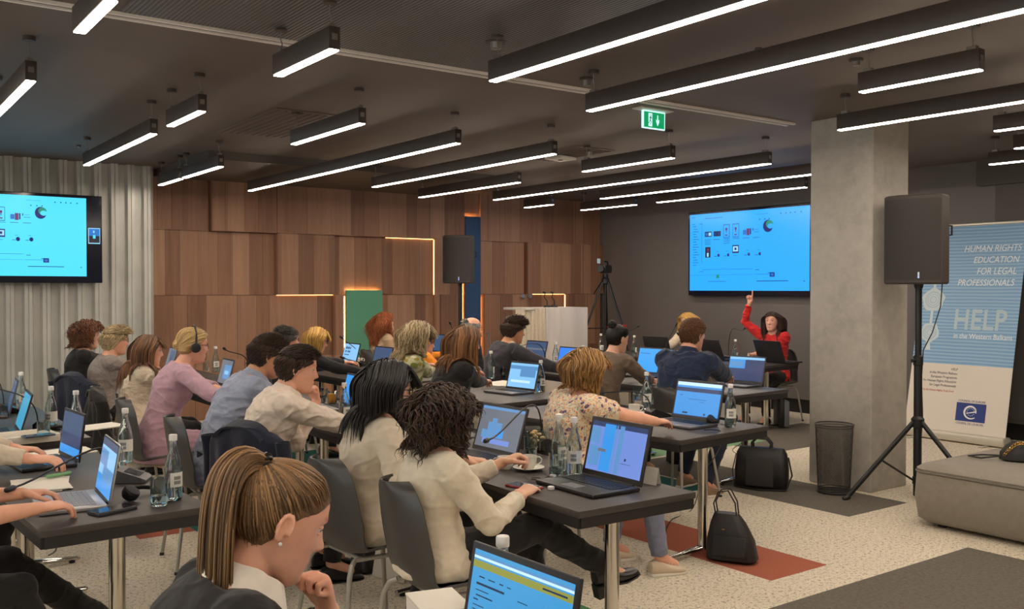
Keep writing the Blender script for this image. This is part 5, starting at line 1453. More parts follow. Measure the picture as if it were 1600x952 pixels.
# third row
h0 = P(1046, 651, .757); h1 = P(1125, 664, .757); mid = (h0+h1)/2
laptop(mid.x, mid.y, 4, 'laptop with a bright blue page under the hand of the woman in the flowered blouse', body=LGRY, back=LBLK, w=.375, d=.26, ang=104, base=emat('screen_azure', (50, 146, 224), .9), hgt=.25, bez=.014,
       content=[(0, .90, 1, 1, S_WH), (0, .72, 1, .84, S_NV), (.08, .60, .15, .615, S_TX), (.3, .50, .7, .51, S_TX), (.55, .43, .65, .44, S_TX), (.2, .07, .32, .12, S_TX), (.68, .06, .72, .12, S_TX), (.0, .0, 1, .03, S_NV)])
LP(812, 611, 6, 'laptop with a pale blue page by the woman in the black blazer', base=S_LT, content=[(0, .75, 1, .9, S_SK), (.1, .2, .8, .3, S_WH), (.4, .45, .95, .75, S_SK)], d=.24, w=.35)
LP(543, 571, 0, 'laptop showing two rows of dark pictures near the green board', base=S_LT, body=LBLK, content=[(.12, .72, .22, .84, S_TX), (.26, .72, .36, .84, S_TX), (.40, .72, .46, .84, S_TX), (.12, .54, .2, .64, S_TX), (.28, .54, .36, .64, S_TX), (.39, .54, .46, .64, S_TX), (.08, .4, .42, .44, S_TX), (0, 0, 1, .12, S_NV)], d=.25, w=.36)
LP(592, 579, 2, 'laptop with a plain slate blue screen next to the cup and saucer', base=S_DK, body=LBLK, d=.25, w=.36)
# fourth row
LP(1162, 600, 8, 'laptop with a small light window on a navy desktop beside the man in navy', base=S_NV, body=LGRY, back=LBLK, content=[(.0, .90, 1, 1, S_LT), (.0, .52, .46, .90, S_BL), (.04, .6, .4, .8, S_SK)], w=.37, d=.25)
LP(1018, 586, 6, 'large laptop with a bright empty blue page behind the woman with the top knot', base=emat('screen_sky_blue', (44, 156, 240), .95), body=LBLK, content=[(.05, .78, .35, .80, S_TX)], w=.42, d=.27)
LP(886, 578, 4, 'laptop with a vivid blue page under the hands of the man in the suit', base=emat('screen_vivid_blue', (44, 128, 236), .9), body=LBLK, content=[(.3, .6, .6, .62, S_TX), (.35, .5, .65, .52, S_SK)], w=.35, d=.24)
LP(833, 566, 2, 'laptop with a dim grey screen beyond the man in the suit', base=S_DK, body=LGRY, content=[(0, .55, 1, .65, S_GY), (0, 0, 1, .1, S_NV)], w=.37, d=.25)
LP(686, 552, 0, 'laptop with a slate screen above the orange sleeve', base=S_DK, body=LBLK, w=.35, d=.25)
LP(709, 549, 0, 'laptop with a light blue screen behind the long haired woman in black', base=S_BL, body=LBLK, w=.35, d=.25)
# presenters' laptops, lids turned towards the audience
def back_laptop(px, py, X, rz, label, **k):
    p = P(px, py, .75); return laptop(p.x, p.y, rz, label, **k)
back_laptop(1207, 566, 0, 176, 'laptop of the presenter in red, its dark lid turned to the room', body=LBLK, w=.40, d=.27, ang=112)
back_laptop(1117, 562, 0, 170, 'open black laptop between the two presenters, lid to the room', body=LBLK, w=.38, d=.26, ang=112)
back_laptop(1030, 556, 0, 190, 'open black laptop in front of the fair haired presenter', body=LBLK, w=.38, d=.26, ang=110)

# ------------------------------------------------------------ bottles, glasses, cups
for px, py, lb in ((271, 781, 'water bottle beside the tumbler near the silver laptop'), (196, 722, 'water bottle behind the conference unit on the left table'), (119, 682, 'water bottle on the corner of the white tray table'),
                   (80, 672, 'water bottle behind the tumbler on the white tray table'), (33, 640, 'small far water bottle at the left edge'), (337, 582, 'water bottle beside the laptop of the woman in lace'),
                   (399, 603, 'water bottle whose cap shows above the man in pale blue'), (538, 664, 'water bottle behind the orange juice'), (897, 742, 'labelled water bottle left of the large black laptop'),
                   (873, 735, 'water bottle behind the tall tumbler on the nearest table'), (1141, 667, 'water bottle on the table corner beside the blue page laptop'), (1010, 640, 'water bottle beside the conference unit of the flowered blouse table'),
                   (845, 613, 'water bottle at the end of the black blazer woman\'s table'), (767, 592, 'water bottle between the black blazer woman and her laptop'), (868, 572, 'water bottle in front of the white lectern'),
                   (939, 553, 'water bottle left of the top knot'), (991, 557, 'water bottle right of the top knot'), (911, 580, 'water bottle half hidden by the vivid blue laptop'), (1149, 566, 'water bottle in front of the presenter in red')):
    bottle(P(px, py, TZ), lb, random.uniform(-60, 60))
bottle((1.28, 1.79, TZ), 'water bottle standing behind the closest laptop', 20)
JUICE = mat('orange_juice', (236, 158, 20), .25)
for px, py, lb, fl, lv in ((249, 790, 'tumbler a third full beside the front water bottle', WATER, .04), (68, 688, 'tumbler in front of the bottles on the white tray table', None, 0), (180, 735, 'empty tumbler by the conference unit, left table', None, 0),
                           (869, 744, 'tall tumbler between coffee cup and large black laptop', WATER, .04), (829, 715, 'tumbler by the grey cloud laptop', WATER, .05), (850, 700, 'tumbler behind the gooseneck microphone, nearest table', None, 0),
                           (519, 634, 'tumbler of orange juice', JUICE, .085), (505, 630, 'empty tumbler left of the orange juice', None, 0), (996, 626, 'tumbler behind the coffee cup, flowered blouse table', None, 0),
                           (1014, 632, 'tumbler beside the bottle, flowered blouse table', None, 0), (322, 580, 'tumbler beside the bottle of the lace blouse woman', None, 0), (1167, 566, 'tumbler in front of the presenter in red', None, 0), (1000, 556, 'tumbler right of the top knot woman\'s bottle', None, 0), (786, 590, 'tumbler beside the pale blue page laptop', None, 0)):
    glass(P(px, py, TZ), lb, fl, lv)
cup(P(826, 735, TZ), 'coffee cup on its saucer with the handle to the right, nearest table', -35)
cup(P(790, 733, TZ), 'coffee cup held by the woman in the ivory jacket', 150, saucer=False)
cup(P(991, 648, TZ), 'coffee cup beside the woman in the flowered blouse', -30)
cup(P(561, 569, TZ), 'far coffee cup by the slate blue laptop', -30)

# ------------------------------------------------------------ microphones
mic_unit(P(205, 752, TZ), P(22, 762, .83), 150, 'grey conference microphone bent to the left beside the silver laptop', col=MICS)
mic_unit(P(862, 700, TZ), P(762, 688, .93), 160, 'conference microphone arching in front of the grey cloud laptop')
mic_unit(P(1028, 652, TZ), P(926, 613, .93), 165, 'conference microphone beside the blue page laptop')
mic_unit(P(400, 596, TZ), P(352, 546, 1.07), 160, 'conference microphone left of the man in pale blue')
mic_unit(P(572, 572, TZ), P(535, 529, 1.05), 160, 'conference microphone in front of the green board')
mic_unit(P(600, 600, TZ), P(538, 560, .98), 160, 'conference microphone above the orange juice')
mic_unit(P(775, 580, TZ), P(762, 522, 1.08), 160, 'conference microphone in front of the dark suited man')
mic_unit(P(722, 552, TZ), P(704, 507, 1.12), 160, 'conference microphone by the far slate laptop')
mic_unit(P(860, 575, TZ), P(780, 548, .98), 160, 'conference microphone below the white lectern')
mic_unit(P(960, 560, TZ), P(996, 511, 1.15), 160, 'conference microphone right of the top knot')
mic_unit(P(1041, 566, TZ), P(1056, 509, 1.16), 190, 'conference microphone in front of the fair haired presenter')
mic_unit(P(1085, 563, TZ), P(1061, 524, 1.04), 190, 'second conference microphone of the fair haired presenter')
mic_unit(P(1142, 562, TZ), P(1163, 514, 1.16), 190, 'conference microphone of the presenter in red')
mic_unit(P(75, 672, TZ), P(-30, 600, 1.0), 160, 'conference microphone arm crossing the teal laptop')
mic_unit(P(20, 645, TZ), P(-30, 562, 1.08), 160, 'farther conference microphone arm at the left edge')

# ------------------------------------------------------------ paper, phones, small things
phone(P(176, 800, TZ), 20, 'dark phone in a case on the corner of the left table', mat('phone_case_grey', (52, 54, 60), .5), sz=(.16, .078, .014))
phone(P(819, 762, TZ), 100, 'phone in a red case beside the ivory sleeve', mat('phone_case_red', (168, 62, 62), .5))
phone(P(60, 682, TZ+.041), 10, 'phone lying on the white tray', mat('phone_case_blue', (40, 60, 84), .4))
CASE = mat('spectacle_case', (26, 25, 25), .4)
t_ = thing('white_tray', 'white shallow box tray on the table at the left edge', 'tray', tuple(P(28, 690, TZ)), radians(6))
MB().box((0, 0, .006), (.36, .26, .012), bev=.003).build('tray_base', CHINA, t_)
for sx, sy, dx, dy in ((1, 0, .008, .26), (-1, 0, .008, .26), (0, 1, .36, .008), (0, -1, .36, .008)):
    MB().box((sx*.178, sy*.128, .024), (dx, dy, .034), bev=.002).build('tray_side', CHINA, t_)
papers((.62+.12, 4.42, TZ), 82, 'white papers and a folder under the typing hands at the left edge', 4)
papers((.98, 5.25, TZ), 10, 'loose papers behind the dark laptop, left table', 2)
papers(P(150, 668, TZ), 15, 'white notebook at the far end of the tray table', 3)
papers(P(785, 600, TZ), 20, 'papers left of the pale blue page laptop', 3, sz=(.4, .3))
papers(P(690, 574, TZ+.05), 15, 'paper sheet held by the woman in the leaf print top', 2)
papers(P(612, 582, TZ), 10, 'paper under the hand of the woman in the black jumper', 2)
papers(P(330, 606, TZ), 10, 'papers beside the laptop of the woman in lace', 2)
papers(P(1030, 600, TZ), 15, 'papers under the arm of the top knot woman', 3)
def card(px, py, w, h, rz, label, tilt=14):
    p = P(px, py, TZ); t = thing('tent_card', label, 'name card', tuple(p), radians(rz), 'folded white name cards')
    for sg in (1, -1):
        MB().box((sg*h*math.sin(radians(tilt))/2, 0, h/2), (.0012, w, h), R=Matrix.Rotation(-sg*radians(tilt), 3, 'Y')).build('panel', PAPER, t)
card(1014, 756, .10, .075, 10, 'white folded card beside the large black laptop'); card(200, 596, .16, .1, 5, 'white folded card between the two short haired women'); card(505, 572, .2, .08, 5, 'white folded card by the blonde bob')
card(430, 640, .16, .08, 4, 'white folded card hidden beyond the man in white')
# white box at the bottom edge
b_ = thing('white_box', 'small white box left of the closest laptop at the bottom edge', 'box', (1.215, 1.97, TZ), radians(-14))
MB().box((0, 0, .035), (.12, .16, .07), bev=.003).build('carton', PAPER, b_); MB().box((0, 0, .072), (.124, .164, .006), bev=.002).build('carton_lid', PAPER, b_)
for px, py, lb in ((861, 765, 'bottle cap in front of the large black laptop'), (864, 746, 'bottle cap beside the saucer on the nearest table')):
    tag(MB().lathe([(.013, 0), (.0145, .002), (.0145, .011), (.012, .013), (.002, .013)], n=20).build('bottle_cap', CAPW, None, loc=tuple(P(px, py, TZ))), lb, 'bottle cap', 'loose white bottle caps')
m_ = MB(); m_.tube([(-.05, 0, .008), (.05, 0, .008)], .008, 12, round_ends=True); o = m_.build('felt_pen', mat('pen_green', (120, 172, 120), .5), None, loc=tuple(P(92, 745, TZ+.012))); o.rotation_euler = (0, 0, .3); tag(o, 'green felt pen on the papers at the left edge', 'pen')
# headphones lying on tables
def headphones(p, rz, label, pad):
    t = thing('headphones', label, 'headphones', tuple(p), radians(rz), 'headphones on the tables')
    m_ = MB(); m_.tube([(.07*sin(a)*1.0, .085*cos(a), .012+.02*sin(a)) for a in [pi*k/16 for k in range(17)]], .006, 8, flat=1.5); m_.build('headband', MICB, t)
    for sd in (1, -1):
        c = Vector((0, sd*.08, .034)); ax = Vector((-.5, -sd*.2, .75)).normalized()
        m_ = MB(); m_.tube([c-ax*.024, c-ax*.01, c+ax*.006, c+ax*.012], [.022, .032, .034, .026], 22); m_.build('ear_cup', MICB, t)
        m_ = MB(); m_.tube([c+ax*.010, c+ax*.018, c+ax*.020], [.034, .031, .018], 22); m_.build('cushion', pad, t)
headphones(P(228, 778, TZ), 120, 'black headphones beside the front tumbler, left table', mat('headset_cushion', (38, 38, 42), .7))
headphones(P(1180, 598, TZ), 100, 'headphones with silver cushions beside the navy desktop laptop', mat('silver_pad', (200, 196, 190), .3, .6))
headphones(P(88, 678, TZ), 60, 'headphones by the bottle on the tray table', mat('headset_cushion', (38, 38, 42), .7))
headphones(P(1128, 664, TZ), 80, 'headphones behind the right hand on the flowered blouse table', mat('headset_cushion', (38, 38, 42), .7))
g_ = MB()
for sd in (1, -1): g_.tube([(.0+.022*cos(2*pi*k/16), sd*.032+.024*sin(2*pi*k/16), .012) for k in range(17)], .002, 6); g_.tube([(0, sd*.056, .012), (.06, sd*.052, .004), (.12, sd*.045, .004)], .002, 6)
o = g_.build('folded_spectacles', CASE, None, loc=tuple(P(848, 752, TZ))); o.rotation_euler = (0, 0, 1.2); tag(o, 'spectacles lying behind the red phone', 'spectacles')
# snack glass with biscuits
t_ = thing('biscuit_jar', 'glass jar of beige biscuits behind the gooseneck microphone', 'jar', tuple(P(838, 704, TZ)), 0)
MB().lathe([(.006, 0), (.05, .001), (.053, .10), (.051, .101), (.048, .006), (.004, .004)], n=24).build('jar', GLASS, t_, 50)
m_ = MB()
for k in range(14): m_.ell((random.uniform(-.028, .028), random.uniform(-.028, .028), .015+.0065*k), (.016, .013, .008), 10, 6)
m_.build('biscuits', mat('biscuit', (196, 168, 122), .8), t_)
# ------------------------------------------------------------ wall screens
TVB = mat('screen_casing', (20, 20, 24), .28); TVG = mat('screen_bezel_gloss', (16, 22, 40), .12)
T_BG = emat('tv_blue', (30, 160, 250), 1.05); T_BGL = emat('tv_cyan', (70, 208, 252), 1.05); T_LN = emat('tv_line', (24, 118, 210), .8); T_TX = emat('tv_text', (16, 74, 150), .6); T_NV = emat('tv_navy', (20, 40, 130), .6)
T_RD = emat('tv_red', (110, 60, 120), .7); T_GN = emat('tv_green', (20, 150, 120), .8); T_DK = emat('tv_dark', (20, 26, 50), .4); T_WH = emat('tv_white', (150, 214, 250), 1.0)
def wall_screen(c, w, h, mtx, label, bgm, sx1=.875, cut=0.0, low=.10, side_y=.5):
    """c = centre; mtx columns: right, up, outwards"""
    t = thing('wall_screen', label, 'screen', tuple(c), 0, 'large wall screens')
    R = mtx; f = lambda u, v, e=0.0: R @ Vector(((u-.5)*w, (v-.5)*h, e))
    MB().box(f(.5, .5, .035), (w, h, .07), R=R, bev=.008).build('casing', TVB, t)
    MB().box(f(.5, .5, .0705), (w-.012, h-.012, .003), R=R).build('front_glass', TVG, t)
    MB().box(f(.5, .5, -.02), (w*.4, h*.4, .05), R=R).build('wall_mount', TVB, t)
    s = MB(); U = lambda u: .012+u*(sx1-.012); V = lambda v: low+v*(.965-low)
    def q(u0, v0, u1, v1, m, e=0):
        s.quad(f(U(u0), V(v0), .0725+e), f(U(u1), V(v0), .0725+e), f(U(u1), V(v1), .0725+e), f(U(u0), V(v1), .0725+e), m)
    q(0, 0, 1, 1, bgm); k = .0006
    q(.015, .955, .05, .962, T_TX, k); q(.14, .935, .3, .941, T_TX, k); q(.58, .94, .68, .944, T_LN, k)
    for u in (.775, .815, .85, .885, .93): q(u, .925, u+.010, .938, T_TX, k)
    for u in (.61, .65, .685): q(u, .87, u+.008, .885, T_TX, k)
    q(.025, .87, .05, .876, T_TX, k); q(.09, .87, .12, .876, T_TX, k); q(.112, .35, .115, .87, T_LN, k)
    for i in range(16): q(.03+.006*(i % 3 == 1), .84-i*.034, .06+.012*((i*7) % 3), .846-i*.034, T_TX, k)
    for i, u in enumerate((.14, .22, .31, .39, .475, .56)):
        if i in (0, 1):
            q(u, .70, u+.063, .765, T_DK, k); q(u+.006, .712, u+.028, .752, T_LN if i == 0 else T_TX, 2*k); q(u+.034, .712, u+.058, .752, T_WH if i == 0 else T_TX, 2*k)
        elif i in (2, 3):
            q(u-.003, .675, u+.050, .845, T_NV, k); q(u, .682, u+.047, .838, bgm, 2*k); q(u+.015, .77, u+.032, .80, T_RD, 3*k); q(u+.020, .74, u+.027, .80, T_RD, 3*k); q(u+.012, .70, u+.034, .715, T_RD, 3*k)
        elif i == 4: q(u, .70, u+.028, .76, T_LN, k); q(u+.03, .69, u+.055, .775, T_RD, k); q(u+.058, .70, u+.068, .775, T_NV, k)
        else: q(u-.005, .745, u+.001, .775, T_DK, k); q(u+.01, .755, u+.045, .76, T_LN, k); q(u+.006, .725, u+.05, .730, T_TX, k)
        for j in range(1 if i == 5 else 3 if i in (0, 2) else 1): q(u-.002, .655-j*.026, u+.054, .661-j*.026, T_TX, k)
    q(.145, .43, .192, .565, T_DK, k); q(.158, .50, .180, .55, T_RD, 2*k); q(.160, .44, .176, .49, T_WH, 2*k)
    for u in (.255, .34, .515, .605): s.ell(f(U(u+.01), V(.455), .0725), (.010 if abs(R[0][2]) > .5 else .02, .02, .022), 10, 6, T_NV); q(u-.03, .44, u-.005, .447, T_TX, k); q(u-.01, .5, u+.01, .506, T_LN, k)
    q(.385, .475, .44, .575, T_NV, k); q(.391, .495, .434, .560, T_WH, 2*k); q(.404, .512, .421, .543, T_NV, 3*k); q(.39, .44, .425, .446, T_LN, k)
    q(.12, .27, .56, .275, T_LN, k); q(.09, .245, .13, .25, T_TX, k); q(.58, .255, .61, .262, T_TX, k); q(.57, .20, .72, .205, T_LN, k); q(.0, .20, .56, .203, T_LN, k); q(.68, .215, .71, .222, T_TX, k)
    q(.245, .16, .27, .205, T_GN, k); q(.17, .115, .33, .121, T_TX, k); q(.695, .17, .735, .225, T_NV, k); q(.704, .182, .726, .212, T_LN, 2*k); q(.59, .115, .84, .124, T_TX, k); q(.955, .11, .967, .12, T_TX, k)
    # round browser-like swirl icon, generic: ring with a wave
    n = 28; uc, vc, ru, rv = .68, .79, .040, .075
    vs = [f(U(uc), V(vc), .0725+k)]+[f(U(uc+ru*cos(2*pi*i/n)), V(vc+rv*sin(2*pi*i/n)), .0725+k) for i in range(n)]
    s.add(vs, [(0, 1+i, 1+(i+1) % n) for i in range(n)], T_NV)
    vs = [f(U(uc+.012), V(vc+.015), .0725+2*k)]+[f(U(uc+.012+ru*.72*cos(2*pi*i/n)), V(vc+.022+rv*.62*sin(2*pi*i/n)), .0725+2*k) for i in range(n)]
    s.add(vs, [(0, 1+i, 1+(i+1) % n) for i in range(n)], T_GN)
    vs = [f(U(uc+.018), V(vc), .0725+3*k)]+[f(U(uc+.020+ru*.6*cos(2*pi*i/n)), V(vc-.002+rv*.42*sin(2*pi*i/n)), .0725+3*k) for i in range(n)]
    s.add(vs, [(0, 1+i, 1+(i+1) % n) for i in range(n)], bgm)
    s.build('picture', None, t)
    # small camera picture in the dark margin at the side
    s = MB(); g = lambda u0, v0, u1, v1, m, e: s.quad(f(u0, v0, .0726+e), f(u1, v0, .0726+e), f(u1, v1, .0726+e), f(u0, v1, .0726+e), m)
    a, b = sx1+.012, .985; y0 = side_y-.09; y1 = side_y+.09
    g(a, y0, b, y1, T_WH, 0); g(a+.004, (y0+y1)/2, b-.003, y1-.008, T_LN, k); g(a+.004, y0+.01, b-.003, (y0+y1)/2, T_DK, k); g(a+.03, side_y-.03, b-.03, side_y+.01, T_BGL, 2*k); g(a+.04, side_y+.035, b-.045, side_y+.06, T_WH, 2*k)
    s.build('camera_inset', None, t)
    return t
# presenters' screen on the dark wall: faces -x
a = PX(1076, 345, 9.90); 
yl, yr = 9.33, 6.90; zb, zt = 1.485, 2.66
Rr = Matrix(((0, 0, -1), (-1, 0, 0), (0, 1, 0)))
wall_screen(Vector((9.97, (yl+yr)/2, (zb+zt)/2)), yl-yr, zt-zb, Rr, 'large wall screen above the presenters on the dark wall', T_BG, sx1=.838, low=.06, side_y=.5)
Rl = Matrix(((1, 0, 0), (0, 0, -1), (0, 1, 0)))
wall_screen(Vector((1.655, 10.85, 2.105)), 1.55, .93, Rl, 'large wall screen on the corrugated metal wall, cut by the left edge', T_BGL, sx1=.897, low=.075, side_y=.54)

# ------------------------------------------------------------ exit sign
t_ = thing('exit_sign', 'green illuminated emergency exit sign with running figure and down arrow', 'exit sign', (5.10, 5.20, 2.95), radians(0))
WHT = mat('white_plastic', (214, 210, 204), .5)
MB().box((.03, 0, -.006), (.34, .11, .012), bev=.003).build('ceiling_plate', WHT, t_)
MB().box((.03, 0, -.085), (.235, .018, .135), bev=.003).build('light_frame', emat('exit_frame', (190, 250, 240), 1.3), t_)
s = MB(); EG = emat('exit_green', (8, 150, 92), .9); EW = emat('exit_white', (190, 255, 240), 1.3)
def sq(x0, z0, x1, z1, m, e): s.quad((x0, -.0095-e, z0), (x1, -.0095-e, z0), (x1, -.0095-e, z1), (x0, -.0095-e, z1), m)
sq(-.078, -.145, .138, -.026, EG, 0); sq(-.030, -.135, .008, -.036, EW, .0005)
s.add([(x, -.0105, z) for x, z in ((.048, -.075), (.052, -.100), (.066, -.128), (.080, -.100), (.084, -.075), (.072, -.092), (.070, -.045), (.062, -.045), (.060, -.092))], [(0, 1, 2, 8), (2, 3, 4, 5), (8, 2, 5), (8, 5, 6, 7)], EW)
DG = emat('exit_dark', (10, 90, 70), .4)
s.ell((-.006, -.0105, -.050), (.005, .0006, .006), 10, 6, DG); s.tube([(-.008, -.0108, -.058), (-.014, -.0108, -.084)], .0042, 6, DG); s.tube([(-.014, -.0108, -.084), (-.004, -.0108, -.100), (-.010, -.0108, -.120)], .003, 6, DG)
s.tube([(-.014, -.0108, -.084), (-.020, -.0108, -.102), (-.030, -.0108, -.112)], .003, 6, DG); s.tube([(-.008, -.0108, -.062), (.004, -.0108, -.076)], .0026, 6, DG); s.tube([(-.009, -.0108, -.062), (-.022, -.0108, -.072)], .0026, 6, DG)
s.build('pictogram', None, t_)

# ------------------------------------------------------------ ceiling fittings
def disc(px, py, r, h, label, name='ceiling_detector', m=None, cat='detector'):
    p = P(px, py, ZC); t = thing(name, label, cat, tuple(p), 0)
    MB().lathe([(r, 0), (r, -.012), (r*.92, -.016), (.004, -.016)], n=24).build('base', m or BOX, t)
    MB().lathe([(r*.55, -.016), (r*.5, -h), (.003, -h-.004)], n=20).build('sensor', STEEL, t)
disc(917, 122, .05, .05, 'round ceiling detector beside the longest near lamp'); disc(921, 235, .05, .05, 'round ceiling detector left of the short lamp under the exit sign'); disc(775, 62, .06, .05, 'round detector on the dark ceiling at the top')
disc(1338, 92, .04, .04, 'round ceiling spot right of the long near lamp'); disc(1185, 75, .02, .02, 'tiny ceiling sensor between the two long lamps'); disc(123, 227, .02, .02, 'small ceiling sensor above the corrugated wall')
disc(380, 259, .14, .03, 'round dark speaker grille in the ceiling near the wood wall', 'ceiling_grille', BOX, 'grille')
t_ = thing('ceiling_sensor_box', 'white box sensor on the ceiling at the end of a lamp', 'sensor', tuple(P(876, 243, ZC)), .2)
MB().box((0, 0, -.03), (.26, .22, .03), bev=.008).build('housing', WHT, t_); MB().box((0, 0, -.008), (.1, .1, .016)).build('mount', WHT, t_); MB().lathe([(.03, -.045), (.02, -.055), (.003, -.056)], n=16).build('lens', STEEL, t_)
def vent(px, py, w, l, label):
    t = thing('ceiling_vent', label, 'vent', tuple(P(px, py, ZC)), 0)
    MB().box((0, 0, -.004), (w, l, .008)).build('frame', mat('vent_frame', (106, 94, 88), .6), t)
    s = MB()
    for k in range(9): s.box((-w/2+w*(k+.5)/9, 0, -.010), (.012, l*.92, .008))
    s.build('slats', mat('vent_slat', (96, 84, 79), .6), t)
vent(437, 194, .60, 1.35, 'square ceiling vent in front of the wood wall'); vent(880, 240, .5, 1.0, 'ceiling vent behind the white box sensor')
# projecting ceiling field by the wood wall
struct(MB().box((4.9, 10.3, ZC-.04), (3.6, 1.9, .08)), 'trim_7', mat('ceiling_field', (86, 78, 72), .6))

# ------------------------------------------------------------ waste bin of wire mesh
def mesh_bin():
    t = thing('mesh_waste_bin', 'tall black wire mesh waste bin beside the concrete pillar', 'waste bin', (6.33, 4.43, 0))
    k = NT('wire_mesh'); tc = k.n('ShaderNodeUVMap')
    B = mat('bin_black', (62, 58, 56), .45, .3)
    H, r0, r1, n = .53, .120, .142, 84
    s = MB()
    for i in range(n):
        a = 2*pi*i/n
        for tw in (1, -1):
            pts = []
            for j in range(9):
                f = j/8; r = r0+(r1-r0)*f; aa = a+tw*f*pi*.62
                pts.append((r*cos(aa), r*sin(aa), .012+(H-.02)*f))
            s.tube(pts, .0009, 3)
    s.build('mesh_wall', B, t)
    for z, r, w in ((.012, r0+.001, .006), (H, r1+.001, .006), (.03, r0+.003, .003), (H-.018, r1, .003)):
        q = MB(); q.tube([(r*cos(2*pi*j/40), r*sin(2*pi*j/40), z) for j in range(41)], w, 8); q.build('rim', B, t)
    MB().lathe([(.003, .006), (r0, .006), (r0, .012), (.003, .012)], n=32).build('bottom', B, t)
mesh_bin()

# ------------------------------------------------------------ loudspeakers on stands
SPK = mat('speaker_black', (68, 62, 58), .6, bump=.1, bscale=400); GRL = mat('speaker_grille', (56, 52, 50), .75, bump=.3, bscale=700); STB = mat('stand_black', (28, 27, 28), .4)
def loudspeaker(p, rz, w, d, h, label):
    t = thing('loudspeaker', label, 'loudspeaker', tuple(p), radians(rz), 'black loudspeakers on tripod stands')
    # plan: front wide, back narrower, chamfered
    pl = [(d*.42, -w*.42), (d*.50, -w*.20), (d*.50, w*.20), (d*.42, w*.42), (d*.34, w*.50), (-d*.05, w*.50), (-d*.5, w*.27), (-d*.5, -w*.27), (-d*.05, -w*.50), (d*.34, -w*.50)]
    rings = []
    for z, sc in ((0, .95), (.012, 1), (h-.012, 1), (h, .95)): rings.append([(x*sc, y*sc, z) for x, y in pl])
    MB().loft(rings).build('cabinet', SPK, t, 25)
    g = MB(); rings = []
    for z in (.03, h-.03): rings.append([(x*1.012+.003, y*.97, z) for x, y in ((d*.345, -w*.50), (d*.42, -w*.42), (d*.50, -w*.20), (d*.50, w*.20), (d*.42, w*.42), (d*.345, w*.50))])
    n = 6; vs = [q for r in rings for q in r]; g.add(vs, [(i, i+1, n+i+1, n+i) for i in range(n-1)]); g.build('grille', GRL, t, 25)
    b = MB(); b.box((d*.512, w*.16, h*.10), (.004, .012, .045)); b.build('badge', mat('badge_silver', (196, 200, 208), .3, .6), t)
    MB().box((d*.514, w*.16, h*.075), (.004, .006, .006)).build('status_light', emat('led_blue', (70, 90, 255), 3), t)
    for sg in (1,):
        m_ = MB(); m_.tube([(-d*.3, sg*w*.36, h*.55), (-d*.3-.01, sg*w*.46, h*.56), (-d*.3-.01, sg*w*.46, h*.66), (-d*.3, sg*w*.36, h*.67)], .008, 8); m_.build('handle', STB, t)
    MB().lathe([(.03, -.03), (.035, 0), (.02, .002)], n=16).build('pole_socket', STB, t)
    return t
def tripod_stand(x, y, top, rz, label, R=.56, hub=.57):
    t = thing('speaker_stand', label, 'speaker stand', (x, y, 0), radians(rz), 'black tripod speaker stands')
    MB().tube([(0, 0, .02), (0, 0, 1.05)], .030, 18).build('outer_pole', STB, t); MB().tube([(0, 0, 1.04), (0, 0, top)], .024, 18).build('inner_pole', STB, t)
    MB().lathe([(.03, 1.0), (.036, 1.01), (.036, 1.07), (.026, 1.08)], n=18).build('collar', STB, t); m_ = MB(); m_.tube([(0, 0, 1.04), (.06, .02, 1.04)], [.010, .014], 10); m_.build('clamp_knob', STB, t)
    MB().lathe([(.028, hub-.04), (.045, hub-.03), (.048, hub+.03), (.030, hub+.05)], n=18).build('hub', STB, t); MB().lathe([(.026, .10), (.036, .11), (.036, .16), (.026, .17)], n=18).build('lower_hub', STB, t)
    for k in range(3):
        a = 2*pi*k/3; c, s_ = cos(a), sin(a)
        m_ = MB(); m_.tube([(.03*c, .03*s_, hub+.01), (R*c, R*s_, .012)], .0145, 12, round_ends=True, flat=1.3); l = m_.build('leg', STB, t)
        m_ = MB(); m_.tube([(.03*c, .03*s_, .135), (R*.5*c, R*.5*s_, (hub+.012)*.5)], .008, 8); m_.build('brace', STB, t)
        m_ = MB(); m_.tube([(R*.97*c, R*.97*s_, .022), (R*1.02*c, R*1.02*s_, .012)], .019, 12, round_ends=True); m_.build('rubber_foot', TEDGE, l)
    return t
SPX, SPY = 6.66, 3.935
loudspeaker((SPX, SPY, 1.615), 192, .42, .40, .66, 'large black loudspeaker on a stand in front of the concrete pillar')
tripod_stand(SPX, SPY, 1.60, 150, 'black tripod stand under the large loudspeaker beside the pillar')
sp2 = PD(719, 410, 12.6); loudspeaker((sp2.x, sp2.y, PD(719, 443, 12.6).z), 215, .39, .40, .635, 'small looking far loudspeaker in front of the blue board')
tripod_stand(sp2.x, sp2.y, PD(719, 443, 12.6).z-.01, 10, 'tripod stand of the far loudspeaker, hidden behind the audience')
for k, (dx, sag) in enumerate(((.03, .05),)):
    m_ = MB(); m_.tube([(SPX+.12+dx, SPY-.10, 1.62), (SPX+.10+dx, SPY-.10, 1.45), (SPX+.06, SPY-.06-sag*.3, 1.30-sag), (SPX+.035, SPY-.02, 1.12), (SPX+.03, SPY-.01, .9), (SPX+.035, SPY-.02, .58), (SPX+.03, SPY+.02, .2), (SPX+.12+dx, SPY+.08, .012), (SPX+.9, SPY+.5+dx, .01)], .0042, 6)
    tag(m_.build('speaker_cable', STB, None), 'black cable hanging from the large loudspeaker down its stand', 'cable')

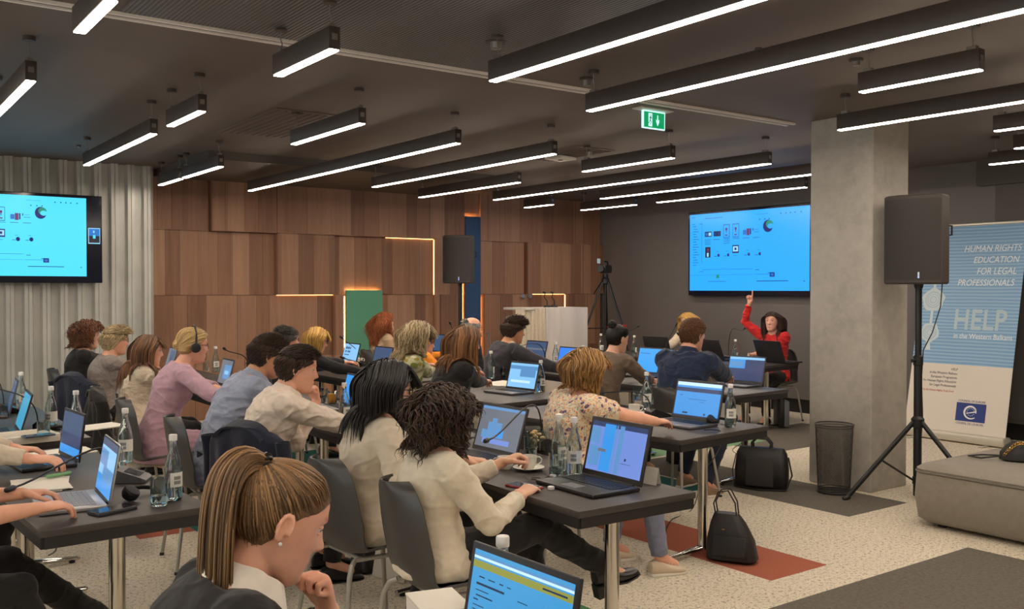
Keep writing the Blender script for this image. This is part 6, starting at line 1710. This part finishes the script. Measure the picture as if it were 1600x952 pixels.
# ------------------------------------------------------------ video camera on tripod
cp = PD(946, 398, 13.9); cx, cy = cp.x, cp.y
t_ = thing('camera_tripod', 'tall black video tripod with red clamps near the dark corner', 'tripod', (cx, cy, 0), radians(20))
hz_ = PD(946, 428, 13.9).z
MB().tube([(0, 0, .9), (0, 0, hz_-.05)], .022, 14).build('centre_column', STB, t_)
MB().lathe([(.03, hz_-.16), (.06, hz_-.14), (.06, hz_-.08), (.04, hz_-.05), (.04, hz_)], n=16).build('fluid_head', STB, t_)
m_ = MB(); m_.tube([(0, .03, hz_-.07), (.10, .25, hz_-.30)], .009, 8); m_.build('pan_handle', STB, t_)
for k in range(3):
    a = 2*pi*k/3+.4; c, s_ = cos(a), sin(a); R_ = .55
    for w_ in (-.025, .025):
        pass
    m_ = MB(); m_.tube([(.05*c, .05*s_, hz_-.12), (.60*R_*c, .60*R_*s_, .95)], .014, 10); m_.tube([(.05*c-.03*s_, .05*s_+.03*c, hz_-.12), (.60*R_*c-.012*s_, .60*R_*s_+.012*c, .95)], .010, 8); m_.build('leg', STB, t_)
    m_ = MB(); m_.tube([(.60*R_*c, .60*R_*s_, .97), (R_*c, R_*s_, .01)], .013, 10); m_.build('lower_leg', STB, t_)
    m_ = MB(); m_.box((.60*R_*c, .60*R_*s_, 1.02), (.07, .07, .08), bev=.01); m_.build('clamp', mat('clamp_red', (176, 40, 34), .45), t_)
    m_ = MB(); m_.tube([(0, 0, 1.0), (.6*R_*c, .6*R_*s_, 1.0)], .008, 8); m_.build('spreader', STB, t_)
v_ = thing('video_camera', 'dark video camera with a small open display on the tall tripod', 'video camera', (cx, cy, hz_), radians(-150))
MB().box((0, 0, .07), (.30, .11, .12), bev=.02).build('camera_body', STB, v_); m_ = MB(); m_.tube([(.14, 0, .07), (.24, 0, .07)], [.045, .05], 18); m_.build('lens', STB, v_)
m_ = MB(); m_.tube([(.10, 0, .13), (.08, 0, .18), (-.08, 0, .18), (-.12, 0, .13)], .012, 8); m_.build('carry_handle', STB, v_); MB().box((-.02, -.11, .19), (.11, .012, .07)).build('display', emat('viewfinder', (170, 180, 180), .6), v_)
MB().box((-.17, 0, .08), (.05, .08, .08), bev=.008).build('battery', STB, v_)

# ------------------------------------------------------------ white lectern desk with drape, mics on it
DRP = fabric('pale_drape', (196, 184, 166), .2, 12); WOODW = mat('whitewashed_board', (190, 182, 176), .6, var=.12, vscale=6, aniso=(1, 1, .15))
lx0 = PY(812, 480, 9.4).x; lx1 = PY(917, 480, 9.4).x; lxm = PY(852, 480, 9.4).x; lz = 1.34
t_ = thing('lectern_desk', 'whitewashed lectern desk with a pale pleated drape on its left side', 'lectern', (lx0, 9.4, 0), 0)
MB().box(((lxm+lx1)/2-lx0, .0, lz/2), (lx1-lxm, .035, lz), bev=.004).build('front_board', WOODW, t_); MB().box((lx1-lx0-.02, .25, lz/2), (.035, .48, lz), bev=.004).build('side_board', WOODW, t_)
MB().box(((lx1-lx0)/2+.05, .24, lz-.015), (lx1-lx0-.10, .5, .03), bev=.004).build('top_board', WOODW, t_)
def drape(u, v):
    x = (lxm-lx0)*u; return (x, .0+.022*sin(u*46)*(.4+.6*v)+.10*(1-u)**2-.02, lz-.01-.05*max(0, .15-u)-v*(lz-.05))
MB().grid(drape, 80, 14, .006).build('drape', DRP, t_, 80)
for px, x1, lb in ((850, -.10, 'left'), (861, .06, 'right')):
    p = PY(px+5, 479, 9.62); m_ = MB(); p0 = Vector((p.x, p.y, lz+.0)); q = PY(px+(3 if lb == 'right' else 2), 458, 9.62)
    m_.tube([p0, p0+Vector((0, 0, .08)), Vector((q.x-.02, q.y, q.z-.05)), q], .006, 8); m_.tube([q, q+Vector((-.03, 0, .01))], .012, 10, round_ends=True); m_.lathe([(.05, lz), (.045, lz+.02), (.01, lz+.03)], (p.x, p.y, 0), 16)
    tag(m_.build('desk_microphone', STB, None), 'thin microphone standing on the white lectern, the %s one' % lb, 'microphone', 'thin microphones on the white lectern')

# ------------------------------------------------------------ roll-up banner
BL = Vector((9.46, 5.74, 0)); BR = Vector((9.46, 4.66, 0))
def banner():
    k = NT('banner_print_blue'); v = k.coords('Object', (1, 1, 1))
    w = k.n('ShaderNodeTexWave', wave_type='BANDS', bands_direction='Z'); w.inputs['Scale'].default_value = 9; w.inputs['Distortion'].default_value = 1.5; w.inputs['Detail'].default_value = 1
    k.l(k.coords('Object', (1, .25, 1)), w.inputs['Vector']); r = k.ramp(w.outputs[0], [(0.1, lin((112, 158, 202))), (0.9, lin((148, 186, 218)))]); k.l(r.outputs[0], k.b.inputs['Base Color']); k.b.inputs['Roughness'].default_value = .45
    blue = k.m; white = mat('banner_white', (222, 214, 204), .5); tw = mat('banner_text_white', (232, 236, 238), .5); tg_ = mat('banner_help_grey', (178, 200, 212), .5); tk = mat('banner_text_dark', (92, 88, 90), .5); tr_ = mat('banner_text_red', (196, 84, 76), .5)
    fb = mat('flag_blue', (26, 52, 128), .5); seal = mat('banner_seal', (196, 212, 220), .5); seal2 = mat('banner_seal_line', (140, 176, 200), .5)
    W = (BL-BR).length; Hh = 2.20; ZB = .70
    t = thing('roll_up_banner', 'tall roll-up banner headed HUMAN RIGHTS EDUCATION FOR LEGAL PROFESSIONALS at the right edge', 'banner', ((BL.x+BR.x)/2, (BL.y+BR.y)/2, 0), 0)
    # local: right = -y, up = z, out = -x
    mtx = Matrix(((0, 0.20, -.98, 0), (-1, 0, 0, 0), (0, .98, .20, .10), (0, 0, 0, 1)))
    def q(mb, x0, z0, x1, z1, m, e): mb.add([mtx @ Vector((x, z, e)) for x, z in ((x0, z0), (x1, z0), (x1, z1), (x0, z1))], [(0, 1, 2, 3)], m)
    s = MB(); RB = Matrix.Rotation(math.atan2(.20, .98), 3, 'Y'); s.box(mtx @ Vector((0, ZB/2, 0)), (.004, W, ZB), white, R=RB); s.box(mtx @ Vector((0, (ZB+Hh)/2, 0)), (.004, W, Hh-ZB), blue, R=RB); s.build('print_sheet', None, t)
    MB().box(mtx @ Vector((0, Hh+.01, 0)), (.03, W+.02, .03), bev=.006).build('top_rail', mat('alu_rail', (196, 190, 180), .35, .5), t)
    MB().box((0, 0, .055), (.16, W+.04, .09), bev=.02).build('base_cassette', mat('alu_cassette', (206, 200, 188), .4, .3), t)
    for sg in (1, -1): MB().box((-.02, sg*W*.36, .006), (.34, .05, .012), bev=.003).build('swivel_foot', mat('alu_rail', (196, 190, 180), .35, .5), t)
    m_ = MB(); m_.tube([(.06, 0, .08), (.20*Hh+.03, 0, Hh*.98+.08)], .008, 8); m_.build('support_pole', STEEL, t)
    e = .0032; x = s = MB(); T = lambda X, Z, ee=e: mtx @ Matrix.Translation((X, Z, ee))
    xr = W/2-.045
    for i, (a, b) in enumerate((('H', 'UMAN RIGHTS'), ('E', 'DUCATION'), (None, None), ('P', 'ROFESSIONALS'))):
        z = Hh-.29-i*.122; zs = .098; off = -i*.012
        if a is None: text_mb(s, 'FOR LEGAL', zs, T(xr+off, z), tw, .18, 'RIGHT', offset=0.0, xs=.83); continue
        text_mb(s, a+b, zs, T(xr+off, z), tw, .18, 'RIGHT', offset=0.0, xs=.83); 
    text_mb(s, 'HELP', .30, T(-.13, Hh-1.12), tg_, 0, 'LEFT', offset=.006, xs=.80, spacing=1.06)
    text_mb(s, 'in the Western Balkans', .078, T(-.11, Hh-1.22), tw, 0, 'LEFT', offset=0.0, xs=.83)
    for i, tx in enumerate(('HELP', 'in the Western Balkans', 'European Programme', 'for Human Rights Education', 'for Legal Professionals')): text_mb(s, tx, .038, T(-.02, .635-i*.044), tk, 0, 'RIGHT', xs=.85)
    text_mb(s, 'Funded by the Human Rights Trust Fund', .032, T(-.04, .405), tr_, .1, 'RIGHT', xs=.8)
    cx0, cz0 = .165, .215
    text_mb(s, 'COUNCIL OF EUROPE', .030, T(cx0, cz0+.105), fb, 0, 'CENTER', xs=.95); text_mb(s, 'CONSEIL DE L\'EUROPE', .030, T(cx0, cz0-.128), fb, 0, 'CENTER', xs=.95)
    q(s, cx0-.155, cz0-.095, cx0+.155, cz0+.095, fb, e)
    # emblem: ring of twelve stars with a curved e
    def ribbon(pts, w, m, ee):
        for i in range(len(pts)-1):
            a_, b_ = Vector(pts[i]), Vector(pts[i+1]); d_ = (b_-a_).normalized(); n_ = Vector((-d_.y, d_.x))
            w0 = w[i]; w1 = w[i+1]
            s.add([mtx @ Vector((p_.x, p_.y, ee)) for p_ in (a_-n_*w0, b_-n_*w1, b_+n_*w1, a_+n_*w0)], [(0, 1, 2, 3)], m)
    pts = []; ws = []
    for k_ in range(40):
        a_ = radians(-10+k_*8.2); r_ = .052+.018*(k_/39.0); pts.append((cx0+.0+r_*cos(a_)*1.05, cz0+.004+r_*sin(a_))); ws.append(.004+.006*sin(pi*min(1, k_/39))*1.0)
    ribbon(pts, ws, tw, e+.0006)
    ribbon([(cx0-.045, cz0-.012), (cx0, cz0-.002), (cx0+.052, cz0+.012)], [.003, .005, .006], tw, e+.0006)
    for k_ in range(12):
        a_ = 2*pi*k_/12; c_ = (cx0+.038*cos(a_), cz0+.004+.038*sin(a_)); n5 = []
        for j in range(10): rr = .0062 if j % 2 == 0 else .0026; aa = pi/2+j*pi/5; n5.append(mtx @ Vector((c_[0]+rr*cos(aa), c_[1]+rr*sin(aa), e+.0012)))
        s.add([mtx @ Vector((c_[0], c_[1], e+.0012))]+n5, [(0, 1+j, 1+(j+1) % 10) for j in range(10)], tw)
    # wax seals on a ribbon at the left
    for zc, rr in ((1.70, .115), (1.39, .125), (1.03, .105)):
        xx = -W/2+.16; n = 44
        ring = [mtx @ Vector((xx+rr*(1+.06*sin(5*a+zc*9)+.03*sin(9*a))*cos(a), zc+rr*(1+.06*sin(5*a+zc*9))*sin(a), e)) for a in [2*pi*j/n for j in range(n)]]
        s.add([mtx @ Vector((xx, zc, e))]+ring, [(0, 1+j, 1+(j+1) % n) for j in range(n)], seal)
        for r2, wd in ((.68, .006), (.50, .004), (.28, .005)):
            pp = [(xx+rr*r2*cos(a), zc+rr*r2*sin(a)) for a in [2*pi*j/36 for j in range(37)]]; ribbon(pp, [wd/2]*37, seal2, e+.0006)
    q(s, -W/2+.145, 1.12, -W/2+.175, 1.27, seal, e-.0004); q(s, -W/2+.145, 1.5, -W/2+.175, 1.6, seal, e-.0004)
    s.add([mtx @ Vector(c) for c in ((-W/2+.13, .84, e), (-W/2+.19, .84, e), (-W/2+.175, .93, e), (-W/2+.145, .93, e))], [(0, 1, 2, 3)], seal)
    s.build('printed_lettering', None, t, 0)
banner()

# ------------------------------------------------------------ pouf with bag, right edge
POUF = fabric('pouf_fabric', (140, 132, 120), .1, 5, weave=.5)
t_ = thing('pouf', 'low square grey upholstered pouf at the right edge', 'pouf', (6.45, 2.86, 0), radians(0))
def sq_ring(hx, hy, r, z, n=10):
    out = []
    for sx, sy, a0 in ((1, 1, 0), (-1, 1, pi/2), (-1, -1, pi), (1, -1, 1.5*pi)):
        for k in range(n): a = a0+k*(pi/2)/(n-1); out.append((sx*(hx-r)+r*cos(a), sy*(hy-r)+r*sin(a), z))
    return out
hx, hy = .58, .66
s = MB(); s.loft([sq_ring(hx-.05, hy-.05, .08, .03), sq_ring(hx-.01, hy-.01, .10, .06), sq_ring(hx+.008, hy+.008, .11, .20), sq_ring(hx, hy, .11, .355), sq_ring(hx-.006, hy-.006, .11, .365)]); s.build('body', POUF, t_, 60)
s = MB(); s.loft([sq_ring(hx-.004, hy-.004, .11, .366), sq_ring(hx, hy, .11, .385), sq_ring(hx-.03, hy-.03, .10, .408), sq_ring(hx-.14, hy-.14, .08, .420), sq_ring(.05, .05, .04, .424)]); s.build('seat_pad', POUF, t_, 60)
s = MB(); rg = sq_ring(hx+.002, hy+.002, .11, .366); s.tube(rg+[rg[0]], .006, 8); s.build('piping', fabric('pouf_piping', (118, 110, 100), .1, 5), t_)
for sx in (1, -1):
    for sy in (1, -1): MB().lathe([(.03, 0), (.03, .035)], (sx*.45, sy*.5, 0), 14).build('foot', STB, t_)
BAGL = mat('black_bag_leather', (34, 31, 31), .45, bump=.15, bscale=120)
bp = P(1600, 722, .424)
t_ = thing('shoulder_bag', 'black shoulder bag with a gold chain strap lying on the pouf', 'bag', tuple(bp), radians(-60))
s = MB(); s.loft([[(x*w_, y*d_, z) for x, y in [(cos(a)*1.0, sin(a)) for a in [2*pi*k/20 for k in range(20)]]] for z, w_, d_ in ((.0, .12, .04), (.01, .15, .055), (.06, .145, .055), (.11, .11, .040), (.135, .07, .016))]); s.build('pouch', BAGL, t_)
s = MB(); s.tube([(-.14, 0, .03), (-.26, -.03, .012), (-.33, .05, .010), (-.25, .13, .010), (-.10, .16, .010), (.05, .14, .010), (.14, .03, .03)], .009, 8, flat=.6); s.build('leather_strap', BAGL, t_)
GOLD = mat('gold_chain', (206, 164, 84), .25, 1.0); s = MB()
for k in range(26):
    f = k/25; c = Vector((-.12+.20*f, -.058-.01*sin(pi*f), .05+.085*sin(pi*f))); s.tube([c+Vector((.008*cos(a), .003*sin(a)*(1 if k % 2 else -1), .008*sin(a))) for a in [2*pi*j/8 for j in range(9)]], .0026, 5)
s.build('chain', GOLD, t_)

# ------------------------------------------------------------ bags and cases on the floor
t_ = thing('laptop_bag', 'black laptop briefcase with handles standing on the floor by the pillar side', 'bag', (6.00, 4.86, 0), radians(-64))
s = MB(); rings = []
for z, w_, d_, r_ in ((0, .19, .05, .03), (.02, .205, .075, .05), (.16, .205, .085, .05), (.28, .195, .065, .05), (.325, .17, .030, .02)):
    rings.append([(x, y, z) for x, y, _ in sq_ring(w_, d_, min(r_, d_*.9), z, 5)])
s.loft(rings); s.build('case_body', BAGL, t_, 50)
MB().box((0, -.082, .14), (.22, .02, .22), R=Matrix.Rotation(radians(-5), 3, 'X'), bev=.008).build('front_pocket', mat('bag_pocket', (48, 45, 44), .7), t_)
for sy in (-.025, .025):
    s = MB(); s.tube([(-.07, sy, .31), (-.075, sy, .36), (-.04, sy, .40), (.04, sy, .40), (.075, sy, .36), (.07, sy, .31)], .009, 8); s.build('handle', BAGL, t_)
s = MB(); s.tube([(-.205, 0, .26), (-.235, 0, .12), (-.20, -.06, .01), (0, -.13, .008), (.2, -.06, .01), (.235, 0, .12), (.205, 0, .26)], .008, 8, flat=.5); s.build('shoulder_strap', BAGL, t_)
t_ = thing('handbag', 'black leather handbag leaning by the chrome table foot on the rust carpet tile', 'bag', (4.26, 3.66, 0), radians(-62))
s = MB(); rings = []
for z, w_, d_, r_, ox in ((0, .12, .06, .05, 0), (.02, .145, .085, .06, 0), (.12, .135, .085, .06, -.01), (.22, .10, .06, .045, -.025), (.275, .070, .035, .03, -.035)):
    rings.append([(x+ox, y, z) for x, y, _ in sq_ring(w_, d_, r_, z, 5)])
s.loft(rings); s.build('bag_body', BAGL, t_, 50)
MB().box((0, -.084, .10), (.20, .02, .12), bev=.009, R=Matrix.Rotation(radians(-10), 3, 'X')).build('flap_pocket', BAGL, t_)
for sy in (-.025, .03):
    s = MB(); s.tube([(-.09, sy, .25), (-.105, sy, .33), (-.075, sy*1.2, .40), (-.02, sy*1.2, .41), (.02, sy, .34), (.03, sy, .25)], .007, 8, flat=.6); s.build('handle', BAGL, t_)
MB().lathe([(.010, 0), (.010, .004)], (-.03, -.095, .2), 12).build('charm', GOLD, t_)
t_ = thing('grey_case', 'flat grey case with a dark rim standing by the presenter table leg', 'case', tuple(P(1224, 667, 0)), radians(52))
MB().box((0, 0, .165), (.30, .06, .29), bev=.008).build('panel', mat('case_grey', (104, 110, 116), .5), t_); s = MB(); s.box((0, .05, .17), (.31, .06, .34), bev=.02); s.build('case_shell', STB, t_)
t_ = thing('document_folder', 'white and blue cardboard folder standing under the centre shell chair', 'folder', tuple(P(612, 905, 0)), radians(-70))
Rf = Matrix.Rotation(radians(-12), 3, 'X'); MB().box((0, 0, .13), (.23, .012, .26), R=Rf, bev=.002).build('cover', PAPER, t_); MB().box((0, -.0085, .225), (.228, .002, .06), R=Rf).build('blue_band', mat('folder_blue', (104, 142, 164), .6), t_)
t_ = thing('small_black_bag', 'small black bag on the floor under the centre shell chair', 'bag', tuple(P(578, 890, 0)), .4)
s = MB(); s.loft([[(x, y, z) for x, y, _ in sq_ring(w_, d_, .04, z, 5)] for z, w_, d_ in ((0, .10, .06), (.02, .12, .07), (.11, .11, .06), (.15, .07, .045))]); s.build('pouch', BAGL, t_, 50); s = MB(); s.tube([(-.05, 0, .145), (-.05, 0, .20), (.05, 0, .20), (.05, 0, .145)], .006, 8); s.build('handle', BAGL, t_)
t_ = thing('dark_rucksack', 'dark rucksack on the floor left of the sneakers under the flowered blouse table', 'bag', tuple(P(1062, 722, 0)), .6)
s = MB(); s.loft([[(x, y, z) for x, y, _ in sq_ring(w_, d_, .06, z, 5)] for z, w_, d_ in ((0, .13, .08), (.02, .15, .11), (.2, .14, .10), (.32, .09, .07), (.36, .04, .04))]); s.build('sack', BAGL, t_, 50); MB().box((0, -.11, .12), (.2, .03, .15), bev=.012).build('pocket', BAGL, t_)
t_ = thing('woven_bag', 'patterned grey shoulder bag hanging by a chair behind the conference unit', 'bag', tuple(P(235, 700, .35)), radians(30))
SNAKE = patterned('woven_bag_cloth', (150, 140, 130), [((52, 50, 56), 1.6, .35), ((98, 96, 108), 2.4, .3)], 26)
s = MB(); s.loft([[(x, y, z) for x, y, _ in sq_ring(w_, d_, .03, z, 5)] for z, w_, d_ in ((0, .17, .04), (.02, .19, .05), (.22, .16, .045), (.27, .12, .025))]); s.build('bag_body', SNAKE, t_, 50); s = MB(); s.tube([(-.1, 0, .26), (-.08, 0, .42), (0, 0, .48), (.08, 0, .42), (.1, 0, .26)], .010, 8); s.build('handle', mat('tan_leather', (150, 112, 78), .6), t_)
# power cable from the nearest tables
def cable(pts, label, r=.0035): 
    s = MB(); P_ = [Vector(p) for p in pts]; out = []
    for i in range(len(P_)-1):
        p0, p1, p2, p3 = P_[max(i-1, 0)], P_[i], P_[i+1], P_[min(i+2, len(P_)-1)]
        for k in range(6):
            a = k/6; out.append(.5*((2*p1)+(-p0+p2)*a+(2*p0-5*p1+4*p2-p3)*a*a+(-p0+3*p1-3*p2+p3)*a**3))
    out.append(P_[-1]); s.tube(out, r, 6); tag(s.build('power_cable', STB, None), label, 'cable', 'power cables of the laptops')
cable([P(1100, 672, .75), P(1126, 674, .74), P(1128, 690, .62), P(1118, 712, .40), P(1100, 740, .2), P(1082, 795, .01), P(1050, 812, .006), P(1040, 830, .006)], 'thin cable hanging from the flowered blouse table to the rust tile')
cable([P(95, 842, .69), P(90, 850, .6), P(86, 862, .5), P(76, 868, .42)], 'thin cable hanging under the table at the left edge')
cable([P(1150, 668, .72), P(1160, 690, .4), P(1145, 705, .2), P(1175, 720, .01), P(1155, 730, .006)], 'tangled cables under the far corner of the flowered blouse table')
